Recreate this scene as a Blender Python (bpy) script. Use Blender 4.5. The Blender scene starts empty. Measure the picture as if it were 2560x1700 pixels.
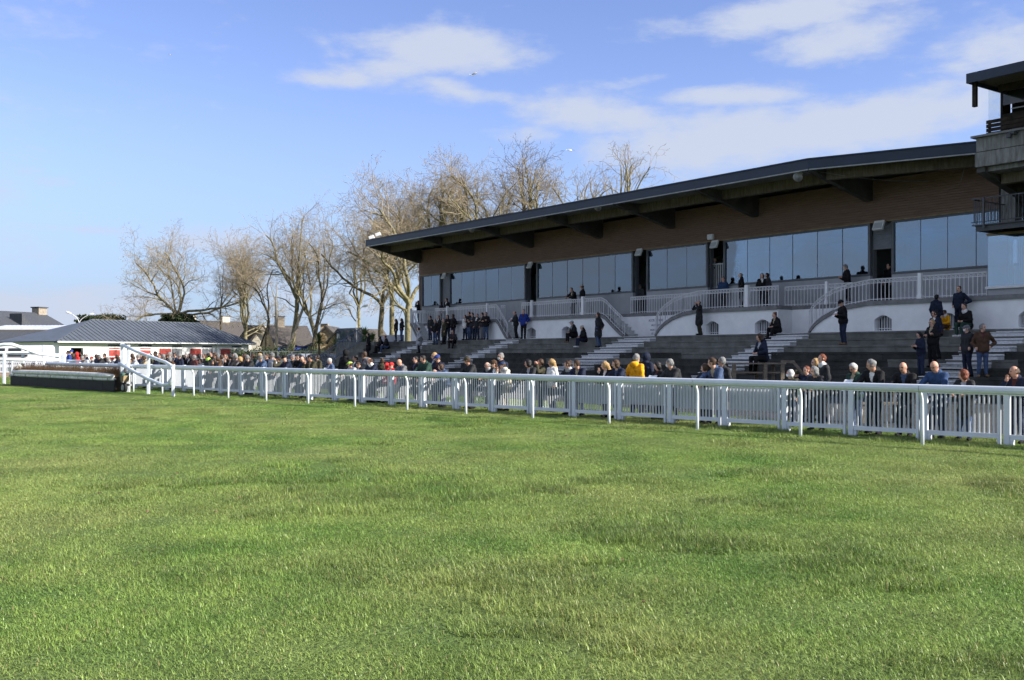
import bpy, math, random
import numpy as np
from math import radians, sin, cos, pi, sqrt, atan2

rnd = random.Random(7)
SC = bpy.context.scene
COL = SC.collection

# ------------------------------------------------------------------ camera
F, CX, HY, CAMZ = 2600.0, 1280.0, 888.0, 1.65      # focal length and horizon in pixels of a 2560x1700 frame
cam_d = bpy.data.cameras.new('camera')
cam = bpy.data.objects.new('camera', cam_d)
COL.objects.link(cam)
cam.location = (0, 0, CAMZ)
cam.rotation_euler = (radians(90), 0, 0)
cam_d.sensor_width = 36.0
cam_d.lens = 36.0 * F / 2560.0
cam_d.shift_y = (HY - 850.0) / 2560.0
cam_d.clip_start = 0.1
cam_d.clip_end = 4000
SC.camera = cam

# ------------------------------------------------------------------ sun and sky
SUN_EL = radians(29)
SUN_DIR = (0.935, -0.355)                         # horizontal direction towards the sun
sun_az = atan2(SUN_DIR[0], SUN_DIR[1])           # clockwise from +Y
sd = bpy.data.lights.new('sun', 'SUN')
sd.energy = 5.0
sd.angle = radians(0.53)
sd.color = (1.0, 0.94, 0.84)
sun = bpy.data.objects.new('sun', sd)
COL.objects.link(sun)
sun.rotation_euler = (radians(90) - SUN_EL, 0, -sun_az + pi)
_n = sqrt(SUN_DIR[0] ** 2 + SUN_DIR[1] ** 2)
S3 = np.array([SUN_DIR[0] / _n * cos(SUN_EL), SUN_DIR[1] / _n * cos(SUN_EL), sin(SUN_EL)])
from mathutils import Vector, Matrix
sun.rotation_euler = Vector(S3).to_track_quat('Z', 'Y').to_euler()

W = bpy.data.worlds.new('World')
SC.world = W
W.use_nodes = True
nt = W.node_tree
N, L = nt.nodes, nt.links
for n_ in list(N):
    N.remove(n_)


def nd(nodes, typ, **kw):
    n = nodes.new(typ)
    for k, v in kw.items():
        setattr(n, k, v)
    return n


def mth(nodes, links, op, a, b=None, c=None, clamp=False):
    m = nodes.new('ShaderNodeMath')
    m.operation = op
    m.use_clamp = clamp
    for i, v in enumerate((a, b, c)):
        if v is None:
            continue
        if isinstance(v, (int, float)):
            m.inputs[i].default_value = v
        else:
            links.new(v, m.inputs[i])
    return m.outputs[0]


sky = nd(N, 'ShaderNodeTexSky', sky_type='NISHITA')
sky.sun_disc = False
sky.sun_elevation = SUN_EL
sky.sun_rotation = sun_az
sky.altitude = 0
sky.air_density = 1.0
sky.dust_density = 0.0
sky.ozone_density = 3.0
tc = nd(N, 'ShaderNodeTexCoord')
sep = nd(N, 'ShaderNodeSeparateXYZ')
L.new(tc.outputs['Generated'], sep.inputs[0])
AZ = mth(N, L, 'ARCTAN2', sep.outputs[0], sep.outputs[1])
EL = mth(N, L, 'ARCSINE', sep.outputs[2])
# wind-stretched noise over azimuth and elevation breaks up the cloud outlines
cmb = nd(N, 'ShaderNodeCombineXYZ')
L.new(mth(N, L, 'MULTIPLY', AZ, 7.0), cmb.inputs[0])
L.new(mth(N, L, 'MULTIPLY', EL, 17.0), cmb.inputs[1])
noi = nd(N, 'ShaderNodeTexNoise')
noi.inputs['Scale'].default_value = 1.35
noi.inputs['Detail'].default_value = 5
noi.inputs['Roughness'].default_value = 0.58
noi.inputs['Distortion'].default_value = 0.35
L.new(cmb.outputs[0], noi.inputs['Vector'])
noi2 = nd(N, 'ShaderNodeTexNoise')
noi2.inputs['Scale'].default_value = 4.5
noi2.inputs['Detail'].default_value = 5
noi2.inputs['Roughness'].default_value = 0.6
L.new(cmb.outputs[0], noi2.inputs['Vector'])


def blob(px, py, rx, ry, tilt=0.0, w=1.0):
    """soft patch of cloud cover, centred on a direction of the sky"""
    a0 = math.atan((px - CX) / F)
    e0 = math.atan((HY - py) / F * cos(a0))
    da = mth(N, L, 'SUBTRACT', AZ, a0)
    de = mth(N, L, 'SUBTRACT', EL, e0)
    ct, st = cos(tilt), sin(tilt)
    u = mth(N, L, 'ADD', mth(N, L, 'MULTIPLY', da, ct), mth(N, L, 'MULTIPLY', de, st))
    v = mth(N, L, 'ADD', mth(N, L, 'MULTIPLY', de, ct), mth(N, L, 'MULTIPLY', da, -st))
    u = mth(N, L, 'DIVIDE', u, rx / F)
    v = mth(N, L, 'DIVIDE', v, ry / F)
    d2 = mth(N, L, 'ADD', mth(N, L, 'MULTIPLY', u, u), mth(N, L, 'MULTIPLY', v, v))
    g = mth(N, L, 'POWER', 2.71828, mth(N, L, 'MULTIPLY', d2, -1.0))
    return mth(N, L, 'MULTIPLY', g, w)


blobs = [blob(1095, 125, 250, 62, -0.05, 1.05), blob(850, 196, 150, 27, 0.08, .85), blob(980, 165, 190, 45, 0.16, .8),
         blob(1190, 235, 230, 36, -0.17, .85), blob(1480, 290, 300, 52, -0.16, 1.0), blob(1800, 350, 380, 92, 0.0, 1.05),
         blob(2120, 310, 420, 76, 0.13, 1.05), blob(1840, 240, 240, 34, -0.03, .85), blob(2420, 265, 220, 60, 0.2, .9), blob(1330, 330, 160, 30, -.1, .55),
         blob(1960, 35, 330, 52, 0.05, .95), blob(2120, 90, 190, 56, 0.1, .95), blob(2500, 110, 170, 80, 0.2, .85), blob(1600, 200, 120, 18, .1, .5),
         blob(550, 600, 230, 42, 0.02, .72), blob(200, 572, 200, 15, 0.0, .55), blob(60, 765, 480, 60, 0, .85),
         blob(272, 775, 40, 28, 0, .8), blob(900, 740, 600, 80, 0, .5)]
cover = blobs[0]
for b_ in blobs[1:]:
    cover = mth(N, L, 'MAXIMUM', cover, b_)
# unseen cloud outside the view, added to brighten the shaded walls
rest = mth(N, L, 'MULTIPLY', mth(N, L, 'SUBTRACT', 1.0, mth(N, L, 'POWER', 2.71828, mth(N, L, 'MULTIPLY', mth(N, L, 'MULTIPLY', mth(N, L, 'DIVIDE', AZ, 0.62), mth(N, L, 'DIVIDE', AZ, 0.62)), -1.0))), 0.68)
cover = mth(N, L, 'MAXIMUM', cover, rest)
dens = mth(N, L, 'ADD', mth(N, L, 'MULTIPLY', cover, 0.86), mth(N, L, 'MULTIPLY', mth(N, L, 'SUBTRACT', noi.outputs[0], 0.5), 1.15))
dens = mth(N, L, 'ADD', dens, mth(N, L, 'MULTIPLY', mth(N, L, 'SUBTRACT', noi2.outputs[0], 0.5), 0.62))
mr = nd(N, 'ShaderNodeMapRange', interpolation_type='SMOOTHSTEP')
mr.inputs['From Min'].default_value = 0.17
mr.inputs['From Max'].default_value = 0.78
mr.inputs['To Max'].default_value = 0.92
L.new(dens, mr.inputs['Value'])
# small wisps only above the horizon
up = nd(N, 'ShaderNodeMapRange')
up.inputs['From Min'].default_value = 0.0
up.inputs['From Max'].default_value = 0.03
L.new(EL, up.inputs['Value'])
cmask = mth(N, L, 'MULTIPLY', mr.outputs[0], up.outputs[0])
tint = nd(N, 'ShaderNodeMix', data_type='RGBA', blend_type='MULTIPLY')
tint.inputs['Factor'].default_value = 1.0
L.new(sky.outputs[0], tint.inputs['A'])
tint.inputs['B'].default_value = (0.735, 0.655, 0.80, 1)
hz = nd(N, 'ShaderNodeMapRange', interpolation_type='SMOOTHSTEP')
hz.inputs['From Min'].default_value = 0.26
hz.inputs['From Max'].default_value = 0.0
hz.inputs['To Max'].default_value = 0.88
L.new(EL, hz.inputs['Value'])
hzm = nd(N, 'ShaderNodeMix', data_type='RGBA')
L.new(hz.outputs[0], hzm.inputs['Factor'])
L.new(tint.outputs['Result'], hzm.inputs['A'])
hzm.inputs['B'].default_value = (1.36, 2.02, 2.92, 1)
cmx = nd(N, 'ShaderNodeMix', data_type='RGBA')
L.new(cmask, cmx.inputs['Factor'])
L.new(hzm.outputs['Result'], cmx.inputs['A'])
cmx.inputs['B'].default_value = (2.42, 2.66, 3.25, 1)
bg = nd(N, 'ShaderNodeBackground')
bg.inputs['Strength'].default_value = 0.13
L.new(cmx.outputs['Result'], bg.inputs['Color'])
wo = nd(N, 'ShaderNodeOutputWorld')
L.new(bg.outputs[0], wo.inputs['Surface'])

SC.view_settings.view_transform = 'Standard'
SC.view_settings.look = 'None'
SC.view_settings.exposure = 1.0
SC.view_settings.gamma = 1.0
SC.view_settings.use_curve_mapping = False
SC.render.engine = 'CYCLES'
SC.cycles.max_bounces = 5
SC.cycles.diffuse_bounces = 3
SC.cycles.glossy_bounces = 2
SC.cycles.use_adaptive_sampling = True
SC.cycles.adaptive_threshold = 0.02
SC.cycles.adaptive_min_samples = 12
W.cycles.sampling_method = 'MANUAL'
W.cycles.sample_map_resolution = 256
SC.cycles.transparent_max_bounces = 12
SC.cycles.use_denoising = True

# ------------------------------------------------------------------ helpers


def ground_z(y):
    """the turf rises very gently away from the camera"""
    return 0.0076 * (min(max(y, -40.0), 60.0) - 15.0)


def px(x, Y):
    return (x - CX) / F * Y


def pz(y, Y):
    return CAMZ + (HY - y) / F * Y


_mats = {}


def mat(name, col, rough=0.7, var=0.12, scale=6.0, bump=0.0, bscale=40.0, spec=0.3, metal=0.0, col2=None, detail=3, coords='Object', stretch=None, coat=0.0):
    """procedural surface: base colour broken by two octaves of noise, roughness variation and fine relief"""
    if name in _mats:
        return _mats[name]
    m = bpy.data.materials.new(name)
    m.use_nodes = True
    t = m.node_tree
    n, l = t.nodes, t.links
    b = n['Principled BSDF']
    c = n.new('ShaderNodeTexCoord')
    src = c.outputs[coords]
    if stretch:
        mp = n.new('ShaderNodeMapping')
        mp.inputs['Scale'].default_value = stretch
        l.new(src, mp.inputs['Vector'])
        src = mp.outputs[0]
    no = n.new('ShaderNodeTexNoise')
    no.inputs['Scale'].default_value = scale
    no.inputs['Detail'].default_value = detail
    no.inputs['Roughness'].default_value = 0.6
    l.new(src, no.inputs['Vector'])
    mix = n.new('ShaderNodeMix')
    mix.data_type = 'RGBA'
    if col2 is None:
        lo = tuple(max(0, x * (1 - var * 1.6)) for x in col[:3]) + (1,)
        hi = tuple(min(1, x * (1 + var * 1.2)) for x in col[:3]) + (1,)
    else:
        lo, hi = tuple(col[:3]) + (1,), tuple(col2[:3]) + (1,)
    mix.inputs['A'].default_value = lo
    mix.inputs['B'].default_value = hi
    rmp = n.new('ShaderNodeMapRange')
    rmp.inputs['From Min'].default_value = 0.3
    rmp.inputs['From Max'].default_value = 0.7
    l.new(no.outputs[0], rmp.inputs['Value'])
    l.new(rmp.outputs[0], mix.inputs['Factor'])
    l.new(mix.outputs['Result'], b.inputs['Base Color'])
    b.inputs['Roughness'].default_value = rough
    b.inputs['Specular IOR Level'].default_value = spec
    b.inputs['Metallic'].default_value = metal
    b.inputs['Coat Weight'].default_value = coat
    if bump:
        n2 = n.new('ShaderNodeTexNoise')
        n2.inputs['Scale'].default_value = bscale
        n2.inputs['Detail'].default_value = 2
        l.new(src, n2.inputs['Vector'])
        bp = n.new('ShaderNodeBump')
        bp.inputs['Strength'].default_value = bump
        bp.inputs['Distance'].default_value = 0.02
        l.new(n2.outputs[0], bp.inputs['Height'])
        l.new(bp.outputs[0], b.inputs['Normal'])
    _mats[name] = m
    return m


class MB:
    """collects boxes, tubes and prisms and links them as one mesh object"""

    def __init__(self, xf=None):
        self.v, self.f, self.m, self.xf = [], [], [], xf

    def add(self, vs, fs, mi=0):
        o = len(self.v)
        if self.xf:
            vs = [self.xf(*p) for p in vs]
        self.v.extend(tuple(p) for p in vs)
        for f in fs:
            self.f.append(tuple(i + o for i in f))
            self.m.append(mi)

    def box(self, x0, x1, y0, y1, z0, z1, mi=0):
        self.add([(x0, y0, z0), (x1, y0, z0), (x1, y1, z0), (x0, y1, z0), (x0, y0, z1), (x1, y0, z1), (x1, y1, z1), (x0, y1, z1)],
                 [(0, 3, 2, 1), (4, 5, 6, 7), (0, 1, 5, 4), (1, 2, 6, 5), (2, 3, 7, 6), (3, 0, 4, 7)], mi)

    def hexa(self, p, mi=0):
        self.add(p, [(0, 3, 2, 1), (4, 5, 6, 7), (0, 1, 5, 4), (1, 2, 6, 5), (2, 3, 7, 6), (3, 0, 4, 7)], mi)

    def bar(self, a, b, w, h, up=(0, 0, 1), mi=0):
        a, b, up = np.array(a, float), np.array(b, float), np.array(up, float)
        d = b - a
        d /= np.linalg.norm(d) + 1e-9
        s = np.cross(d, up)
        if np.linalg.norm(s) < 1e-4:
            s = np.cross(d, (1, 0, 0))
        s /= np.linalg.norm(s)
        u = np.cross(s, d)
        s, u = s * w / 2, u * h / 2
        self.add([a - s - u, a + s - u, a + s + u, a - s + u, b - s - u, b + s - u, b + s + u, b - s + u],
                 [(0, 3, 2, 1), (4, 5, 6, 7), (0, 1, 5, 4), (1, 2, 6, 5), (2, 3, 7, 6), (3, 0, 4, 7)], mi)

    def tube(self, pts, r, sides=8, mi=0, caps=True):
        pts = [np.array(p, float) for p in pts]
        k = len(pts)
        rs = r if isinstance(r, (list, tuple)) else [r] * k
        o = []
        ref = None
        for i, p in enumerate(pts):
            d = pts[min(i + 1, k - 1)] - pts[max(i - 1, 0)]
            d /= np.linalg.norm(d) + 1e-9
            if ref is None:
                ref = np.cross(d, (0, 0, 1))
                if np.linalg.norm(ref) < 1e-3:
                    ref = np.cross(d, (1, 0, 0))
            s = ref - d * np.dot(ref, d)
            s /= np.linalg.norm(s) + 1e-9
            ref = s
            u = np.cross(d, s)
            for j in range(sides):
                t = 2 * pi * j / sides
                o.append(p + (s * cos(t) + u * sin(t)) * rs[i])
        fs = []
        for i in range(k - 1):
            for j in range(sides):
                a, b = i * sides + j, i * sides + (j + 1) % sides
                fs.append((a, b, b + sides, a + sides))
        if caps:
            fs.append(tuple(range(sides - 1, -1, -1)))
            fs.append(tuple(range((k - 1) * sides, k * sides)))
        self.add(o, fs, mi)

    def prism(self, poly, a, b, axis=1, mi=0):
        """poly: 2-D outline in the two other axes, extruded from a to b along axis"""
        k = len(poly)

        def pt(q, t):
            if axis == 1:
                return (q[0], t, q[1])
            if axis == 0:
                return (t, q[0], q[1])
            return (q[0], q[1], t)
        vs = [pt(q, a) for q in poly] + [pt(q, b) for q in poly]
        fs = [tuple(range(k - 1, -1, -1)), tuple(range(k, 2 * k))]
        for i in range(k):
            j = (i + 1) % k
            fs.append((i, j, j + k, i + k))
        self.add(vs, fs, mi)

    def mesh(self, name, mats, smooth=False, fix=True):
        me = bpy.data.meshes.new(name)
        me.from_pydata(self.v, [], self.f)
        for m in (mats if isinstance(mats, (list, tuple)) else [mats]):
            me.materials.append(m)
        if any(self.m):
            me.polygons.foreach_set('material_index', self.m)
        if fix:
            import bmesh
            bm = bmesh.new()
            bm.from_mesh(me)
            bmesh.ops.recalc_face_normals(bm, faces=bm.faces[:])
            bm.to_mesh(me)
            bm.free()
        if smooth:
            me.polygons.foreach_set('use_smooth', [True] * len(me.polygons))
        me.update()
        return me

    def build(self, name, mats, parent=None, smooth=False, bevel=0.0, fix=True):
        me = self.mesh(name, mats, smooth, fix)
        o = link(name, me, parent)
        if bevel:
            md = o.modifiers.new('bevel', 'BEVEL')
            md.width = bevel
            md.segments = 2
            md.limit_method = 'ANGLE'
        return o


def link(name, data, parent=None):
    o = bpy.data.objects.new(name, data)
    COL.objects.link(o)
    if parent is not None:
        o.parent = parent
    return o


def tag(o, label=None, cat=None, group=None, kind=None):
    if label:
        o['label'] = label
    if cat:
        o['category'] = cat
    if group:
        o['group'] = group
    if kind:
        o['kind'] = kind
    return o


def thing(name, label, cat, group=None, loc=(0, 0, 0), rz=0.0):
    o = bpy.data.objects.new(name, None)
    o.empty_display_size = 0.2
    COL.objects.link(o)
    o.location = loc
    o.rotation_euler = (0, 0, rz)
    return tag(o, label, cat, group)


# ------------------------------------------------------------------ common materials
M = {}
M['pvc'] = mat('white_plastic', (0.58, 0.63, 0.70), 0.38, 0.03, 2.0, 0.03, 30, 0.45, col2=(0.68, 0.72, 0.78))
M['pvc_old'] = mat('weathered_white_plastic', (0.50, 0.52, 0.48), 0.5, 0.3, 5.0, 0.1, 20, 0.4, col2=(0.80, 0.80, 0.77))
M['white_wall'] = mat('white_painted_render', (0.74, 0.75, 0.76), 0.85, 0.05, 1.3, 0.25, 26, 0.2, col2=(0.86, 0.87, 0.87))
M['grey_wall'] = mat('grey_painted_render', (0.36, 0.37, 0.39), 0.85, 0.08, 1.1, 0.15, 26, 0.2)
M['coping'] = mat('grey_coping', (0.20, 0.20, 0.20), 0.85, 0.15, 3.0, 0.25, 20, 0.2)
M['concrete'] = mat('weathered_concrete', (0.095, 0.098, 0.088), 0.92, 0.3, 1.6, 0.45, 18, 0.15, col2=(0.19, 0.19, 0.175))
M['concrete_dark'] = mat('dark_concrete', (0.028, 0.029, 0.026), 0.95, 0.3, 1.4, 0.45, 18, 0.12, col2=(0.066, 0.066, 0.060))
M['concrete_band'] = mat('streaked_concrete', (0.12, 0.12, 0.115), 0.9, 0.3, 3.0, 0.3, 14, 0.15, col2=(0.27, 0.27, 0.265), stretch=(2.5, 2.5, 0.5))
M['stair_white'] = mat('worn_white_paint', (0.42, 0.43, 0.43), 0.85, 0.3, 13.0, 0.3, 28, 0.2, col2=(0.68, 0.69, 0.69))
M['iron_white'] = mat('white_painted_iron', (0.66, 0.66, 0.68), 0.5, 0.06, 5.0, 0.05, 30, 0.4)
M['fascia'] = mat('dark_blue_metal_fascia', (0.018, 0.030, 0.058), 0.45, 0.1, 0.8, 0.03, 20, 0.4)
M['beam'] = mat('brown_timber_beam', (0.085, 0.070, 0.050), 0.85, 0.3, 2.0, 0.2, 14, 0.2, col2=(0.16, 0.135, 0.10), stretch=(6, 6, 1))
M['bracket'] = mat('dark_steel_bracket', (0.075, 0.070, 0.064), 0.8, 0.2, 1.6, 0.1, 14, 0.2)
M['soffit'] = mat('grey_profiled_sheet', (0.16, 0.16, 0.16), 0.7, 0.15, 1.2, 0.05, 20, 0.3)
M['clad'] = mat('brown_timber_cladding', (0.165, 0.108, 0.083), 0.8, 0.25, 1.6, 0.15, 10, 0.2, col2=(0.215, 0.140, 0.106), stretch=(1, 1, 7))
M['trimwood'] = mat('pale_timber_trim', (0.26, 0.19, 0.11), 0.7, 0.2, 3, 0.1, 20, 0.2)
M['frame'] = mat('grey_aluminium_frame', (0.10, 0.11, 0.125), 0.5, 0.06, 4, 0.02, 30, 0.4)
M['shutter'] = mat('grey_roller_shutter', (0.17, 0.18, 0.20), 0.55, 0.08, 4, 0.03, 30, 0.4)
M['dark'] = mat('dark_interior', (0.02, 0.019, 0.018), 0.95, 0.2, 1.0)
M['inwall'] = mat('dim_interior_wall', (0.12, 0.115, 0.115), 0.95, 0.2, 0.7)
M['steel_dark'] = mat('dark_painted_steel', (0.06, 0.065, 0.075), 0.5, 0.12, 4, 0.05, 30, 0.4)
M['steel_grey'] = mat('galvanised_steel', (0.32, 0.33, 0.34), 0.45, 0.12, 6, 0.03, 30, 0.5, metal=0.6)
M['lamp_white'] = mat('white_lamp_housing', (0.72, 0.72, 0.72), 0.4, 0.05, 6, 0.02, 30, 0.4)
M['lamp_lens'] = mat('lamp_lens', (0.5, 0.52, 0.54), 0.2, 0.05, 6, 0, 30, 0.6)
M['wood_old'] = mat('weathered_grey_timber', (0.10, 0.08, 0.06), 0.85, 0.3, 4, 0.3, 16, 0.2, col2=(0.22, 0.185, 0.145), stretch=(1, 1, 5))
M['wood_dark'] = mat('dark_stained_timber', (0.035, 0.026, 0.02), 0.8, 0.3, 4, 0.2, 16, 0.2)
M['slate'] = mat('slate_roof', (0.045, 0.05, 0.062), 0.7, 0.3, 5, 0.4, 22, 0.3, col2=(0.085, 0.09, 0.10))
M['slate_brown'] = mat('brown_slate_roof', (0.06, 0.055, 0.052), 0.75, 0.3, 5, 0.4, 22, 0.3, col2=(0.115, 0.10, 0.09))
M['zinc'] = mat('grey_standing_seam_metal', (0.090, 0.105, 0.130), 0.55, 0.08, 1.2, 0.03, 12, 0.4)
M['pale_sheet'] = mat('pale_metal_sheet', (0.50, 0.53, 0.60), 0.5, 0.12, 2, 0.03, 12, 0.4)
M['white_paint'] = mat('fresh_white_paint', (0.80, 0.80, 0.79), 0.8, 0.03, 1.2, 0.06, 20, 0.2)
M['red_paint'] = mat('red_paint', (0.36, 0.06, 0.05), 0.65, 0.1, 4, 0.05, 20, 0.3)
M['navy_paint'] = mat('navy_canvas', (0.03, 0.045, 0.10), 0.8, 0.1, 4, 0.05, 20, 0.2)
M['black_rubber'] = mat('black_rubber_sheet', (0.012, 0.012, 0.014), 0.6, 0.25, 3, 0.2, 10, 0.3)
M['chimney'] = mat('rough_stone_block', (0.20, 0.17, 0.14), 0.9, 0.3, 5, 0.4, 12, 0.15, col2=(0.36, 0.31, 0.25))
M['stone_tan'] = mat('tan_stone', (0.30, 0.22, 0.12), 0.9, 0.25, 8, 0.3, 20, 0.15, col2=(0.52, 0.40, 0.25))
M['cream'] = mat('cream_render', (0.66, 0.60, 0.50), 0.9, 0.08, 1.5, 0.1, 20, 0.15)
M['tyre'] = mat('tyre_rubber', (0.018, 0.018, 0.02), 0.8, 0.2, 6)
def add_translucent(m, w):
    t = m.node_tree
    n, l = t.nodes, t.links
    tr = n.new('ShaderNodeBsdfTranslucent')
    tr.inputs['Color'].default_value = (0.75, 0.76, 0.76, 1)
    mx = n.new('ShaderNodeMixShader')
    mx.inputs[0].default_value = w
    l.new(n['Principled BSDF'].outputs[0], mx.inputs[1])
    l.new(tr.outputs[0], mx.inputs[2])
    l.new(mx.outputs[0], n['Material Output'].inputs['Surface'])
    return m


M['pvc_thin'] = add_translucent(mat('thin_white_plastic', (0.56, 0.60, 0.66), 0.38, 0.03, 2.0, 0, 30, 0.45, col2=(0.64, 0.67, 0.72)), 0.22)
M['glass_dark'] = mat('dark_glass', (0.02, 0.025, 0.03), 0.08, 0.05, 3, 0, 10, 0.7)


def glass_mat(name, refl, tintc, ior=1.5):
    m = bpy.data.materials.new(name)
    m.use_nodes = True
    t = m.node_tree
    n, l = t.nodes, t.links
    for x in list(n):
        n.remove(x)
    out = n.new('ShaderNodeOutputMaterial')
    mx = n.new('ShaderNodeMixShader')
    gl = n.new('ShaderNodeBsdfGlossy')
    gl.inputs['Roughness'].default_value = 0.012
    gl.inputs['Color'].default_value = (0.68, 0.83, 0.97, 1)
    tr = n.new('ShaderNodeBsdfTransparent')
    tr.inputs['Color'].default_value = tintc
    fr = n.new('ShaderNodeFresnel')
    fr.inputs['IOR'].default_value = ior
    no = n.new('ShaderNodeTexNoise')
    no.inputs['Scale'].default_value = 0.8
    c = n.new('ShaderNodeTexCoord')
    l.new(c.outputs['Object'], no.inputs['Vector'])
    bp = n.new('ShaderNodeBump')
    bp.inputs['Strength'].default_value = 0.035
    bp.inputs['Distance'].default_value = 0.05
    l.new(no.outputs[0], bp.inputs['Height'])
    l.new(bp.outputs[0], gl.inputs['Normal'])
    a = n.new('ShaderNodeMath')
    a.operation = 'ADD'
    a.use_clamp = True
    l.new(fr.outputs[0], a.inputs[0])
    a.inputs[1].default_value = refl
    l.new(a.outputs[0], mx.inputs[0])
    l.new(tr.outputs[0], mx.inputs[1])
    l.new(gl.outputs[0], mx.inputs[2])
    l.new(mx.outputs[0], out.inputs['Surface'])
    return m


M['glass'] = glass_mat('tinted_window_glass', 0.15, (0.62, 0.72, 0.78, 1))
M['glass_screen'] = glass_mat('thin_clear_screen', 0.0, (0.90, 0.93, 0.95, 1), 1.06)
M['glass_bay'] = glass_mat('pale_bay_glass', 0.22, (0.80, 0.90, 0.95, 1))
M['glass_clear'] = glass_mat('clear_glass', 0.10, (0.86, 0.90, 0.92, 1))
# ------------------------------------------------------------------ grandstand frame of reference
PHI = math.atan((CX + 640.0) / F)
SP, CP = sin(PHI), cos(PHI)


def G(s, n, z):
    """s along the stand (growing towards the near end), n away from the track, z up"""
    return (SP * s + CP * n, -CP * s + SP * n, z)


def s_of(x, n):
    k = (x - CX) / F
    return n * (SP * k - CP) / (SP + CP * k)


def sn_of(X, Y):
    return (SP * X - CP * Y, CP * X + SP * Y)


# running rail: posts 2.445 m apart on a straight line; crowd fence behind it
RAIL0, RAILD = (7.42, 18.8), (-1.727, 1.73)
FEN0, FEND = (8.83, 18.8), (-0.694, 0.720)


def rail_pt(i):
    return (RAIL0[0] + RAILD[0] * i, RAIL0[1] + RAILD[1] * i)


def fence_pt(q, off=0.0):
    # off: metres behind the fence, away from the track
    return (FEN0[0] + FEND[0] * q + 0.72 * off, FEN0[1] + FEND[1] * q + 0.694 * off)


def fence_q(x, off=0.0):
    k = (x - CX) / F
    a0, b0 = FEN0[0] + 0.72 * off, FEN0[1] + 0.694 * off
    return (a0 - k * b0) / (k * FEND[1] - FEND[0])


# ------------------------------------------------------------------ ground
def turf_nodes(m, base_dark, base_mid, base_dry):
    t = m.node_tree
    n, l = t.nodes, t.links
    g = n.new('ShaderNodeNewGeometry')
    n1 = n.new('ShaderNodeTexNoise')
    n1.inputs['Scale'].default_value = 0.9
    n1.inputs['Detail'].default_value = 5
    n1.inputs['Roughness'].default_value = 0.62
    l.new(g.outputs['Position'], n1.inputs['Vector'])
    n2 = n.new('ShaderNodeTexNoise')
    n2.inputs['Scale'].default_value = 0.23
    n2.inputs['Detail'].default_value = 3
    l.new(g.outputs['Position'], n2.inputs['Vector'])
    r1 = n.new('ShaderNodeMapRange')
    r1.inputs['From Min'].default_value = 0.36
    r1.inputs['From Max'].default_value = 0.66
    l.new(n1.outputs[0], r1.inputs['Value'])
    r2 = n.new('ShaderNodeMapRange')
    r2.inputs['From Min'].default_value = 0.35
    r2.inputs['From Max'].default_value = 0.68
    r2.inputs['To Max'].default_value = 0.75
    l.new(n2.outputs[0], r2.inputs['Value'])
    m1 = n.new('ShaderNodeMix')
    m1.data_type = 'RGBA'
    m1.inputs['A'].default_value = base_dark + (1,)
    m1.inputs['B'].default_value = base_mid + (1,)
    l.new(r1.outputs[0], m1.inputs['Factor'])
    m2 = n.new('ShaderNodeMix')
    m2.data_type = 'RGBA'
    l.new(r2.outputs[0], m2.inputs['Factor'])
    l.new(m1.outputs['Result'], m2.inputs['A'])
    m2.inputs['B'].default_value = base_dry + (1,)
    n3 = n.new('ShaderNodeTexNoise')
    n3.inputs['Scale'].default_value = 1.7
    n3.inputs['Detail'].default_value = 4
    l.new(g.outputs['Position'], n3.inputs['Vector'])
    r3 = n.new('ShaderNodeMapRange')
    r3.inputs['From Min'].default_value = 0.66
    r3.inputs['From Max'].default_value = 0.76
    r3.inputs['To Max'].default_value = 0.48
    l.new(n3.outputs[0], r3.inputs['Value'])
    m3 = n.new('ShaderNodeMix')
    m3.data_type = 'RGBA'
    l.new(r3.outputs[0], m3.inputs['Factor'])
    l.new(m2.outputs['Result'], m3.inputs['A'])
    m3.inputs['B'].default_value = (base_dry[0] * 1.0, base_dry[1] * .78, base_dry[2] * .85, 1)
    return m3.outputs['Result']


tm = bpy.data.materials.new('turf_soil')
tm.use_nodes = True
c_ = turf_nodes(tm, (0.065, 0.125, 0.026), (0.110, 0.175, 0.040), (0.155, 0.180, 0.060))
b_ = tm.node_tree.nodes['Principled BSDF']
tm.node_tree.links.new(c_, b_.inputs['Base Color'])
b_.inputs['Roughness'].default_value = 0.9
b_.inputs['Specular IOR Level'].default_value = 0.15
nn = tm.node_tree.nodes.new('ShaderNodeTexNoise')
nn.inputs['Scale'].default_value = 22
nn.inputs['Detail'].default_value = 5
gg = tm.node_tree.nodes.new('ShaderNodeNewGeometry')
tm.node_tree.links.new(gg.outputs['Position'], nn.inputs['Vector'])
bb = tm.node_tree.nodes.new('ShaderNodeBump')
bb.inputs['Strength'].default_value = 0.9
bb.inputs['Distance'].default_value = 0.06
tm.node_tree.links.new(nn.outputs[0], bb.inputs['Height'])
tm.node_tree.links.new(bb.outputs[0], b_.inputs['Normal'])

mb = MB()
ys = [-300, -40] + list(np.linspace(-38, 60, 50)) + [120, 400, 3000]
for a, b in zip(ys[:-1], ys[1:]):
    mb.add([(-2500, a, ground_z(a)), (2500, a, ground_z(a)), (2500, b, ground_z(b)), (-2500, b, ground_z(b))], [(0, 1, 2, 3)])
tag(mb.build('ground', tm, fix=False), kind='structure')


def sheet(name, poly_fn, nu, nv, m, dz, kind='structure'):
    mb = MB()
    vs, fs = [], []
    for i in range(nu + 1):
        for j in range(nv + 1):
            x, y = poly_fn(i / nu, j / nv)
            vs.append((x, y, ground_z(y) + dz))
    for i in range(nu):
        for j in range(nv):
            a = i * (nv + 1) + j
            fs.append((a, a + nv + 1, a + nv + 2, a + 1))
    mb.add(vs, fs)
    return tag(mb.build(name, m), kind=kind)


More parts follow.
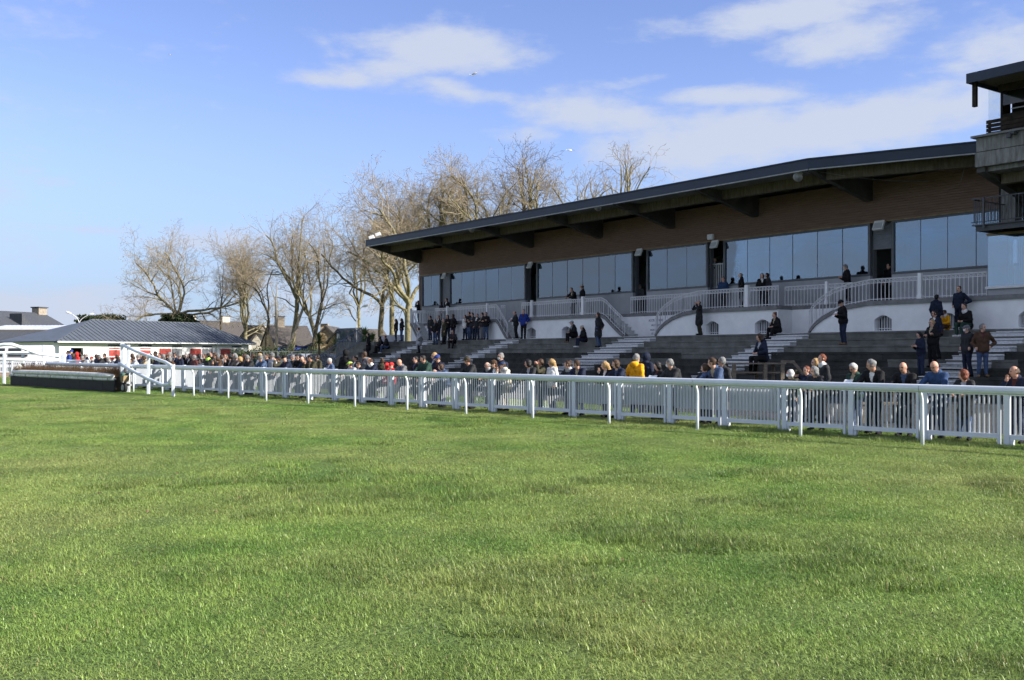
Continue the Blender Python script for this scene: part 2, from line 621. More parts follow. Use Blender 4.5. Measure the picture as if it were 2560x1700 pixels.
M['asphalt'] = mat('shade_dark_asphalt', (0.035, 0.036, 0.038), 0.95, 0.3, 1.5, 0.4, 60, 0.2, col2=(0.065, 0.065, 0.063), coords='Object')
M['sand'] = mat('trodden_sand', (0.22, 0.165, 0.115), 0.95, 0.2, 1.2, 0.4, 20, 0.1, col2=(0.30, 0.23, 0.165))


def apron(u, v):
    q = -10 + 56 * u
    a = fence_pt(q, 1.9 + 3.4 * min(1, max(0, (q - 4) / 12)))
    s_, n_ = sn_of(*a)
    b = G(s_ - 2.0, 32.0, 0)
    return (a[0] + (b[0] - a[0]) * v, a[1] + (b[1] - a[1]) * v)


sheet('shade_apron', apron, 50, 10, M['asphalt'], 0.012)  # paved apron; dark tone and near edge stand in for the stand's shadow
sheet('sand_track', lambda u, v: (-95 + 72 * u, 57 + 26 * v), 20, 6, M['sand'], 0.014)

# ------------------------------------------------------------------ grass blades
gm = bpy.data.materials.new('grass_blade')
gm.use_nodes = True
t = gm.node_tree
c_ = turf_nodes(gm, (0.118, 0.228, 0.038), (0.235, 0.345, 0.070), (0.320, 0.352, 0.115))
n, l = t.nodes, t.links
oi = n.new('ShaderNodeAttribute')
oi.attribute_name = 'tint'
hs = n.new('ShaderNodeHueSaturation')
l.new(c_, hs.inputs['Color'])
vm = n.new('ShaderNodeMapRange')
vm.inputs['To Min'].default_value = 0.56
vm.inputs['To Max'].default_value = 1.42
l.new(oi.outputs['Fac'], vm.inputs['Value'])
pt = n.new('ShaderNodeAttribute')
pt.attribute_type = 'INSTANCER'
pt.attribute_name = 'ptint'
vm2 = n.new('ShaderNodeMath')
vm2.operation = 'MULTIPLY'
l.new(vm.outputs[0], vm2.inputs[0])
l.new(pt.outputs['Fac'], vm2.inputs[1])
l.new(vm2.outputs[0], hs.inputs['Value'])
dry = n.new('ShaderNodeMix')
dry.data_type = 'RGBA'
gtv = n.new('ShaderNodeMath')
gtv.operation = 'GREATER_THAN'
gtv.inputs[1].default_value = 0.98
l.new(oi.outputs['Fac'], gtv.inputs[0])
l.new(gtv.outputs[0], dry.inputs['Factor'])
l.new(hs.outputs[0], dry.inputs['A'])
dry.inputs['B'].default_value = (0.34, 0.29, 0.12, 1)
b_ = n['Principled BSDF']
l.new(dry.outputs['Result'], b_.inputs['Base Color'])
b_.inputs['Roughness'].default_value = 0.42
b_.inputs['Specular IOR Level'].default_value = 0.42
tl = n.new('ShaderNodeBsdfTranslucent')
l.new(dry.outputs['Result'], tl.inputs['Color'])
mx = n.new('ShaderNodeMixShader')
mx.inputs[0].default_value = 0.28
l.new(b_.outputs[0], mx.inputs[1])
l.new(tl.outputs[0], mx.inputs[2])
l.new(mx.outputs[0], n['Material Output'].inputs['Surface'])

patch_col = bpy.data.collections.new('grass_patches')
g_rng = np.random.default_rng(3)


def grass_patch(k, rad, nb, h0, h1, w):
    rr = rad * np.sqrt(g_rng.random(nb))
    th = g_rng.random(nb) * 2 * pi
    bx, by = rr * np.cos(th), rr * np.sin(th)
    hh = h0 + (h1 - h0) * g_rng.random(nb) ** 1.5
    yaw = g_rng.random(nb) * 2 * pi
    lean = 0.45 + 1.5 * g_rng.random(nb)
    ww = w * (0.6 + 0.8 * g_rng.random(nb))
    dx, dy = np.cos(yaw), np.sin(yaw)
    sx, sy = -dy, dx
    V = np.zeros((nb, 5, 3))
    for j, (f, wf) in enumerate(((0, 1.0), (0.55, 0.85))):
        off = hh * lean * f * f
        cx_, cy_, cz_ = bx + dx * off, by + dy * off, hh * f * (1 - 0.28 * lean * f) - 0.004
        V[:, 2 * j] = np.stack([cx_ - sx * ww * wf / 2, cy_ - sy * ww * wf / 2, cz_], 1)
        V[:, 2 * j + 1] = np.stack([cx_ + sx * ww * wf / 2, cy_ + sy * ww * wf / 2, cz_], 1)
    off = hh * lean
    V[:, 4] = np.stack([bx + dx * off, by + dy * off, hh * (1 - 0.28 * lean)], 1)
    faces = []
    for i in range(nb):
        o = 5 * i
        faces += [(o, o + 1, o + 3, o + 2), (o + 2, o + 3, o + 4)]
    me = bpy.data.meshes.new('grass_patch')
    me.from_pydata(V.reshape(-1, 3).tolist(), [], faces)
    me.materials.append(gm)
    at = me.attributes.new('tint', 'FLOAT', 'POINT')
    at.data.foreach_set('value', np.repeat(g_rng.random(nb), 5))
    o = bpy.data.objects.new('grass_patch_%d' % k, me)
    patch_col.objects.link(o)


for k in range(6):
    grass_patch(k, 0.32, 480, 0.010, 0.038, 0.0040)
for k in range(6, 8):
    grass_patch(k, 0.22, 330, 0.022, 0.070, 0.0046)      # longer tussocks


def hash_noise(x, y, sc):
    """cheap smooth value noise for the scatter"""
    x, y = x * sc, y * sc
    xi, yi = np.floor(x).astype(int), np.floor(y).astype(int)
    fx, fy = x - xi, y - yi
    fx, fy = fx * fx * (3 - 2 * fx), fy * fy * (3 - 2 * fy)

    def h(a, b):
        v = np.sin(a * 127.1 + b * 311.7) * 43758.5453
        return v - np.floor(v)
    return (h(xi, yi) * (1 - fx) + h(xi + 1, yi) * fx) * (1 - fy) + (h(xi, yi + 1) * (1 - fx) + h(xi + 1, yi + 1) * fx) * fy


def scatter(y0, y1, dens, keep=None):
    area = 0.58 * (y1 * y1 - y0 * y0) + 3 * (y1 - y0)
    cnt = int(area * dens)
    Y = np.sqrt(g_rng.random(cnt) * (y1 * y1 - y0 * y0) + y0 * y0)
    X = (g_rng.random(cnt) * 2 - 1) * (0.56 * Y + 1.5)
    if keep is not None:
        k = keep(X, Y)
        X, Y = X[k], Y[k]
    return X, Y


def front_of_stand(X, Y):
    # the turf runs to just behind the crowd fence
    d = (X - FEN0[0]) * 0.72 + (Y - FEN0[1]) * 0.694
    q = (X - FEN0[0]) * FEND[0] + (Y - FEN0[1]) * FEND[1]
    return d < 1.95 + 3.4 * np.clip((q - 4) / 12, 0, 1)


X1, Y1 = scatter(3.2, 14, 19)
X2, Y2 = scatter(14, 30, 10, front_of_stand)
X3, Y3 = scatter(30, 62, 3.2, front_of_stand)
GX, GY = np.concatenate([X1, X2, X3]), np.concatenate([Y1, Y2, Y3])
GZ = 0.0076 * (np.clip(GY, -40, 60) - 15)
cnt = len(GX)
nz = 0.45 * hash_noise(GX + 31, GY + 17, 0.8) + 0.25 * hash_noise(GX + 5, GY + 71, 2.1) + 0.3 * hash_noise(GX + 50, GY + 9, .27)
idx = g_rng.integers(0, 6, cnt)
long_ = (nz > 0.63) & (g_rng.random(cnt) < 0.75)
dr = (GX - RAIL0[0]) * 0.707 + (GY - RAIL0[1]) * 0.707
strip = (dr > 0.25) & (dr < 3.5)
long_ |= strip & (g_rng.random(cnt) < 0.55)
idx[long_] = g_rng.integers(6, 8, long_.sum())
sz = 0.5 + 1.15 * nz + 0.5 * (hash_noise(GX + 77, GY + 13, 3.1) > .72)
sz[strip] *= 1.15
sxy = np.where(GY > 30, 1.7, np.where(GY > 14, 1.15, 1.0)) * (0.9 + 0.3 * g_rng.random(cnt))
me = bpy.data.meshes.new('grass')
me.from_pydata(np.stack([GX, GY, GZ], 1).tolist(), [], [])
a = me.attributes.new('rot', 'FLOAT_VECTOR', 'POINT')
a.data.foreach_set('vector', np.stack([np.zeros(cnt), np.zeros(cnt), g_rng.random(cnt) * 6.283], 1).ravel())
a = me.attributes.new('scl', 'FLOAT_VECTOR', 'POINT')
a.data.foreach_set('vector', np.stack([sxy, sxy, sz], 1).ravel())
a = me.attributes.new('ptint', 'FLOAT', 'POINT')
pt_ = 1.0 + 0.46 * (hash_noise(GX + 3, GY + 8, 2.6) - .5) + 0.30 * (g_rng.random(cnt) - .5) + np.where(long_, -.14, .04)
a.data.foreach_set('value', pt_)
a = me.attributes.new('pick', 'INT', 'POINT')
a.data.foreach_set('value', idx.astype(np.int32))
go = link('grass', me)
tag(go, 'short green winter turf of the racecourse', 'grass', kind='stuff')
ng = bpy.data.node_groups.new('grass_scatter', 'GeometryNodeTree')
ng.interface.new_socket('Geometry', in_out='INPUT', socket_type='NodeSocketGeometry')
ng.interface.new_socket('Geometry', in_out='OUTPUT', socket_type='NodeSocketGeometry')
gn, gl = ng.nodes, ng.links
gi, gout = gn.new('NodeGroupInput'), gn.new('NodeGroupOutput')
ci = gn.new('GeometryNodeCollectionInfo')
ci.inputs['Collection'].default_value = patch_col
ci.inputs['Separate Children'].default_value = True
ci.inputs['Reset Children'].default_value = True


def nattr(name, typ):
    x = gn.new('GeometryNodeInputNamedAttribute')
    x.data_type = typ
    x.inputs['Name'].default_value = name
    return x.outputs['Attribute']


iop = gn.new('GeometryNodeInstanceOnPoints')
gl.new(gi.outputs[0], iop.inputs['Points'])
gl.new(ci.outputs[0], iop.inputs['Instance'])
iop.inputs['Pick Instance'].default_value = True
gl.new(nattr('pick', 'INT'), iop.inputs['Instance Index'])
er = gn.new('FunctionNodeEulerToRotation')
gl.new(nattr('rot', 'FLOAT_VECTOR'), er.inputs[0])
gl.new(er.outputs[0], iop.inputs['Rotation'])
gl.new(nattr('scl', 'FLOAT_VECTOR'), iop.inputs['Scale'])
gl.new(iop.outputs[0], gout.inputs[0])
go.modifiers.new('scatter', 'NODES').node_group = ng

# dead leaves and clods of earth lying on the turf
M['clod'] = mat('brown_dead_leaf', (0.085, 0.05, 0.03), 0.9, 0.3, 8, col2=(0.17, 0.11, 0.07))
mb = MB()
cr = random.Random(4)
for i in range(26):
    Yc = sqrt(cr.uniform(5.0 ** 2, 24 ** 2))
    Xc = cr.uniform(-1, 1) * .5 * Yc
    if not front_of_stand(np.array([Xc]), np.array([Yc]))[0]:
        continue
    r_ = cr.uniform(.012, .026)
    zc = ground_z(Yc) + cr.uniform(.012, .03)
    a0 = cr.uniform(0, 6)
    ring = [(Xc + r_ * cr.uniform(.6, 1.3) * cos(a0 + k), Yc + r_ * cr.uniform(.6, 1.3) * sin(a0 + k), zc + cr.uniform(-.008, .012)) for k in range(6)]
    mb.add([(Xc, Yc, zc + .018)] + ring, [(0, k + 1, (k + 1) % 6 + 1) for k in range(6)])
tag(mb.build('fallen_leaves', M['clod'], fix=False), 'scattered brown leaves and clods on the turf', 'leaves', kind='stuff')
# ------------------------------------------------------------------ grandstand
stand = thing('grandstand', 'long racecourse grandstand with brown timber upper band, glass front and concrete terrace', 'grandstand')
NW, NU, NR = 39.0, 41.0, 40.0            # front wall, glazed wall, back of the stair recesses
ZT, ZB = 2.65, 3.98                      # terrace top, balcony floor
RISE, TREAD, NE = 0.29, 0.85, 38.2
S_L, S_R = -65.6, -8.0


def gb(name, m, parent, *boxes, **kw):
    mb = MB(G)
    for b in boxes:
        mb.box(*b)
    return mb.build(name, m, parent, **kw)


# terrace: nine tiers of long slabs, each slab its own piece
terrace = gb('terrace', M['concrete_dark'], stand, (S_L + .02, S_R, 38.9, 40.2, 0.0, ZT - 0.06), (S_L + .02, S_R, 35.6, 38.9, 0, 1.4))
jr = random.Random(11)
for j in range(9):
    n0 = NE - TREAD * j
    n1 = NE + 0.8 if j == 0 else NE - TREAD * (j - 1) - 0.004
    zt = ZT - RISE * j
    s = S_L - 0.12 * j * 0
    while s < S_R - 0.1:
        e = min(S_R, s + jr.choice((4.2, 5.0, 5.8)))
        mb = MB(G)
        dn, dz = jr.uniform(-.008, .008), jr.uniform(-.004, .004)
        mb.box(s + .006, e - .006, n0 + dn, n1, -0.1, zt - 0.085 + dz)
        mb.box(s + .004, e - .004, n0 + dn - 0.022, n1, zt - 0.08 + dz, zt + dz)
        mb.build('step', M['concrete'] if j < 3 else (M['concrete_dark'] if j > 4 else (M['concrete'] if jr.random() < .4 else M['concrete_dark'])), terrace)  # darker concrete on the lower tiers, mixed at random in the middle
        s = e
AISLES = {'a': (s_of(1058, NE), s_of(1075, NE) + .35), 'b': (s_of(1265, NE), s_of(1297, NE)), 'c': (s_of(1560, NE), s_of(1640, NE)),
          'd': (s_of(1940, NE), s_of(2022, NE)), 'e': (s_of(2490, NE), s_of(2490, NE) + 1.7)}
M['stair_worn'] = mat('worn_step_paint', (0.18, 0.185, 0.18), 0.9, 0.3, 12.0, 0.4, 28, 0.15, col2=(0.46, 0.47, 0.47))
M['stair_riser'] = mat('riser_paint', (0.46, 0.47, 0.475), 0.9, 0.3, 12.0, 0.3, 28, 0.15, col2=(0.66, 0.67, 0.68))
for key, (s0, s1) in AISLES.items():
    for k in range(17):
        n0 = NE - 0.425 * k
        zt = ZT - 0.145 * k + 0.012
        st_ = gb('aisle_step', M['stair_white'] if k < 8 else M['stair_worn'], terrace, (s0 + .01, s1 - .01, n0 - 0.012, n0 + 0.45, zt - 0.17, zt - .032))
        off_ = len(st_.data.materials)
        mb = MB(G)
        mb.box(s0 + .01, s1 - .01, n0 - 0.012, n0 + 0.45, zt - 0.17, zt - .045)
        mb.box(s0, s1, n0 - 0.045, n0 + 0.455, zt - .03, zt)
        for q_ in range(len(mb.m)):
            mb.m[q_] = 0 if q_ < 6 else 1
        st_.data = mb.mesh('aisle_step', [M['stair_riser'] if k < 9 else M['stair_worn'], M['stair_white'] if k < 12 else M['stair_riser']])  # lower risers darker than treads: wear, plus riser shade put into the colour

# front wall of the balcony with small arched windows
COPE = [(-0.02, 0.04), (0.03, 0.22), (0.10, 0.38), (0.22, 0.56), (0.40, 0.75), (0.65, 0.90), (1.0, 1.0)]


def front_wall(x0, x1, wins, nface=NW, zt=3.80):
    s0, s1 = s_of(x0, nface), s_of(x1, nface)
    wall = MB(G)
    cur = s0
    pieces = []
    for (wx0, wx1) in wins:
        a, b = s_of(wx0, nface), s_of(wx1, nface)
        zl, zs, zh = ZT + 0.05, ZT + 0.52, ZT + 0.70
        wall.box(cur, a, nface, nface + .4, ZT - .02, zt)
        wall.box(a, b, nface, nface + .4, ZT - .02, zl)
        arc = [(a, zs)] + [(a + (b - a) * i / 10, zs + (zh - zs) * sin(pi * i / 10)) for i in range(1, 10)] + [(b, zs)]
        for (p, q) in zip(arc[:-1], arc[1:]):
            wall.hexa([(p[0], nface, p[1]), (q[0], nface, q[1]), (q[0], nface + .4, q[1]), (p[0], nface + .4, p[1]),
                       (p[0], nface, zt), (q[0], nface, zt), (q[0], nface + .4, zt), (p[0], nface + .4, zt)])
        cur = b
        pieces.append((a, b, zl, zh, zs))
    wall.box(cur, s1, nface, nface + .4, ZT - .02, zt)
    w = wall.build('front_wall', M['white_wall'], stand)
    for i, (a, b, zl, zh, zs) in enumerate(pieces):
        win = gb('window', M['glass_dark'] if i % 2 == 0 else M['shutter'], w, (a - .02, b + .02, nface + .30, nface + .34, zl, zh))
        mb = MB(G)
        k = 6
        for q in range(k):
            sx = a + (b - a) * (q + .7) / (k + .4)
            hh = zs + (zh - zs) * sin(pi * (sx - a) / (b - a)) - .02
            mb.box(sx - .014, sx + .014, nface + .20, nface + .228, zl, hh)
        mb.box(a, b, nface + .205, nface + .223, zl + .08, zl + .105)
        mb.build('window_bars', M['iron_white'], w)
        mb = MB(G)
        mb.box(a - .05, b + .05, nface - .05, nface + .06, zl - .05, zl - .002)
        mb.build('window_sill', M['white_wall'], w)
    return w


def coping_wall(xa, xb, curve, descending_right, nf=NW):
    """sloping parapet beside a stair; the outline follows the curved grey coping"""
    s0, s1 = s_of(xa, nf), s_of(xb, nf)
    pts = []
    for (u, h) in curve:
        s = s0 + (s1 - s0) * (1 - u if descending_right else u)
        pts.append((s, ZT + h * (ZB - ZT)))
    pts.sort()
    mb = MB(G)
    mc = MB(G)
    for p, q in zip(pts[:-1], pts[1:]):
        mb.hexa([(p[0], nf, ZT - .02), (q[0], nf, ZT - .02), (q[0], nf + .3, ZT - .02), (p[0], nf + .3, ZT - .02),
                 (p[0], nf, p[1] - .17), (q[0], nf, q[1] - .17), (q[0], nf + .3, q[1] - .17), (p[0], nf + .3, p[1] - .17)])
        mc.hexa([(p[0], nf - .07, max(ZT, p[1] - .18)), (q[0], nf - .07, max(ZT, q[1] - .18)), (q[0], nf + .34, max(ZT, q[1] - .18)), (p[0], nf + .34, max(ZT, p[1] - .18)),
                 (p[0], nf - .07, p[1]), (q[0], nf - .07, q[1]), (q[0], nf + .34, q[1]), (p[0], nf + .34, p[1])])
    w = mb.build('stair_wall', M['white_wall'], stand)
    mc.build('coping', M['coping'], w)
    return pts


LEFT = [(0.0, 0.06), (0.15, 0.20), (0.5, 0.55), (0.8, 0.88), (1.0, 1.0)]
cA = coping_wall(1027, 1049, LEFT, True)
front_wall(1077, 1240, [])
cB = coping_wall(1240, 1269, LEFT, True)
front_wall(1303, 1503, [(1317, 1339), (1404, 1428)])
cC = coping_wall(1503, 1561, LEFT, True)
cD = coping_wall(1640, 1745, COPE, False)
front_wall(1745, 1945, [(1765, 1797), (1887, 1925)])
cE = coping_wall(2025, 2174, COPE, False)
front_wall(2174, 2700, [(2186, 2229), (2354, 2391), (2546, 2590)])
for (a, b) in ((1027, 1077), (1240, 1303), (1503, 1745), (1945, 2174)):
    sa, sb = s_of(a, NW), s_of(b, NW)
    if a == 1945:
        k0, k1 = sa + (sb - sa) * .34, sa + (sb - sa) * .47
        w = gb('recess_wall', M['white_wall'], stand, (sa, k0, NR, NR + .3, ZT, 3.8), (k1, sb, NR, NR + .3, ZT, 3.8), (k0, k1, NR, NR + .3, ZT, ZT + .12), (k0, k1, NR, NR + .3, ZT + .75, 3.8))
        gb('window', M['glass_dark'], w, (k0 - .02, k1 + .02, NR + .24, NR + .27, ZT + .1, ZT + .8))
        gb('window_bars', M['iron_white'], w, *[(k0 + (k1 - k0) * (q + .7) / 6.4 - .014, k0 + (k1 - k0) * (q + .7) / 6.4 + .014, NR + .1, NR + .128, ZT + .12, ZT + .75) for q in range(6)])
    else:
        gb('recess_wall', M['white_wall'], stand, (sa, sb, NR, NR + .3, ZT, 3.8))
    gb('return_wall', M['white_wall'], stand, (sa - .2, sa - .002, NW + .402, NR + .3, ZT - .02, 3.799))
    gb('return_wall', M['white_wall'], stand, (sb + .002, sb + .2, NW + .402, NR + .3, ZT - .02, 3.799))
# flights of seven stairs going down to the right
for (xa, xb) in ((1027, 1049), (1240, 1269), (1503, 1561)):
    s0, s1 = s_of(xa, NW), s_of(xb, NW)
    fl = gb('stair_flight', M['white_wall'], stand, (s0 - .02, s0 + .02, NW + .35, NR - .01, ZT, ZB - .2))
    for k in range(7):
        a = s0 + (s1 - s0) * k / 7
        e = s0 + (s1 - s0) * (k + 1) / 7
        z = ZB - 0.19 * (k + 0)
        gb('stair_step', M['stair_white'], fl, (a, e, NW + .36, NR - .01, ZT - .02, z - .05), (a, e + .03, NW + .35, NR - .005, z - .046, z))
# flights going down to the left, behind their parapets
for (xa, xb) in ((1640, 1745), (2025, 2174)):
    s0, s1 = s_of(xa, NW), s_of(xb, NW)
    s0 = s1 - 2.1
    fl = gb('stair_flight', M['white_wall'], stand, (s1 - .02, s1 + .02, NW + .35, NR - .01, ZT, ZB - .2))
    for k in range(7):
        a, e = s0 + (s1 - s0) * k / 7, s0 + (s1 - s0) * (k + 1) / 7
        z = ZT + 0.19 * (k + 1)
        gb('stair_step', M['stair_white'], fl, (a, e, NW + .36, NR - .01, ZT - .02, z - .05), (a - .03, e, NW + .35, NR - .005, z - .046, z))

# balcony slab
sl = MB(G)
edges = [1027, 1077, 1240, 1303, 1503, 1745, 1945, 2174, 2760]
SS = [s_of(x, NW) for x in edges]
sl.box(SS[0], SS[-1], NR + .002, NU + 8.0, 3.80, ZB)
for i in (1, 3, 5, 7):
    sl.box(SS[i], SS[i + 1], NW - .09, NR, 3.80, ZB)
sl.build('balcony_slab', M['coping'], stand)


# iron balustrade with scrolls under the hand rail
def balustrade(p0, p1, n0=NW + .02, n1=None, step=0.19, rings=True):
    """p0, p1: (s, z of the base)"""
    n1 = n0 if n1 is None else n1
    ln = math.hypot(p1[0] - p0[0], n1 - n0)
    k = max(2, int(round(ln / step)))
    mb = MB(G)

    def P(u, h):
        return (p0[0] + (p1[0] - p0[0]) * u, n0 + (n1 - n0) * u, p0[1] + (p1[1] - p0[1]) * u + h)
    for h, w in ((0.93, .045), (0.07, .03), (0.77, .022)):
        a, b = P(0, h), P(1, h)
        mb.hexa([(a[0], a[1] - w / 2, a[2] - .015), (b[0], b[1] - w / 2, b[2] - .015), (b[0], b[1] + w / 2, b[2] - .015), (a[0], a[1] + w / 2, a[2] - .015),
                 (a[0], a[1] - w / 2, a[2] + .015), (b[0], b[1] - w / 2, b[2] + .015), (b[0], b[1] + w / 2, b[2] + .015), (a[0], a[1] + w / 2, a[2] + .015)])
    for i in range(k + 1):
        c = P(i / k, 0)
        mb.box(c[0] - .013, c[0] + .013, c[1] - .013, c[1] + .013, c[2] + .0, c[2] + .92)
        if rings and i < k:
            c = P((i + .5) / k, .85)
            q = []
            for t_ in range(9):
                th = 0.6 + t_ * 0.72
                r_ = 0.068 - 0.0052 * t_
                q.append((c[0] + r_ * cos(th), c[1], c[2] + r_ * sin(th)))
            for a, b in zip(q[:-1], q[1:]):
                dx, dz = b[0] - a[0], b[2] - a[2]
                L_ = math.hypot(dx, dz) + 1e-6
                ox, oz = -dz / L_ * .010, dx / L_ * .010
                mb.hexa([(a[0] - ox, a[1] - .01, a[2] - oz), (b[0] - ox, b[1] - .01, b[2] - oz), (b[0] - ox, b[1] + .01, b[2] - oz), (a[0] - ox, a[1] + .01, a[2] - oz),
                         (a[0] + ox, a[1] - .01, a[2] + oz), (b[0] + ox, b[1] - .01, b[2] + oz), (b[0] + ox, b[1] + .01, b[2] + oz), (a[0] + ox, a[1] + .01, a[2] + oz)])
    return mb


def rail_obj(*mbs):
    m = mbs[0]
    for o in mbs[1:]:
        off = len(m.v)
        m.v += o.v
        m.f += [tuple(i + off for i in f) for f in o.f]
        m.m += o.m
    ob = m.build('balustrade', M['iron_white'], stand, fix=False)
    ob['kind'] = 'stuff'
    return ob


rail_obj(balustrade((SS[0], ZB), (SS[0] + .01, ZB), NW, NU, step=.2), balustrade((s_of(1027, NR), ZB), (s_of(1062, NR), ZB), NR + .02))
rail_obj(balustrade((s_of(1087, NW), ZB), (s_of(1240, NW), ZB)))
rail_obj(balustrade((s_of(1252, NR), ZB), (s_of(1262, NR), ZB), NR + .02))
rail_obj(balustrade((s_of(1304, NW), ZB), (s_of(1503, NW), ZB)))
rail_obj(balustrade((s_of(1576, NR), ZB), (s_of(1750, NR), ZB), NR + .02))
rail_obj(balustrade((s_of(1745, NW), ZB), (s_of(1945, NW), ZB)))
rail_obj(balustrade((s_of(1962, NR), ZB), (s_of(2130, NR), ZB), NR + .02))
rail_obj(balustrade((s_of(2174, NW), ZB), (s_of(2466, NW), ZB)))
for pts in (cA, cB, cC, cD, cE):
    rail_obj(*[balustrade(p, q, step=.19) for p, q in zip(pts[:-1], pts[1:]) if q[0] - p[0] > .1])
for x, nn_, w in ((1027, NW, .1), (1118, NW, .09), (1218, NW, .09), (1329, NW, .1), (1457, NW, .2), (1867, NW, .2), (2067, NR, .13), (2300, NW, .15)):
    s = s_of(x, nn_)
    gb('balustrade_post', M['white_wall'], stand, (s - w / 2, s + w / 2, nn_ - .06, nn_ + .09, ZB, ZB + 1.06), (s - w / 2 - .03, s + w / 2 + .03, nn_ - .085, nn_ + .115, ZB + .004, ZB + .16))

# glazed upper wall
Z_SILL, Z_HEAD, Z_CLAD, Z_TOP = 5.34, 7.53, 7.66, 9.52
groups = [[1056, 1078, 1099], [1125.7, 1153.7, 1183.8, 1213.5, 1245.5, 1278, 1311], [1343.9, 1379.5, 1416.7, 1455.4, 1495.7, 1536.5, 1579],
          [1620, 1666.7, 1715.4, 1765], [1813, 1867, 1922.6, 1980, 2042, 2104.5, 2170], [2235, 2300, 2367.4, 2438.6, 2514, 2595, 2680]]
S_END = s_of(1051, NU)
S_FAR = s_of(2760, NU)
for g in groups:
    ss = [s_of(x, NU) for x in g]
    wall = gb('parapet_wall', M['grey_wall'], stand, (ss[0] - .12, ss[-1] + .12, NU, NU + .25, ZB, Z_SILL - .1))
    fr = gb('window_frame', M['frame'], stand, (ss[0] - .12, ss[-1] + .12, NU - .03, NU + .16, Z_SILL - .097, Z_SILL), (ss[0] - .12, ss[-1] + .12, NU - .03, NU + .16, Z_HEAD, Z_CLAD - .003),
            (ss[0] - .12, ss[0], NU - .02, NU + .15, Z_SILL, Z_HEAD), (ss[-1], ss[-1] + .12, NU - .02, NU + .15, Z_SILL, Z_HEAD))
    for a, b in zip(ss[:-1], ss[1:]):
        mb = MB(G)
        t_ = jr.uniform(-.012, .012)
        mb.hexa([(a + .016, NU + .05 + t_, Z_SILL), (b - .016, NU + .05 - t_, Z_SILL), (b - .016, NU + .062 - t_, Z_SILL), (a + .016, NU + .062 + t_, Z_SILL),
                 (a + .016, NU + .05 + t_ * .3, Z_HEAD), (b - .016, NU + .05 - t_, Z_HEAD), (b - .016, NU + .062 - t_, Z_HEAD), (a + .016, NU + .062 + t_ * .3, Z_HEAD)])
        mb.build('pane', M['glass'], fr)
        if b < ss[-1] - .01:
            gb('mullion', M['steel_dark'], fr, (b - .012, b + .012, NU + .045, NU + .07, Z_SILL, Z_HEAD))
# door openings: jambs, roller shutters, a barred gate
doors = [(1099, 1125.7, 'closed'), (1311, 1343.9, 'open'), (1579, 1620, 'open'), (1765, 1813, 'gate'), (2170, 2235, 'half')]
for a, b, kind in doors:
    s0, s1 = s_of(a, NU) + .12, s_of(b, NU) - .12
    fr = gb('door_frame', M['frame'], stand, (s0 - .001, s0 + .06, NU + .17, NU + .4, ZB, Z_CLAD), (s1 - .06, s1 + .001, NU + .17, NU + .4, ZB, Z_CLAD))
    if kind in ('closed', 'half'):
        zb = ZB + .02 if kind == 'closed' else 6.42
        mb = MB(G)
        z = zb
        while z < Z_CLAD - .02:
            mb.hexa([(s0 + .06, NU + .14, z), (s1 - .06, NU + .14, z), (s1 - .06, NU + .2, z), (s0 + .06, NU + .2, z),
                     (s0 + .06, NU + .165, z + .105), (s1 - .06, NU + .165, z + .105), (s1 - .06, NU + .2, z + .105), (s0 + .06, NU + .2, z + .105)])
            z += .11
        mb.build('roller_shutter', M['shutter'], fr)
    if kind == 'gate':
        mb = MB(G)
        mb.box(s0 + .06, s1 - .06, NU + .3, NU + .34, 5.22, 5.26)
        mb.box(s0 + .06, s1 - .06, NU + .3, NU + .34, 6.44, 6.49)
        q = s0 + .1
        while q < s1 - .08:
            mb.box(q, q + .03, NU + .305, NU + .335, 5.26, 6.44)
            q += .13
        mb.build('gate', M['steel_grey'], fr)
        gb('threshold_wall', M['steel_dark'], stand, (s0 + .06, s1 - .06, NU + .28, NU + .4, ZB, 5.2))
    if kind == 'half':
        gb('partition', M['inwall'], stand, (s0 + .1, s1 + 1.5, NU + 1.8, NU + 1.9, ZB, 6.2))
# rooms behind the glass
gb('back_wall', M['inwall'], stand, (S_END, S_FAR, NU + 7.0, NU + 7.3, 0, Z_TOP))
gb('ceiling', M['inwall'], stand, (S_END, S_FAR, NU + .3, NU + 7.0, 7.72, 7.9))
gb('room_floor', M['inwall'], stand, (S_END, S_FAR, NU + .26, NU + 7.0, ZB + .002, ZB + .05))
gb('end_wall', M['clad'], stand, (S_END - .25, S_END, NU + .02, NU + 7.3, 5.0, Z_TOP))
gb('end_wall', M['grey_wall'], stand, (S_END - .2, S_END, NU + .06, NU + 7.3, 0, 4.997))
# inner guard rail, seen through the fourth glass bay
mb = MB(G)
a, b = s_of(1650, NU + .5), s_of(1850, NU + .5)
mb.box(a, b, NU + .5, NU + .54, 6.44, 6.49)
q = a
while q < b:
    mb.box(q, q + .03, NU + .505, NU + .535, 5.2, 6.44)
    q += .14
mb.build('inner_guard_rail', M['iron_white'], stand)

# brown board cladding, one long board per course
clad = gb('cladding', M['dark'], stand, (S_END, S_FAR, NU - .02, NU + .3, Z_CLAD + .005, Z_TOP))
nb = 17
for i in range(nb):
    z0 = Z_CLAD + .01 + (Z_TOP - Z_CLAD - .01) * i / nb
    z1 = Z_CLAD + .01 + (Z_TOP - Z_CLAD - .01) * (i + 1) / nb - .012
    s = S_END + .0
    s -= jr.uniform(0, 3)
    while s < S_FAR:
        e = s + jr.uniform(5.0, 6.5)
        gb('board', M['clad'], clad, (max(s, S_END) + .003, min(e, S_FAR) - .003, NU - .052 - jr.uniform(0, .006), NU - .021, z0, z1))
        s = e
gb('cladding_trim', M['trimwood'], stand, (S_END - .02, S_FAR, NU - .09, NU - .02, Z_CLAD - .05, Z_CLAD + .004))

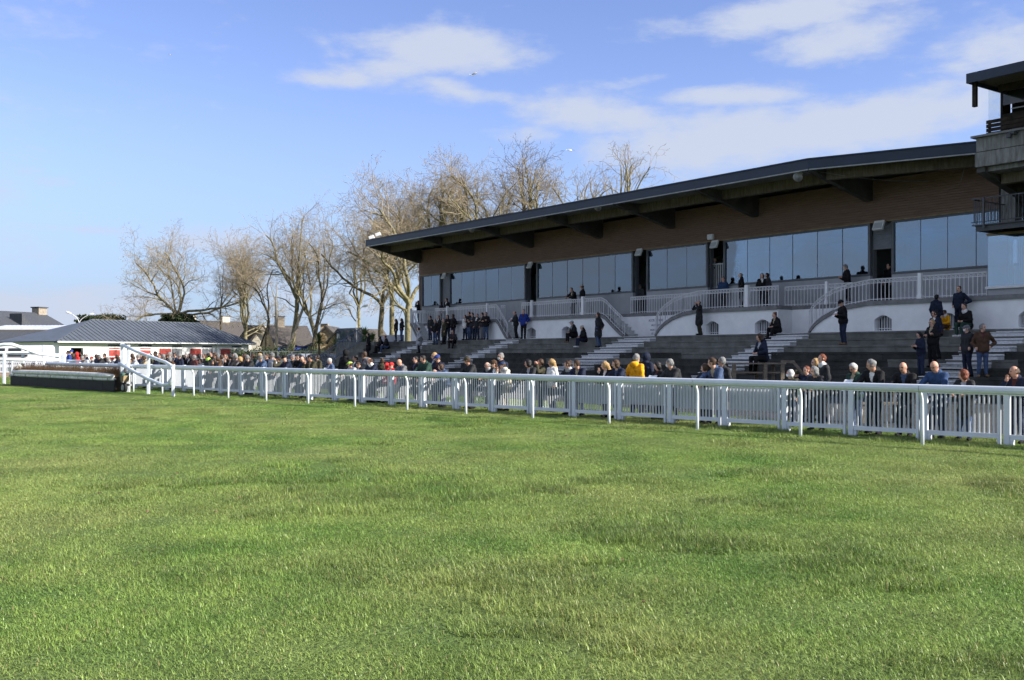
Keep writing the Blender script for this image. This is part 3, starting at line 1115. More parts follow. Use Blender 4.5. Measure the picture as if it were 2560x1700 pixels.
# roof: soffit sheets, timber purlin, steel brackets and blue fascia
BR = [-20.7, -28.18, -34.73, -40.55, -46.5, -53.2, -60.0, -67.0]
NF = 36.5
roof = MB(G)
SK = -28.18
NFR = 39.4                         # the eaves step back towards the tower


def nf_at(s):
    return NF if s <= SK else NF + (NFR - NF) * min(1, (s - SK) / (-20.7 - SK))


def slab(mb, s0, s1, off0, off1, z0a, z1a, z0b, z1b):
    """strip of roof between the eaves line + off0 and + off1"""
    a0, a1 = nf_at(s0), nf_at(s1)
    mb.hexa([(s0, a0 + off0, z0a), (s1, a1 + off0, z0a), (s1, a1 + off1, z0b), (s0, a0 + off1, z0b),
             (s0, a0 + off0, z1a), (s1, a1 + off0, z1a), (s1, a1 + off1, z1b), (s0, a0 + off1, z1b)])


RL = -67.3
for (s0, s1) in ((RL, SK), (SK, -20.7)):
    a0, a1 = nf_at(s0), nf_at(s1)
    roof.hexa([(s0, a0 + .1, 9.74), (s1, a1 + .1, 9.74), (s1, NU + 8, 9.9), (s0, NU + 8, 9.9), (s0, a0 + .1, 9.93), (s1, a1 + .1, 9.93), (s1, NU + 8, 10.1), (s0, NU + 8, 10.1)])
roof.box(-20.7, S_FAR, 39.4, NU + 8, 9.74, 10.0)
roof = roof.build('roof', M['soffit'], stand)
# profiled soffit: ribs running along the stand
mb = MB(G)
for i in range(18):
    u = i / 18
    for (s0, s1) in ((RL + .05, SK), (SK, -20.75)):
        a0, a1 = nf_at(s0), nf_at(s1)
        p0, p1 = a0 + .16 + (NU - a0 - .2) * u, a1 + .16 + (NU - a1 - .2) * u
        w0, w1 = (NU - a0) / 18 * .55, (NU - a1) / 18 * .55
        mb.hexa([(s0, p0, 9.68), (s1, p1, 9.68), (s1, p1 + w1, 9.68), (s0, p0 + w0, 9.68), (s0, p0 - .02, 9.745), (s1, p1 - .02, 9.745), (s1, p1 + w1 + .02, 9.745), (s0, p0 + w0 + .02, 9.745)])
mb.build('soffit_rib', M['soffit'], roof)['kind'] = 'stuff'
for i, (s0, s1) in enumerate(zip([RL] + BR[::-1][1:-1], BR[::-1][1:])):
    mb = MB(G)
    slab(mb, s0 + .004, s1 - .004, 0, .12, 9.60, 10.0, 9.60, 10.0)
    slab(mb, s0 + .004, s1 - .004, -.05, .125, 10.002, 10.05, 10.002, 10.07)
    mb.build('fascia', M['fascia'], roof)
    mb = MB(G)
    slab(mb, s0 + .02, s1 - .02, .02, .14, 9.55, 9.597, 9.55, 9.597)
    mb.build('fascia_edge_strip', M['steel_grey'], roof)
gb('end_fascia', M['fascia'], roof, (RL - .1, RL - .002, NF + .0, NU + 8, 9.6, 10.04))
for i in range(len(BR) - 1):
    s1, s0 = BR[i] - .14, BR[i + 1] + .14
    mb = MB(G)
    w = 1.75 if s1 < SK + 1 else 1.0
    a0, a1 = nf_at(s0) + w, nf_at(s1) + w
    mb.hexa([(s0, a0, 9.22), (s1, a1, 9.22), (s1, a1 + .3, 9.22), (s0, a0 + .3, 9.22), (s0, a0, 9.67), (s1, a1, 9.67), (s1, a1 + .3, 9.67), (s0, a0 + .3, 9.67)])
    mb.build('purlin', M['beam'], roof)
for s in BR:
    f = nf_at(s)
    mb = MB(G)
    mb.prism([(f + .13, 9.50), (f + .13, 9.73), (NU - .06, 9.73), (NU - .06, 8.62), (NU - .25, 8.56)], s - .13, s + .13, axis=0)
    mb.build('bracket', M['bracket'], roof)

# ------------------------------------------------------------------ lettering on the wall of the stair recess
M['letter'] = mat('faded_purple_lettering', (0.10, 0.07, 0.20), 0.9, 0.15, 20)
M['letter_pale'] = mat('faded_grey_lettering', (0.20, 0.20, 0.28), 0.9, 0.2, 20)
sg = thing('painted_notice', 'faded painted notice with four lines of capitals on the white wall between the stairs', 'sign')
s0 = s_of(1640.5, NR)
for i, (txt, sz, mm, zc) in enumerate((('ACCES INTERDIT', .175, 'letter', 3.55), ('AU PUBLIC', .175, 'letter', 3.29), ('SAUF LES JOURS', .15, 'letter_pale', 3.03), ('DE COURSES', .15, 'letter_pale', 2.83))):
    cu = bpy.data.curves.new('lettering', 'FONT')
    cu.body = txt
    cu.size = sz
    cu.align_x = 'CENTER'
    cu.align_y = 'CENTER'
    cu.extrude = 0.004
    cu.materials.append(M[mm])
    o = bpy.data.objects.new('lettering_source', cu)
    me = bpy.data.meshes.new_from_object(o)
    bpy.data.objects.remove(o)
    o = link('lettering', me, sg)
    o.location = G(s0, NR - .008, zc)
    o.scale = (0.86, 1.0, 1.0)
    o.rotation_euler = (radians(90), 0, atan2(-CP, SP))
gb('notice_field', M['white_wall'], sg, (s0 - .72, s0 + .72, NR - .005, NR + .001, 2.72, 3.70))

# ------------------------------------------------------------------ lamps and loudspeakers fixed to the stand
def flood(x, y, n, label, w=.42, h=.34):
    s = s_of(x, n)
    c = G(s, n, 0)
    z = pz(y, c[1])
    t_ = thing('floodlight', label, 'floodlight', 'white floodlights above the balcony doors')
    mb = MB(G)
    mb.hexa([(s - w / 2, n - .22, z - h / 2), (s + w / 2, n - .22, z - h / 2), (s + w / 2, n - .10, z - h / 2 - .05), (s - w / 2, n - .10, z - h / 2 - .05),
             (s - w / 2, n - .02, z + h / 2 + .06), (s + w / 2, n - .02, z + h / 2 + .06), (s + w / 2, n + .06, z + h / 2 - .02), (s - w / 2, n + .06, z + h / 2 - .02)])
    mb.build('housing', M['lamp_white'], t_, bevel=.02)
    mb = MB(G)
    mb.hexa([(s - w * .4, n - .218, z - h * .36), (s + w * .4, n - .218, z - h * .36), (s + w * .4, n - .19, z - h * .4), (s - w * .4, n - .19, z - h * .4),
             (s - w * .4, n - .06, z + h * .42), (s + w * .4, n - .06, z + h * .42), (s + w * .4, n - .03, z + h * .4), (s - w * .4, n - .03, z + h * .4)])
    mb.build('lens', M['lamp_lens'], t_)
    gb('arm', M['steel_grey'], t_, (s - .03, s + .03, n - .02, n + .25, z + .05, z + .10))


flood(1111, 690, NU - .25, 'white floodlight over the closed grey shutter at the far end of the stand', .40)
flood(1326, 663, NU - .25, 'white floodlight in the dark doorway left of the third glass bay')
flood(1599, 631, NU - .25, 'white floodlight at the top of the doorway right of the third glass bay', .45)
flood(1788, 611, NU - .25, 'white floodlight in the doorway with the barred gate', .46)
flood(2199, 564, NU - .25, 'white floodlight in front of the half-lowered shutter', .52, .36)
s = s_of(1781, NU)
t_ = thing('emergency_light', 'small boxy light mounted on the brown boards above the gated doorway', 'lamp')
zc = pz(593, G(s, NU, 0)[1])
gb('housing', M['lamp_white'], t_, (s - .2, s + .2, NU - .2, NU - .06, zc - .14, zc + .14), bevel=.02)
gb('diffuser', M['lamp_lens'], t_, (s - .16, s + .16, NU - .225, NU - .201, zc - .1, zc + .1))
for x, y, label in ((1180, 572, 'grey horn loudspeaker under the eaves nearest the far end of the stand'), (1496, 517, 'grey horn loudspeaker under the middle of the blue eaves'),
                    (1996, 441, 'grey horn loudspeaker at the bend of the blue eaves')):
    n_ = NF + .35
    s = s_of(x, n_)
    c = G(s, n_, 0)
    z = pz(y, c[1])
    t_ = thing('loudspeaker', label, 'loudspeaker', 'horn loudspeakers under the eaves')
    d = np.array([-0.45, -0.75, -0.5])
    d /= np.linalg.norm(d)
    p = np.array(G(s, n_, z))
    mb = MB()
    mb.tube([p - d * .28, p - d * .10, p, p + d * .10], [.08, .10, .13, .21], 14)
    mb.tube([p + d * .10, p + d * .08, p], [.19, .16, .06], 14)
    mb.build('horn', M['lamp_white'], t_, smooth=True)
    mb = MB()
    mb.bar(p - d * .1, (p[0], p[1], 9.6), .05, .05)
    mb.bar(p + np.array([.1, .02, .08]), (p[0] + .16, p[1] + .03, 9.6), .04, .12)
    mb.build('mounting_arm', M['lamp_white'], t_)
for i, (sx, label) in enumerate(((RL + .55, 'white floodlight tilted on the roof corner at the far end'), (RL + 1.5, 'white floodlight facing out on the roof edge beside the corner one'))):
    p = np.array(G(sx, NF + .15, 10.25))
    t_ = thing('roof_floodlight', label, 'floodlight', 'floodlights on the roof edge')
    mb = MB()
    mb.bar(p + np.array([-.20, 0, -.12 + .12 * i]), p + np.array([.16, 0, .02 + .12 * i]), .32, .24)
    mb.build('housing', M['lamp_white'], t_, bevel=.02)
    mb = MB()
    mb.bar(p + np.array([0, 0, -.22]), p, .06, .06)
    mb.build('stand_arm', M['steel_grey'], t_)

# ------------------------------------------------------------------ tower at the near end
tower = thing('judges_tower', 'concrete and glass lookout tower rising at the near end of the grandstand', 'tower')
T0, T1 = -20.7, -6.0
par = gb('parapet', M['concrete_band'], tower, (T0, T1, 36.5, 36.75, 8.57, 9.10), (T0, T0 + .25, 36.751, 40.9, 8.57, 9.10))
gb('parapet_panel', M['concrete_band'], par, (T0 + .03, T1, 36.53, 36.78, 9.13, 9.64), (T0 + .03, T0 + .25, 36.781, 40.9, 9.13, 9.64))
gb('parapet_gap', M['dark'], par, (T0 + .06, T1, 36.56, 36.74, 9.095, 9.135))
gb('parapet_cap', M['coping'], par, (T0 - .12, T1, 36.40, 36.86, 9.645, 9.72), (T0 - .12, T0 + .3, 36.861, 40.9, 9.645, 9.72))
for i, sx in enumerate((-19.2, -17.4, -15.6)):
    mb = MB(G)
    mb.box(sx - .1, sx + .1, 36.25, 36.5, 9.52, 9.62)
    mb.box(sx - .16, sx - .02, 36.2, 36.36, 9.40, 9.56)
    mb.build('spotlight', M['steel_dark'], par)
gb('deck', M['concrete_band'], tower, (T0, T1, 36.76, 44, 8.4, 8.56))
gb('under_beam', M['beam'], tower, (T0 + .4, T1, 37.6, 37.95, 8.02, 8.398), (T0 + .4, T1, 39.3, 39.6, 8.02, 8.398))
mb = MB(G)
mb.prism([(36.6, 8.38), (36.6, 8.565), (NU - .1, 8.565), (NU - .1, 7.45), (NU - .4, 7.4)], T0 + .01, T0 + .33, axis=0)
mb.build('bracket', M['bracket'], tower)
gb('end_pier', M['fascia'], tower, (T0 - .42, T0 - .02, 38.0, 41, 8.6, 9.98))
sl = thing('slat_screen', 'dark stained timber slat screen on top of the tower parapet', 'screen')
s0 = s_of(2466, 36.95)
for i in range(4):
    gb('slat', M['wood_dark'], sl, (s0, T1, 36.93, 36.97, 9.74 + .15 * i, 9.865 + .15 * i))
for q in (0.05, 2.2, 4.4, 6.6):
    gb('screen_post', M['wood_dark'], sl, (s0 + q, s0 + q + .08, 36.972, 37.05, 9.72, 10.33))
gs = gb('side_screen', M['glass_screen'], tower, (s0 + .06, s0 + .075, 36.98, 38.15, 9.73, 11.44))
# cabin with dark window and overhanging roof
sC = s_of(2501, 37.7)
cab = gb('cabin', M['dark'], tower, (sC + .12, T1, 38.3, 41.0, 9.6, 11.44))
gb('cabin_front', M['wood_dark'], cab, (sC, T1, 37.7, 37.78, 9.73, 10.62))
gb('cabin_post', M['wood_dark'], cab, (sC, sC + .08, 37.7, 38.28, 10.622, 11.44))
gb('cabin_glass', M['glass_dark'], cab, (sC + .09, T1, 37.72, 37.735, 10.95, 11.44))
gb('cabin_rail', M['steel_grey'], cab, (sC + .3, T1, 37.9, 37.93, 10.80, 10.84))
sr0 = s_of(2416, 35.0)
rf = gb('tower_roof', M['beam'], tower, (sr0 + .05, T1, 35.05, 41.5, 11.45, 11.60))
gb('roof_fascia', M['fascia'], rf, (sr0, T1, 34.98, 35.08, 11.32, 11.66), (sr0, sr0 + .06, 35.081, 41.5, 11.32, 11.66), (sr0 + .061, T1, 35.081, 41.5, 11.605, 11.66))
gb('inner_fascia', M['wood_dark'], rf, (sr0 + .3, T1, 36.6, 36.7, 11.2, 11.449))
sp_ = s_of(2438.5, 35.4)
gb('rain_pipe', M['wood_dark'], rf, (sp_ - .07, sp_ + .07, 35.3, 35.44, 10.52, 11.449))
# steel balcony below the lookout
bz = 6.55
bn, s0b = 37.4, s_of(2428, 37.4)
bal = gb('steel_balcony', M['steel_dark'], tower, (s0b + .12, T1, bn + .1, bn + .2, bz - .22, bz - .02), (s0b + .12, s0b + .22, bn + .201, NU, bz - .22, bz - .02))
gb('balcony_deck', M['steel_dark'], bal, (s0b + .02, T1, bn, NU - .01, bz - .018, bz + .02))
mb = MB(G)
hz = bz + 1.02
mb.box(s0b, T1, bn, bn + .04, hz - .04, hz)
mb.box(s0b, s0b + .04, bn + .041, NU - .2, hz - .04, hz)
mb.box(s0b, T1, bn, bn + .03, bz + .10, bz + .13)
q = s0b + .12
while q < T1:
    mb.box(q, q + .018, bn + .008, bn + .026, bz + .12, hz - .04)
    q += .13
q = bn + .15
while q < NU - .3:
    mb.box(s0b + .008, s0b + .026, q, q + .018, bz + .02, hz - .04)
    q += .13
mb.build('balcony_railing', M['steel_dark'], bal)['kind'] = 'stuff'
for q in (s0b + .45, s0b + 2.3, s0b + 4.2, s0b + 6.1):
    gb('balcony_post', M['steel_dark'], bal, (q, q + .08, bn - .03, bn - .002, bz - .15, hz + .0))
sc = s_of(2528, 40.0)
gb('column', M['concrete_band'], tower, (sc - .28, sc + .28, 39.75, 40.3, bz + .022, 8.39))
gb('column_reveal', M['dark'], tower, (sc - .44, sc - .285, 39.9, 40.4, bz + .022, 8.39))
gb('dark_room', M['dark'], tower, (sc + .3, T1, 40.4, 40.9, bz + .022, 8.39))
# glass bay at balcony level
nb_, zb0, zb1 = 38.96, 4.30, 6.28
sb0 = s_of(2469, nb_)
bay = gb('bay', M['grey_wall'], tower, (sb0 + .02, T1, nb_ + .03, NU - .05, ZB + .003, zb0 - .08))
gb('bay_sill', M['iron_white'], bay, (sb0 - .06, T1, nb_ - .08, NU - .05, zb0 - .077, zb0 + .02))
gb('bay_head', M['trimwood'], bay, (sb0 - .02, T1, nb_ - .04, NU - .05, zb1, zb1 + .1))
for i in range(4):
    a = sb0 + .01 + 2.4 * i
    gb('pane', M['glass_bay'], bay, (a, a + 2.38, nb_, nb_ + .012, zb0 + .021, zb1 - .002))
    if i < 3:
        gb('mullion', M['frame'], bay, (a + 2.381, a + 2.399, nb_ + .013, nb_ + .05, zb0 + .021, zb1 - .002))
gb('pane', M['glass_clear'], bay, (sb0, sb0 + .009, nb_ + .015, NU - .06, zb0 + .021, zb1 - .002))
for i, (a, w) in enumerate(((.6, .12), (1.0, .2), (1.7, .35), (2.3, .16), (3.1, .3))):
    mb = MB(G)
    for j in range(6):
        q = sb0 + a + w * j / 6
        mb.box(q, q + w / 6, nb_ + .45 + .05 * (j % 2), nb_ + .47 + .05 * (j % 2), zb0 + .03, zb1 - .03)
    mb.build('curtain', M['grey_wall'], bay)
gb('bay_back', M['grey_wall'], bay, (sb0 + .6, T1, NU + .8, NU + .9, ZB, zb1 + .3))

# slack cables under the eaves
mb = MB()
pa, pb = np.array(G(s_of(2048, 37.0), 37.0, 9.5)), np.array(G(s_of(2322, 40.6), 40.6, 9.05))
mb.tube([pa + (pb - pa) * t - np.array([0, 0, .12 * sin(pi * t)]) for t in np.linspace(0, 1, 9)], .012, 4)
pa, pb = np.array(G(s_of(2416, 39.6), 39.6, 9.5)), np.array(G(s_of(2402, 40.8), 40.8, 8.9))
mb.tube([pa, pb], .012, 4)
mb.build('cable', M['shutter'], roof)
# ------------------------------------------------------------------ running rail of white plastic on curved posts
rail = thing('running_rail', 'white plastic running rail on curved posts along the edge of the turf', 'rail')
u_t = np.array([-0.707, -0.707, 0])              # towards the track
d_r = np.array([RAILD[0], RAILD[1], 0]) / math.hypot(*RAILD)
prof = [(-.075, .03), (-.085, -.02), (-.07, -.07), (-.03, -.105), (.02, -.10), (.055, -.06), (.065, 0.0), (.055, .045), (.02, .066), (-.02, .068), (-.055, .055)]


def rail_piece(i0, i1, lift=0.0, name='rail_length'):
    mb = MB()
    vs = []
    for i in (i0, i1):
        x, y = rail_pt(i)
        c = np.array([x, y, ground_z(y) + 1.035 + lift]) + u_t * .10
        for (a, h) in prof:
            vs.append(c - u_t * a * .85 + np.array([0, 0, h * .84 + .008]))
    k = len(prof)
    mb.add(vs, [(j, (j + 1) % k, (j + 1) % k + k, j + k) for j in range(k)] + [tuple(range(k)), tuple(range(2 * k - 1, k - 1, -1))])
    return mb.build(name, M['pvc'], rail, bevel=0)


i = -4.0
while i < 16.5:
    rail_piece(i + .002, min(i + 2, 16.5) - .002)
    i += 2.0
post_me = None
rp = random.Random(5)
for i in range(-3, 17):
    x, y = rail_pt(i)
    if post_me is None:
        mb = MB()
        pts = [np.array([0, 0, -.12]), np.array([0, 0, .35]), np.array([0, 0, .72])]
        for t_ in range(1, 7):
            a = t_ / 6 * pi / 2 * .92
            pts.append(np.array([-.125 * (1 - cos(a)), 0, .72 + .24 * sin(a)]))
        mb.tube(pts, [.034] * 3 + [.033] * 6, 10)
        post_me = mb.mesh('rail_post', M['pvc'], smooth=True)
    o = link('rail_post', post_me, rail)
    o.location = (x, y, ground_z(y))
    o.rotation_euler = (rp.uniform(-.012, .012), rp.uniform(-.012, .012), radians(45))
    # collar where the post meets the rail
# ------------------------------------------------------------------ white picket fence that holds the crowd
fence = thing('picket_fence', 'white plastic picket fence with square posts where the crowd leans', 'fence')
PANEL = 1.51
d_f = np.array([FEND[0], FEND[1], 0])
ang_f = atan2(FEND[1], FEND[0])


def fbox(name, q0, q1, off0, off1, z0, z1, parent, m=None, mesh_cache={}):
    key = (name, round(q1 - q0, 3), off0, off1, z0, z1)
    me = mesh_cache.get(key)
    if me is None:
        mb = MB()
        mb.box(0, q1 - q0, -off1, -off0, z0, z1)
        me = mesh_cache[key] = mb.mesh(name, m or M['pvc'])
    o = link(name, me, parent)
    x, y = fence_pt(q0)
    o.location = (x, y, ground_z(y))
    o.rotation_euler = (0, 0, ang_f)
    return o


picks = []
rest = MB()
for j in range(-4, 31):
    q0 = -0.116 + PANEL * j
    # thick post with base plate and cap, thin stile of the neighbouring panel
    fbox('fence_post', q0 - .055, q0 + .055, -.035, .035, -.05, 1.0, fence)
    fbox('post_cap', q0 - .068, q0 + .068, -.05, .05, 1.002, 1.055, fence)
    fbox('post_foot', q0 - .115, q0 - .058, -.02, .05, -.04, .10, fence)
    fbox('end_stile', q0 + .115, q0 + .165, -.03, .03, -.03, .985, fence)
    fbox('top_rail', q0 + .058, q0 + PANEL - .058, -.028, .028, .90, .97, fence)
    fbox('bottom_rail', q0 + .17, q0 + PANEL - .06, -.028, .028, .115, .20, fence)
    for k in range(14):
        picks.append(q0 + .235 + .0875 * k)
pm = None
for c, q in enumerate(picks):
    x, y = fence_pt(q)
    if 0 <= c - 42 < 300:
        if pm is None:
            mb = MB()
            ww, tt = .018, .009
            ring = [(-ww, -tt + .004), (-ww + .004, -tt), (ww - .004, -tt), (ww, -tt + .004), (ww, tt - .004), (ww - .004, tt), (-ww + .004, tt), (-ww, tt - .004)]
            mb.add([(a, b, .201) for a, b in ring] + [(a, b, .899) for a, b in ring], [(k, (k + 1) % 8, (k + 1) % 8 + 8, k + 8) for k in range(8)])
            pm = mb.mesh('picket', M['pvc_thin'])
        o = link('picket', pm, fence)
        o.location = (x, y, ground_z(y))
        o.rotation_euler = (0, 0, ang_f)
    else:
        g_ = ground_z(y)
        a = np.array([x, y, 0])
        rest.bar(a + (0, 0, g_ + .201), a + (0, 0, g_ + .899), .028, .034, up=(FEND[0], FEND[1], 0))
rest.build('far_pickets', M['pvc_thin'], fence)['kind'] = 'stuff'
# pale boards fixed behind five panels
M['board_pale'] = mat('pale_blue_plastic_board', (0.50, 0.54, 0.58), 0.5, 0.06, 1.5, 0.04, 12, 0.4)
for j, nm in zip(range(3, 7), ('behind the fence panel nearest the bald spectators', 'second from the near end behind the fence', 'third from the near end behind the fence', 'behind the fence below the yellow coat')):
    q0 = -0.116 + PANEL * j
    o = fbox('backing_board', q0 + .02, q0 + PANEL - .03, .14, .152, .36 + .03 * (j % 2), 1.0, None, M['board_pale'])
    tag(o, 'pale board ' + nm, 'board', 'pale boards behind the fence')

# ------------------------------------------------------------------ portable brush hurdle with white padded rolls
hur = thing('brush_hurdle', 'portable steeplechase hurdle with black rubber front, padded rolls and brown brush', 'hurdle')
A = np.array([px(308, 41.2), 41.2, ground_z(41.2)])
B = np.array([px(46, 48.4), 48.4, ground_z(48.4)])
dh = (B - A)
LH = np.linalg.norm(dh[:2])
dh = dh / LH
nh = np.array([-dh[1], dh[0], 0])                # towards the track side
if np.dot(nh, np.array([-1, -1, 0])) < 0:
    nh = -nh


def H(u, v, w):
    p = A + dh * u + nh * v
    return (p[0], p[1], A[2] + (B[2] - A[2]) * u / LH + w)


mb = MB(H)
k = 10
for i in range(k):
    mb.box(LH * i / k + .008, LH * (i + 1) / k - .008, .30 + .02 * (i % 2), .36, .0, .50)
mb.build('rubber_front', M['black_rubber'], hur)
mb = MB(H)
mb.box(0.05, LH - .05, -.35, .28, .02, .6)
mb.build('hurdle_core', M['wood_dark'], hur)


def roll(name, u0, u1, v, w, r, sag, parent=hur):
    mb = MB(H)
    pts = [(u0 + (u1 - u0) * i / 12, v, w + sag * sin(pi * i / 12)) for i in range(13)]
    rr = [r * .75] + [r] * 11 + [r * .75]
    mb.tube(pts, rr, 12)
    return mb.build(name, M['pvc_old'], parent, smooth=True)


roll('padded_roll', .12, LH - .35, .36, .63, .10, .025)
roll('padded_roll', .02, LH - .1, .33, .50, .075, .0)
for i in range(8):
    u = .5 + (LH - 1) * i / 7
    mb = MB(H)
    mb.tube([(u, .33 + .08 * cos(t_), .50 + .08 * sin(t_)) for t_ in np.linspace(0, 2 * pi, 9)], .012, 5)
    mb.build('binding_strap', M['black_rubber'], hur)
mb = MB(H)
mb.tube([(LH - .05, .34, .40), (LH + .02, .15, .62), (LH - .03, -.1, .93)], [.13, .13, .13], 12)
mb.build('end_roll', M['pvc_old'], hur, smooth=True)
mb = MB(H)
mb.box(LH - .04, LH + .02, .0, .34, 0, .42)
mb.build('end_plate', M['steel_grey'], hur)
# brush: thousands of twigs bundled between the rails
M['brush'] = mat('dry_brown_brush', (0.055, 0.032, 0.02), 0.95, 0.5, 9, 0, 10, 0.1, col2=(0.17, 0.105, 0.06))
hb = np.random.default_rng(5)
mb = MB(H)
for i in range(3600):
    u, v = hb.random() * (LH - .1) + .05, hb.uniform(-.32, .26)
    h0, h1 = hb.uniform(.4, .6), hb.uniform(.90, 1.07) - .10 * max(0, (v - .0))
    du, dv = hb.normal(0, .05, 2)
    w_ = .012
    mb.add([(u, v, h0), (u + w_, v + w_, h0), (u + w_ * .4 + du, v + dv + .1 * (v > .1), h1)], [(0, 1, 2)])
mb.build('brush', M['brush'], hur, fix=False)['kind'] = 'stuff'
# wheel and tool box at the near end
def wheel(name, c, r, w, axis, parent, hubm=None):
    a = np.array(axis, float)
    a /= np.linalg.norm(a)
    c = np.array(c, float)
    mb = MB()
    mb.tube([c - a * w / 2, c - a * w * .35, c + a * w * .35, c + a * w / 2], [r * .86, r, r, r * .86], 18)
    t_ = mb.build(name, M['tyre'], parent, smooth=False)
    mb = MB()
    mb.tube([c - a * (w / 2 + .012), c + a * (w / 2 + .012)], [r * .58, r * .58], 14)
    mb.build('rim', hubm or M['steel_grey'], t_)
    return t_


wheel('transport_wheel', H(-.45, .18, .19), .20, .12, nh, hur)
mb = MB(H)
mb.box(-.75, -.1, .02, .10, .25, .33)
mb.build('axle_arm', M['steel_grey'], hur)
M['green_plastic'] = mat('dark_green_plastic', (0.03, 0.09, 0.07), 0.5, 0.1, 5)
mb = MB(H)
mb.box(-.42, -.18, -.05, .25, .42, .75)
mb.build('green_cover', M['green_plastic'], hur, bevel=.04)
mb = MB(H)
mb.box(-.72, -.5, .10, .34, .42, .66)
mb.build('wooden_box', M['trimwood'], hur)

# ------------------------------------------------------------------ wing of white tubes beside the hurdle
wing = thing('hurdle_wing', 'sloping wing of thick white tubes at the near end of the hurdle', 'wing')


def at(x, y, Y):
    return np.array([px(x, Y), Y, pz(y, Y)])


def tubes(name, pts, r, parent, sides=10, m=None):
    mb = MB()
    mb.tube(pts, r, sides)
    return mb.build(name, m or M['pvc'], parent, smooth=True)


def post(name, x, ytop, Y, w, parent, m=None):
    mb = MB()
    c = at(x, ytop, Y)
    mb.box(c[0] - w / 2, c[0] + w / 2, Y - w / 2, Y + w / 2, ground_z(Y) - .05, c[2])
    return mb.build(name, m or M['pvc'], parent, bevel=.008)


tubes('upper_tube', [at(303, 861, 41.4), at(340, 878, 40.3), at(380, 893, 39.1), at(415, 906, 38), at(428, 914, 37.5), at(433, 928, 37.2), at(432, 945, 37.1), at(424, 960, 37.2), at(408, 963, 37.6), at(370, 947, 38.9), at(330, 926, 40.2), at(298, 909, 41.3)], .062, wing)
post('wing_post', 306, 858, 41.3, .12, wing)
post('wing_post', 321, 862, 41.0, .11, wing)
post('wing_post', 371, 884, 39.35, .10, wing)
post('wing_post', 433, 911, 37.35, .10, wing)
wing2 = thing('far_hurdle_wing', 'arched wing of white tubes beyond the far end of the hurdle', 'wing')
tubes('upper_tube', [at(-40, 872, 50), at(-10, 864, 50), at(10, 861, 50), at(30, 861, 50), at(60, 871, 50.5), at(95, 884, 51), at(125, 888, 51.2), at(152, 888.5, 51.3)], .085, wing2)
tubes('middle_tube', [at(-50, 882, 50.2), at(92, 882.5, 51.1)], .08, wing2)
tubes('lower_tube', [at(-50, 899, 50), at(152, 900, 51.3)], .07, wing2)
post('wing_post', 10.5, 884, 50, .11, wing2)
post('wing_post', 57, 872, 51, .11, wing2)
post('wing_post', 108, 863, 52, .11, wing2)
post('wing_post', 158, 882, 51.6, .20, wing2)
gate = thing('low_white_barrier', 'low white square-tube barrier standing behind the brush', 'barrier')
for nm, a, b in (('barrier_leg', (162, 885, 52), (162, 930, 52)), ('barrier_leg', (218.5, 900, 51), (218.5, 930, 51)), ('top_bar', (162, 901, 52), (219, 902, 51))):
    mb = MB()
    pa, pb = at(*a), at(*b)
    if nm == 'barrier_leg':
        pb[2] = ground_z(52) - .02
    mb.bar(pa, pb, .09, .09)
    mb.build(nm, M['pvc'], gate)
# far white fence on the left, beyond the sand
ff = thing('far_picket_fence', 'low white picket fence across the sand track at the far side', 'fence')
Yf = 74.0
mb = MB()
for k in range(70):
    x = px(-30, Yf) + k * .125
    mb.box(x, x + .05, Yf, Yf + .03, ground_z(Yf) + .12, ground_z(Yf) + .9)
mb.build('far_pickets', M['pvc'], ff)['kind'] = 'stuff'
for z0, z1 in ((.08, .17), (.86, .95)):
    mb = MB()
    mb.box(px(-30, Yf), px(270, Yf), Yf - .03, Yf - .002, ground_z(Yf) + z0, ground_z(Yf) + z1)
    mb.build('fence_rail', M['pvc'], ff)
for k in range(6):
    x = px(-30, Yf) + k * 1.7
    mb = MB()
    mb.box(x, x + .09, Yf - .1, Yf - .033, ground_z(Yf) - .03, ground_z(Yf) + 1.05)
    mb.build('fence_post', M['pvc'], ff)

# ------------------------------------------------------------------ timber stand for the course official
desk = thing('timber_stand', 'raised weathered timber desk and platform where the official sits in front of the terrace', 'platform')
YD = 34.0
zt = pz(907, YD)
x0, x1 = px(1826, YD), px(1950, YD)
gz = ground_z(YD)
for (a, b, c, d, e, f, nm) in ((x0 - .05, x1 + .08, YD - .5, YD + .9, zt - .045, zt, 'desk_top'), (x0, x1, YD - .45, YD + .85, gz + .92, gz + .97, 'lower_shelf')):
    mb = MB()
    w = (d - c) / 5
    for q in range(5):
        mb.box(a, b, c + w * q + .006, c + w * (q + 1) - .006, e, f)
    mb.build(nm, M['wood_old'], desk)
for xx in (x0 + .03, px(1905, YD), x1 - .03):
    for yy in (YD - .42, YD + .8):
        mb = MB()
        mb.box(xx - .06, xx + .06, yy - .05, yy + .05, gz - .02, zt - .048)
        mb.build('leg', M['wood_old'], desk)
mb = MB()
mb.bar(np.array([x1 + .1, YD + .3, zt + .05]), np.array([px(1992, YD), YD + .3, zt + .02]), .06, .09)
mb.bar(np.array([px(1988, YD), YD + .3, zt + .05]), np.array([px(2065, YD), YD + .2, gz]), .08, .09)
mb.build('brace', M['wood_old'], desk)
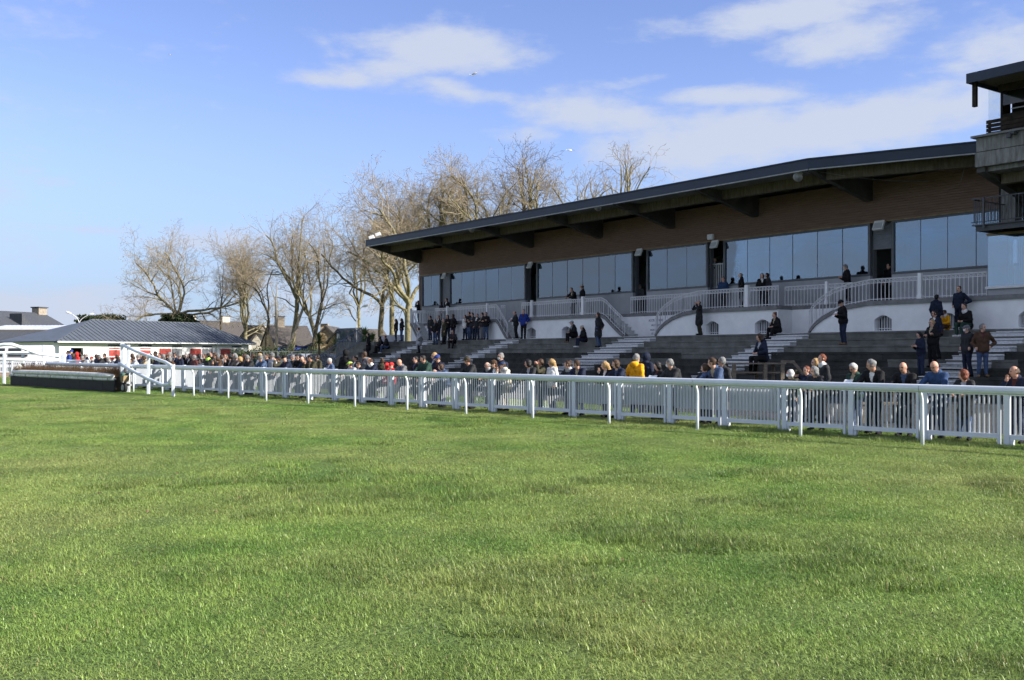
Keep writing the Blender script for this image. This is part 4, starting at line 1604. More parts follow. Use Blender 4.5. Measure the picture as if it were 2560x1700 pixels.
# bench on the apron, seen between the pickets
bench = thing('bench', 'plain timber bench on the dark apron behind the bald man in black leather', 'bench')
YB = 24.0
bx0, bx1 = px(2150, YB), px(2262, YB)
for (c, d, z) in ((YB, YB + .16, .44), (YB + .18, YB + .34, .44), (YB + .4, YB + .44, .78)):
    mb = MB()
    mb.box(bx0, bx1, c, d, ground_z(YB) + z, ground_z(YB) + z + (.05 if z < .7 else .12))
    mb.build('seat_plank' if z < .7 else 'backrest', M['wood_old'], bench)
for xx in (bx0 + .1, bx1 - .1):
    mb = MB()
    mb.box(xx - .04, xx + .04, YB + .02, YB + .34, ground_z(YB), ground_z(YB) + .437)
    mb.box(xx - .04, xx + .04, YB + .345, YB + .395, ground_z(YB), ground_z(YB) + .9)
    mb.build('leg', M['wood_old'], bench)
# ------------------------------------------------------------------ white betting hall with hipped metal roof
hall = thing('betting_hall', 'low white hall with red shutters and a grey hipped standing-seam roof', 'building')
HL, HR_ = np.array([px(148, 98), 98.0]), np.array([px(622, 118), 118.0])
hd = HR_ - HL
HLEN = np.linalg.norm(hd)
hd /= HLEN
hn = np.array([-hd[1], hd[0]])                     # back, away from the camera
HDEP = 9.0
GZ0 = ground_z(100)


def HH(u, v, z):
    p = HL + hd * u + hn * v
    return (p[0], p[1], GZ0 + z)


def u_of(x):
    k = (x - CX) / F
    return (HL[0] - k * HL[1]) / (k * hd[1] - hd[0])


def hb_(name, m, parent, *boxes, **kw):
    mb = MB(HH)
    for b in boxes:
        mb.box(*b)
    return mb.build(name, m, parent, **kw)


EAVE = 2.58
openings = [(u_of(177), u_of(208), 0.0, 2.02)]
wall = hb_('front_wall', M['white_paint'], hall, (0, openings[0][0], 0, .3, -.1, EAVE), (openings[0][0], openings[0][1], 0, .3, 2.02, EAVE), (openings[0][1], HLEN, 0, .3, -.1, EAVE))
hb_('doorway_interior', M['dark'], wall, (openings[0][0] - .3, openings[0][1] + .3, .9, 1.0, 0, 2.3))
hb_('side_wall', M['white_paint'], hall, (0, .3, .301, HDEP, -.1, EAVE), (HLEN - .3, HLEN, .301, HDEP, -.1, EAVE), (.3, HLEN - .3, HDEP - .3, HDEP, -.1, EAVE))


def shutter(x0, x1, y0=1.15, y1=2.0, lower=True):
    a, b = u_of(x0), u_of(x1)
    o = hb_('red_shutter', M['red_paint'], wall, (a, b, -.05, -.012, y0, y1))
    hb_('shutter_frame', M['white_paint'], o, (a - .06, a, -.07, -.004, y0 - .06, y1 + .06), (b, b + .06, -.07, -.004, y0 - .06, y1 + .06), (a, b, -.07, -.004, y1 + .002, y1 + .06), (a, b, -.07, -.004, y0 - .06, y0 - .002))
    return o


for x0, x1 in ((271, 299), (349, 376)):
    o = shutter(x0, x1, .95, 2.05)
    a, b = u_of(x0), u_of(x1)
    hb_('white_band', M['white_paint'], o, (a, b, -.058, -.051, 1.82, 1.92), (a, b, -.058, -.051, 1.12, 1.22))
for x0, x1, x2 in ((397, 427, 455), (474, 502, 531), (550, 576, 605)):
    shutter(x0, x1)
    a, b = u_of(x1 + 2), u_of(x2)
    fr = hb_('grille_window', M['shutter'], wall, (a, b, -.006, -.002, 1.15, 2.0))
    mb = MB(HH)
    q = a + .05
    while q < b:
        mb.box(q, q + .03, -.06, -.03, 1.15, 2.0)
        q += .12
    mb.box(a, b, -.062, -.028, 1.97, 2.02)
    mb.build('grille', M['iron_white'], fr)
    hb_('window_frame', M['white_paint'], fr, (a - .05, a, -.05, -.003, 1.1, 2.05), (b, b + .05, -.05, -.003, 1.1, 2.05))
    hb_('awning_board', M['navy_paint'], wall, (a + .1, b - .1, -.06, -.004, 2.2, 2.32))
for x0, x1 in ((270, 302), (346, 378)):
    hb_('awning_board', M['navy_paint'], wall, (u_of(x0), u_of(x1), -.06, -.004, 2.22, 2.34))
hb_('white_step_rail', M['white_paint'], wall, (u_of(463), u_of(472), -.8, -.75, .3, 1.0))
# roof: hip slopes of separate standing-seam sheets
OV = .55
RZ, EZ = 4.95, EAVE + .05
rv = HDEP / 2


def u_of_v(x, v):
    k = (x - CX) / F
    ax, ay = HL[0] + hn[0] * v, HL[1] + hn[1] * v
    return (ax - k * ay) / (k * hd[1] - hd[0])


r0, r1 = u_of_v(228, rv), u_of_v(500, rv)
core = MB(HH)
e0, e1, f0, f1 = -OV, HLEN + OV, -OV, HDEP + OV
core.add([(e0, f0, EZ), (e1, f0, EZ), (e1, f1, EZ), (e0, f1, EZ), (r0, rv, RZ - .03), (r1, rv, RZ - .03)], [(0, 1, 5, 4), (1, 2, 5), (2, 3, 4, 5), (3, 0, 4), (0, 3, 2, 1)])
roof_h = core.build('roof', M['zinc'], hall)
hb_('gutter', M['white_paint'], roof_h, (e0 - .05, e1 + .05, f0 - .13, f0 - .01, EZ - .12, EZ + .0))
hb_('soffit_board', M['shutter'], hall, (e0, e1, f0 + .02, -.002, EZ - .18, EZ - .06))


def front_z(v):
    return EZ + (RZ - EZ) * (v - f0) / (rv - f0)


k = 46
for i in range(k):
    a, b = e0 + (e1 - e0) * i / k, e0 + (e1 - e0) * (i + 1) / k - .012

    def vmax(u):
        if u < r0:
            return f0 + (rv - f0) * (u - e0) / (r0 - e0)
        if u > r1:
            return f0 + (rv - f0) * (e1 - u) / (e1 - r1)
        return rv
    va, vb = vmax(a), vmax(b)
    mb = MB(HH)
    mb.add([(a, f0, EZ + .012), (b, f0, EZ + .012), (b, vb, front_z(vb) + .012), (a, va, front_z(va) + .012)], [(0, 1, 2, 3)])
    w = .035
    mb.add([(b - w, f0, EZ + .012), (b, f0, EZ + .012), (b, vb, front_z(vb) + .012), (b - w, vb, front_z(vb) + .012),
            (b - w, f0, EZ + .08), (b, f0, EZ + .08), (b, vb, front_z(vb) + .08), (b - w, vb, front_z(vb) + .08)], [(4, 5, 6, 7), (0, 1, 5, 4), (1, 2, 6, 5), (3, 0, 4, 7)])
    mb.build('roof_sheet', M['zinc'], roof_h, fix=False)
mb = MB(HH)
mb.bar((r0, rv, RZ), (r1, rv, RZ), .2, .08)
mb.bar((e0, f0, EZ + .06), (r0, rv, RZ + .0), .16, .06)
mb.bar((e1, f0, EZ + .06), (r1, rv, RZ + .0), .16, .06)
mb.build('ridge_capping', M['zinc'], roof_h)
mb = MB(HH)
mb.tube([(u_of(541), -.2, EZ - .2), (u_of(541), -.08, EZ - .45), (u_of(541), -.06, .1)], .05, 6)
mb.build('downpipe', M['white_paint'], hall)


# ------------------------------------------------------------------ helpers for gabled houses
def house(name, label, x0, x1, Y0, Y1, y_eave, y_ridge, depth, wallm, roofm, group='houses beyond the racecourse', gable=None, windows=(), chim=()):
    """rectangular house seen from the front; x0..x1 are where its long side starts and ends, y_* its eaves and ridge heights"""
    a, b = np.array([px(x0, Y0), Y0]), np.array([px(x1, Y1), Y1])
    d = b - a
    Ln = np.linalg.norm(d)
    d /= Ln
    nn_ = np.array([-d[1], d[0]])
    g = ground_z((Y0 + Y1) / 2)
    t_ = thing(name, label, 'house', group)

    def X_(u, v, z):
        p = a + d * u + nn_ * v
        return (p[0], p[1], z)
    ze, zr = pz(y_eave, Y0), pz(y_ridge, Y0 + depth * .5)
    mb = MB(X_)
    mb.box(0, Ln, 0, depth, g - .3, ze)
    mb.add([(0, 0, ze), (0, depth, ze), (0, depth / 2, zr - .1)], [(0, 1, 2)])
    mb.add([(Ln, 0, ze), (Ln, depth, ze), (Ln, depth / 2, zr - .1)], [(0, 2, 1)])
    w = mb.build('wall', wallm, t_)
    o = .3
    mb = MB(X_)
    sl_ = (zr - ze) / (depth / 2)
    for sgn, v0 in ((1, -o), (-1, depth + o)):
        z0 = ze - o * sl_
        mb.hexa([(-.15, v0, z0), (Ln + .15, v0, z0), (Ln + .15, depth / 2, zr), (-.15, depth / 2, zr), (-.15, v0, z0 + .12), (Ln + .15, v0, z0 + .12), (Ln + .15, depth / 2, zr + .12), (-.15, depth / 2, zr + .12)])
    rf = mb.build('roof', roofm, t_)
    for (u, h, ww, m_) in chim:
        mb = MB(X_)
        uu = u * Ln
        mb.box(uu - ww / 2, uu + ww / 2, depth / 2 - .45, depth / 2 + .45, zr - 1.0, zr + h)
        c = mb.build('chimney', m_, rf)
        mb = MB(X_)
        mb.box(uu - ww / 2 - .08, uu + ww / 2 + .08, depth / 2 - .53, depth / 2 + .53, zr + h, zr + h + .12)
        mb.build('chimney_cap', M['slate'], rf)
    for (u0, u1, z0, z1, m_) in windows:
        mb = MB(X_)
        mb.box(u0 * Ln, u1 * Ln, -.06, -.004, g + z0, g + z1)
        q = mb.build('window', m_, w)
        mb = MB(X_)
        uu0, uu1 = u0 * Ln, u1 * Ln
        mb.box(uu0 - .08, uu0, -.09, -.005, g + z0 - .08, g + z1 + .08)
        mb.box(uu1, uu1 + .08, -.09, -.005, g + z0 - .08, g + z1 + .08)
        mb.box(uu0, uu1, -.09, -.005, g + z1, g + z1 + .08)
        mb.build('frame', M['white_paint'], q)
    return t_, X_, ze, zr, Ln, w, rf


# slate house and long sheds at the left edge
h1 = house('slate_house', 'old house with dark slate roof and tall stone chimney behind the long shed', -40, 168, 150, 165, 812, 776, 10, M['chimney'], M['slate'], chim=())
_, X_, ze, zr, Ln, w, rf = h1
mb = MB(X_)
mb.box(Ln - 1.6, Ln + .1, 4.2, 5.6, zr - 2.5, zr + .85)
c = mb.build('chimney', M['chimney'], rf)
mb = MB(X_)
mb.box(Ln - 1.75, Ln + .25, 4.05, 5.75, zr + .852, zr + 1.02)
mb.build('chimney_cap', M['slate'], rf)
mb = MB(X_)
mb.prism([(Ln * .42, ze - .2), (Ln * .56, ze - .2), (Ln * .42, ze + 1.9)], -.2, 2.2, axis=1)
mb.build('dormer', M['slate'], rf)
sh = thing('long_shed', 'long low shed with pale metal upper roof and dark slate lower roof', 'shed')
Ys = 125.0
xa, xb = px(-80, Ys), px(185, Ys)
g = ground_z(Ys)
mb = MB()
mb.box(xa, xb, Ys, Ys + 9, g, pz(855, Ys))
mb.build('wall', M['grey_wall'], sh)
mb = MB()
z0, z1, z2 = pz(858, Ys), pz(826, Ys), pz(809, Ys)
mb.hexa([(xa, Ys - .5, z0), (xb, Ys - .5, z0), (xb, Ys + 4.5, z1), (xa, Ys + 4.5, z1), (xa, Ys - .5, z0 + .15), (xb, Ys - .5, z0 + .15), (xb, Ys + 4.5, z1 + .15), (xa, Ys + 4.5, z1 + .15)])
mb.build('lower_roof', M['slate'], sh)
for k in range(26):
    a, b = xa + (xb - xa) * k / 26, xa + (xb - xa) * (k + 1) / 26 - .03
    mb = MB()
    mb.hexa([(a, Ys + 4.2, z1 + .2), (b, Ys + 4.2, z1 + .2), (b, Ys + 9.5, z2), (a, Ys + 9.5, z2), (a, Ys + 4.2, z1 + .3), (b, Ys + 4.2, z1 + .26), (b, Ys + 9.5, z2 + .06), (a, Ys + 9.5, z2 + .1)])
    mb.build('roof_sheet', M['pale_sheet'], sh)

# houses between the trees
house('white_gable_house', 'house with brown slate roof and pale chimneys right of the hall', 500, 640, 150, 156, 838, 803, 10, M['cream'], M['slate_brown'], chim=((.12, .9, 1.0, M['cream']), (.72, .8, 1.2, M['cream'])))
t_ = thing('cream_gable_house', 'cream gable end between the leaning trunks', 'house', 'houses beyond the racecourse')
Yg = 140.0
gx = lambda x: px(x, Yg)
gzz = lambda y: pz(y, Yg)
g = ground_z(Yg)
mb = MB()
mb.prism([(gx(628), g - .3), (gx(628), gzz(850)), (gx(657), gzz(815)), (gx(678), gzz(842)), (gx(660), gzz(872)), (gx(660), g - .3)], Yg, Yg + 12, axis=1)
mb.build('wall', M['cream'], t_)
mb = MB()
mb.hexa([(gx(590), Yg + .3, gzz(852)), (gx(629), Yg - .3, gzz(852)), (gx(658), Yg - .3, gzz(814)), (gx(618), Yg + .3, gzz(812)), (gx(590), Yg + 11, gzz(852)), (gx(629), Yg + 11, gzz(852)), (gx(658), Yg + 11, gzz(814)), (gx(618), Yg + 11, gzz(812))])
mb.build('roof', M['slate_brown'], t_)
mb = MB()
mb.bar((gx(627), Yg - .35, gzz(854)), (gx(657.5), Yg - .35, gzz(812.5)), .2, .25)
mb.bar((gx(657), Yg - .35, gzz(812.5)), (gx(680), Yg - .35, gzz(842)), .2, .25)
mb.build('verge_board', M['slate_brown'], t_)
M['blue_paint'] = mat('bright_blue_paint', (0.02, 0.05, 0.35), 0.6, 0.1, 4)
house('brown_roofed_house', 'long house with dark roof and bright blue shopfront behind the twin trunks', 688, 786, 128, 130, 862, 816, 9, M['stone_tan'], M['slate_brown'], chim=((.3, 1.2, 1.1, M['chimney']),),
      windows=((.05, .32, .2, 2.3, M['blue_paint']), (.46, .85, .2, 2.5, M['blue_paint']), (.52, .74, .9, 1.7, M['white_paint'])))


def gable_house(name, label, xl, xm, xr, ye, yr, Yg, stone, n_stone, win=None, roof_to=None, roof_y=None):
    """house whose stone gable faces the camera; the gable is laid in separate stones"""
    t_ = thing(name, label, 'house', 'houses beyond the racecourse')
    g = ground_z(Yg)
    X0, Xm, X1, ze, zr = px(xl, Yg), px(xm, Yg), px(xr, Yg), pz(ye, Yg), pz(yr, Yg)
    mb = MB()
    mb.prism([(X0, g - .2), (X0, ze), (Xm, zr), (X1, ze), (X1, g - .2)], Yg + .06, Yg + 8, axis=1)
    w = mb.build('wall', M['cream'], t_)
    rs = random.Random(len(name))
    z = g
    cnt = 0
    while z < zr - .15 and cnt < n_stone:
        h = rs.uniform(.24, .42)
        f = 0 if z < ze else (z + h * .6 - ze) / (zr - ze)
        a, b = X0 + (Xm - X0) * f, X1 + (Xm - X1) * f
        x = a
        while x < b - .08:
            e = min(b, x + rs.uniform(.3, .7))
            mb = MB()
            j = lambda: rs.uniform(-.025, .025)
            dp = rs.uniform(.0, .05)
            mb.hexa([(x + .02 + j(), Yg - dp, z + .015), (e - .02 + j(), Yg - dp, z + .015 + j()), (e - .01, Yg + .07, z + .01), (x + .01, Yg + .07, z + .01),
                     (x + .03 + j(), Yg - dp, z + h - .02 + j()), (e - .03 + j(), Yg - dp, z + h - .02), (e - .01, Yg + .07, z + h), (x + .01, Yg + .07, z + h)])
            mb.build('stone', rs.choice(stone), w, fix=False)
            cnt += 1
            x = e
        z += h
    mb = MB()
    o = .25
    mb.hexa([(X0 - o, Yg - .25, ze - .2), (Xm, Yg - .25, zr), (Xm, Yg + 9, zr), (X0 - o, Yg + 9, ze - .2), (X0 - o, Yg - .25, ze + .02), (Xm, Yg - .25, zr + .22), (Xm, Yg + 9, zr + .22), (X0 - o, Yg + 9, ze + .02)])
    if roof_to:
        XR, zR = px(roof_to, Yg + 4), pz(roof_y, Yg + 4)
        mb.hexa([(Xm - .05, Yg - .25, zr), (X1 + o, Yg - .25, ze - .2), (XR + 1.2, Yg + 3, ze - .2), (XR, Yg + 5, zR), (Xm - .05, Yg - .25, zr + .22), (X1 + o, Yg - .25, ze + .02), (XR + 1.2, Yg + 3, ze + .02), (XR, Yg + 5, zR + .2)])
    mb.hexa([(Xm, Yg - .25, zr), (X1 + o, Yg - .25, ze - .2), (X1 + o, Yg + 9, ze - .2), (Xm, Yg + 9, zr), (Xm, Yg - .25, zr + .22), (X1 + o, Yg - .25, ze + .02), (X1 + o, Yg + 9, ze + .02), (Xm, Yg + 9, zr + .22)])
    mb.build('roof', M['slate_brown'], t_)
    if win:
        (wx0, wx1, wy0, wy1) = win
        mb = MB()
        mb.box(px(wx0, Yg), px(wx1, Yg), Yg - .14, Yg - .06, pz(wy1, Yg), pz(wy0, Yg))
        o_ = mb.build('window', M['lamp_white'], w)
        mb = MB()
        a, b, c, d = px(wx0, Yg), px(wx1, Yg), pz(wy1, Yg), pz(wy0, Yg)
        for bx_ in ((a - .15, a, c - .1, d + .15), (b, b + .15, c - .1, d + .15), (a, b, d, d + .15)):
            mb.box(bx_[0], bx_[1], Yg - .16, Yg - .05, bx_[2], bx_[3])
        mb.build('window_surround', M['wood_dark'], o_)
    return t_


M['stone_a'] = mat('ochre_stone', (0.30, 0.215, 0.115), 0.9, 0.2, 6, 0.3, 14, 0.1)
M['stone_b'] = mat('pale_stone', (0.44, 0.345, 0.22), 0.9, 0.2, 6, 0.3, 14, 0.1)
M['stone_c'] = mat('brown_stone', (0.20, 0.14, 0.085), 0.9, 0.2, 6, 0.3, 14, 0.1)
g1 = gable_house('stone_gable_house', 'ochre stone gable house with chimney behind the twin trunks', 792, 815, 838, 842, 818, 122, [M['stone_a'], M['stone_b'], M['stone_b']], 150)
mb = MB()
mb.box(px(801, 126), px(818, 126), 126, 127.2, pz(830, 126), pz(809, 126))
mb.build('chimney', M['stone_b'], g1)
gable_house('brown_gable_house', 'brown gable house with one white attic window and a wide slate roof', 820, 845, 872, 856, 826, 112, [M['stone_a'], M['stone_c'], M['stone_c']], 140, win=(842, 850, 834, 846), roof_to=955, roof_y=827)

# ------------------------------------------------------------------ street lamps
def street_lamp(label, x, ybase, ytop, Y, arms, group='double street lamps'):
    t_ = thing('street_lamp', label, 'street lamp', group)
    g = ground_z(Y)
    X = px(x, Y)
    zf = pz(ybase, Y)
    mb = MB()
    mb.tube([(X, Y, g), (X, Y, (g + zf) / 2), (X, Y, zf)], [.09, .075, .055], 8)
    mb.build('pole', M['lamp_white'], t_, smooth=True)
    for (dx, ya) in arms:
        e = np.array([px(x + dx, Y), Y, pz(ya, Y)])
        b = np.array([X, Y, zf])
        pts = [b + (e - b) * np.array([t ** 1.9, 0, t ** .75]) for t in np.linspace(0, 1, 8)]
        mb = MB()
        mb.tube(pts, .04, 6)
        mb.build('arm', M['lamp_white'], t_, smooth=True)
        mb = MB()
        d = np.array([np.sign(dx), 0, .25])
        mb.tube([e - d * .1, e + d * .1, e + d * .45, e + d * .6], [.06, .13, .12, .04], 8)
        mb.build('lamp_head', M['lamp_white'], t_, smooth=True)


street_lamp('double street lamp rising behind the grey hall roof', 198, 812, 780, 130, ((-22, 783), (25, 787)))
street_lamp('double street lamp beside the palms and the stand', 892, 790, 760, 105, ((-16, 762), (16, 766)))

# ------------------------------------------------------------------ white van behind the far wing
def vehicle(name, label, cat, c, Ln, Wd, Ht, hd_, bodym, prof, glass, wheels_u, group=None):
    t_ = thing(name, label, cat, group)
    d = np.array([cos(hd_), sin(hd_)])
    n_ = np.array([-d[1], d[0]])

    def V_(u, v, z):
        p = np.array(c[:2]) + d * u + n_ * v
        return (p[0], p[1], c[2] + z)
    mb = MB(V_)
    k = len(prof)
    # body as a lofted hull: slightly narrower towards the roof
    vs = []
    for v in (-Wd / 2, Wd / 2):
        for (u, z) in prof:
            t = max(0, (z - Ht * .55) / (Ht * .45))
            vs.append((u * Ln, v * (1 - .14 * t), z))
    mb.add(vs, [tuple(range(k - 1, -1, -1)), tuple(range(k, 2 * k))] + [(i, (i + 1) % k, (i + 1) % k + k, i + k) for i in range(k)])
    body = mb.build('body', bodym, t_, bevel=.04)
    for (poly, nm) in glass:
        for sgn in (-1, 1):
            mb = MB(V_)
            vv = [(u * Ln, sgn * (Wd / 2 * (1 - .14 * max(0, (z - Ht * .55) / (Ht * .45))) + .006), z) for (u, z) in poly]
            mb.add(vv, [tuple(range(len(vv)))])
            mb.build(nm, M['glass_dark'], body, fix=False)
    for u in wheels_u:
        for sgn in (-1, 1):
            wheel('wheel', V_(u * Ln, sgn * (Wd / 2 - .08), .31), .31, .2, (n_[0], n_[1], 0), t_)
    return t_, V_, body


M['car_white'] = mat('white_car_paint', (0.74, 0.75, 0.76), 0.25, 0.02, 3, 0, 10, 0.6, coat=.5)
M['car_dark'] = mat('dark_car_paint', (0.02, 0.022, 0.028), 0.25, 0.05, 3, 0, 10, 0.6, coat=.5)
M['car_silver'] = mat('silver_car_paint', (0.40, 0.42, 0.45), 0.3, 0.04, 3, 0, 10, 0.6, metal=.4, coat=.5)
VANP = [(-.5, .35), (.5, .35), (.5, .95), (.47, 1.15), (.30, 1.95), (.25, 2.05), (-.48, 2.08), (-.5, 1.9)]
CARP = [(-.5, .3), (.5, .3), (.5, .7), (.46, .82), (.24, .95), (.08, 1.42), (-.24, 1.45), (-.42, 1.02), (-.5, .92)]
CARG = [([(.21, .97), (.07, 1.36), (-.06, 1.38), (-.06, .97)], 'front_window'), ([(-.08, .97), (-.08, 1.38), (-.23, 1.39), (-.37, 1.0)], 'rear_window')]
van, V_, body = vehicle('white_van', 'white van parked behind the far wing rails', 'van', (px(40, 82), 82, ground_z(82)), 5.4, 1.95, 2.1, pi, M['car_white'], VANP,
        [([(.36, 1.25), (.27, 1.85), (.08, 1.85), (.08, 1.2)], 'cab_window'), ([(.03, 1.2), (.03, 1.85), (-.25, 1.87), (-.25, 1.2)], 'side_window')], (.32, -.3))
mb = MB(V_)
mb.box(-2.5, 2.4, .982, 1.0, .62, .72)
mb.build('side_trim', M['black_rubber'], body)
for i, (x, Y, hdg, mm, lab) in enumerate(((745, 92, 2.6, 'car_silver', 'silver car parked behind the bending spectators'), (795, 88, 2.9, 'car_dark', 'dark car parked left of the white-haired man'),
                                         (690, 96, 2.8, 'car_white', 'white car parked behind the flat caps'))):
    vehicle('parked_car', lab, 'car', (px(x, Y), Y, ground_z(Y)), 4.3, 1.75, 1.45, hdg, M[mm], CARP, CARG, (.3, -.3), 'cars parked behind the crowd')

# ------------------------------------------------------------------ mesh site fence on posts behind the crowd
mf = thing('site_fence', 'galvanised mesh site fence running behind the crowd under the trees', 'fence')
Ym = 86.0
zt_ = pz(886, Ym) + .25
for i in range(8):
    a, b = px(626, Ym) + i * 1.15 * 1.0, px(626, Ym) + (i + 1) * 1.15 - .06
    mb = MB()
    for (p0, p1) in (((a, zt_), (b, zt_)), ((a, .45), (b, .45)), ((a, .4), (a, zt_)), ((b, .4), (b, zt_))):
        mb.bar((p0[0], Ym, p0[1]), (p1[0], Ym, p1[1]), .045, .045, up=(0, 1, 0))
    mb.build('panel_frame', M['steel_grey'], mf)
    mb = MB()
    q = a + .12
    while q < b:
        mb.box(q, q + .012, Ym - .006, Ym + .006, .45, zt_)
        q += .12
    mb.build('mesh_wires', M['steel_grey'], mf)['kind'] = 'stuff'
# side stair and railing at the far end of the terrace
es = thing('end_stair', 'concrete stair with blue-grey railing going down at the far end of the terrace', 'stair')
gb('landing', M['concrete'], es, (S_L - 6.0, S_L - .01, 36.2, 41, 0, ZT - .02))
gb('landing_parapet', M['grey_wall'], es, (S_L - 6.0, S_L - 2.6, 40.0, 40.2, ZT - .018, ZT + .55))
for k in range(9):
    gb('stair_step', M['concrete'], es, (S_L - 1.9, S_L - .02, 36.2 - .42 * (k + 1), 36.2 - .42 * k, 0, ZT - .02 - .26 * (k + 1)))
M['rail_blue'] = mat('blue_grey_steel', (0.10, 0.13, 0.19), 0.5, 0.1, 5)
mb = MB(G)
for (p, q) in (((S_L - 6, 36.3, ZT), (S_L - 2, 36.3, ZT)), ((S_L - 1.95, 36.2, ZT), (S_L - 1.95, 32.4, .3))):
    for i in range(28):
        t = i / 27
        c = [p[j] + (q[j] - p[j]) * t for j in range(3)]
        mb.box(c[0] - .012, c[0] + .012, c[1] - .012, c[1] + .012, c[2], c[2] + 1.0)
    mb.bar((p[0], p[1], p[2] + 1.0), (q[0], q[1], q[2] + 1.0), .05, .05)
    mb.bar((p[0], p[1], p[2] + .1), (q[0], q[1], q[2] + .1), .04, .04)
mb.build('handrail', M['rail_blue'], es)['kind'] = 'stuff'
# ------------------------------------------------------------------ bare plane trees
M['bark'] = mat('mossy_plane_bark', (0.10, 0.085, 0.045), 0.9, 0.3, 3.0, 0.4, 12, 0.1, col2=(0.30, 0.27, 0.17))
M['bark_dark'] = mat('dark_bark', (0.055, 0.048, 0.032), 0.9, 0.3, 3.0, 0.4, 12, 0.1, col2=(0.17, 0.145, 0.095))
M['bark_pale'] = mat('pale_peeling_bark', (0.22, 0.185, 0.13), 0.9, 0.3, 3.0, 0.3, 12, 0.1, col2=(0.44, 0.39, 0.29))
M['twig'] = mat('thin_twigs', (0.20, 0.162, 0.112), 0.9, 0.25, 2.0, col2=(0.36, 0.30, 0.21))
M['twig_dark'] = mat('dark_thin_twigs', (0.07, 0.055, 0.045), 0.9, 0.25, 2.0, col2=(0.13, 0.105, 0.085))


def frusta(seg, sides):
    """independent tapered tubes from an array of (p0, p1, r0, r1)"""
    S_ = np.array(seg, float)
    p0, p1, ra, rb = S_[:, 0:3], S_[:, 3:6], S_[:, 6], S_[:, 7]
    d = p1 - p0
    d /= np.linalg.norm(d, axis=1)[:, None] + 1e-9
    ref = np.where(np.abs(d[:, 2:3]) > .9, np.array([[1.0, 0, 0]]), np.array([[0, 0, 1.0]]))
    s = np.cross(d, ref)
    s /= np.linalg.norm(s, axis=1)[:, None] + 1e-9
    u = np.cross(d, s)
    k = len(S_)
    V = np.zeros((k, 2 * sides, 3))
    for j in range(sides):
        t = 2 * pi * j / sides
        w = s * cos(t) + u * sin(t)
        V[:, j] = p0 + w * ra[:, None]
        V[:, sides + j] = p1 + w * rb[:, None]
    base = (np.arange(k) * 2 * sides)[:, None]
    Fs = []
    for j in range(sides):
        a, b = j, (j + 1) % sides
        Fs.append(np.concatenate([base + a, base + b, base + b + sides, base + a + sides], 1))
    return V.reshape(-1, 3), np.concatenate(Fs)


def np_mesh(name, V, Fq, m, smooth=True):
    me = bpy.data.meshes.new(name)
    me.vertices.add(len(V))
    me.vertices.foreach_set('co', V.ravel())
    me.loops.add(Fq.size)
    me.loops.foreach_set('vertex_index', Fq.ravel().astype(np.int32))
    me.polygons.add(len(Fq))
    me.polygons.foreach_set('loop_start', np.arange(len(Fq), dtype=np.int32) * 4)
    me.polygons.foreach_set('loop_total', np.full(len(Fq), 4, np.int32))
    me.materials.append(m)
    me.update(calc_edges=True)
    if smooth:
        me.polygons.foreach_set('use_smooth', [True] * len(Fq))
    return me


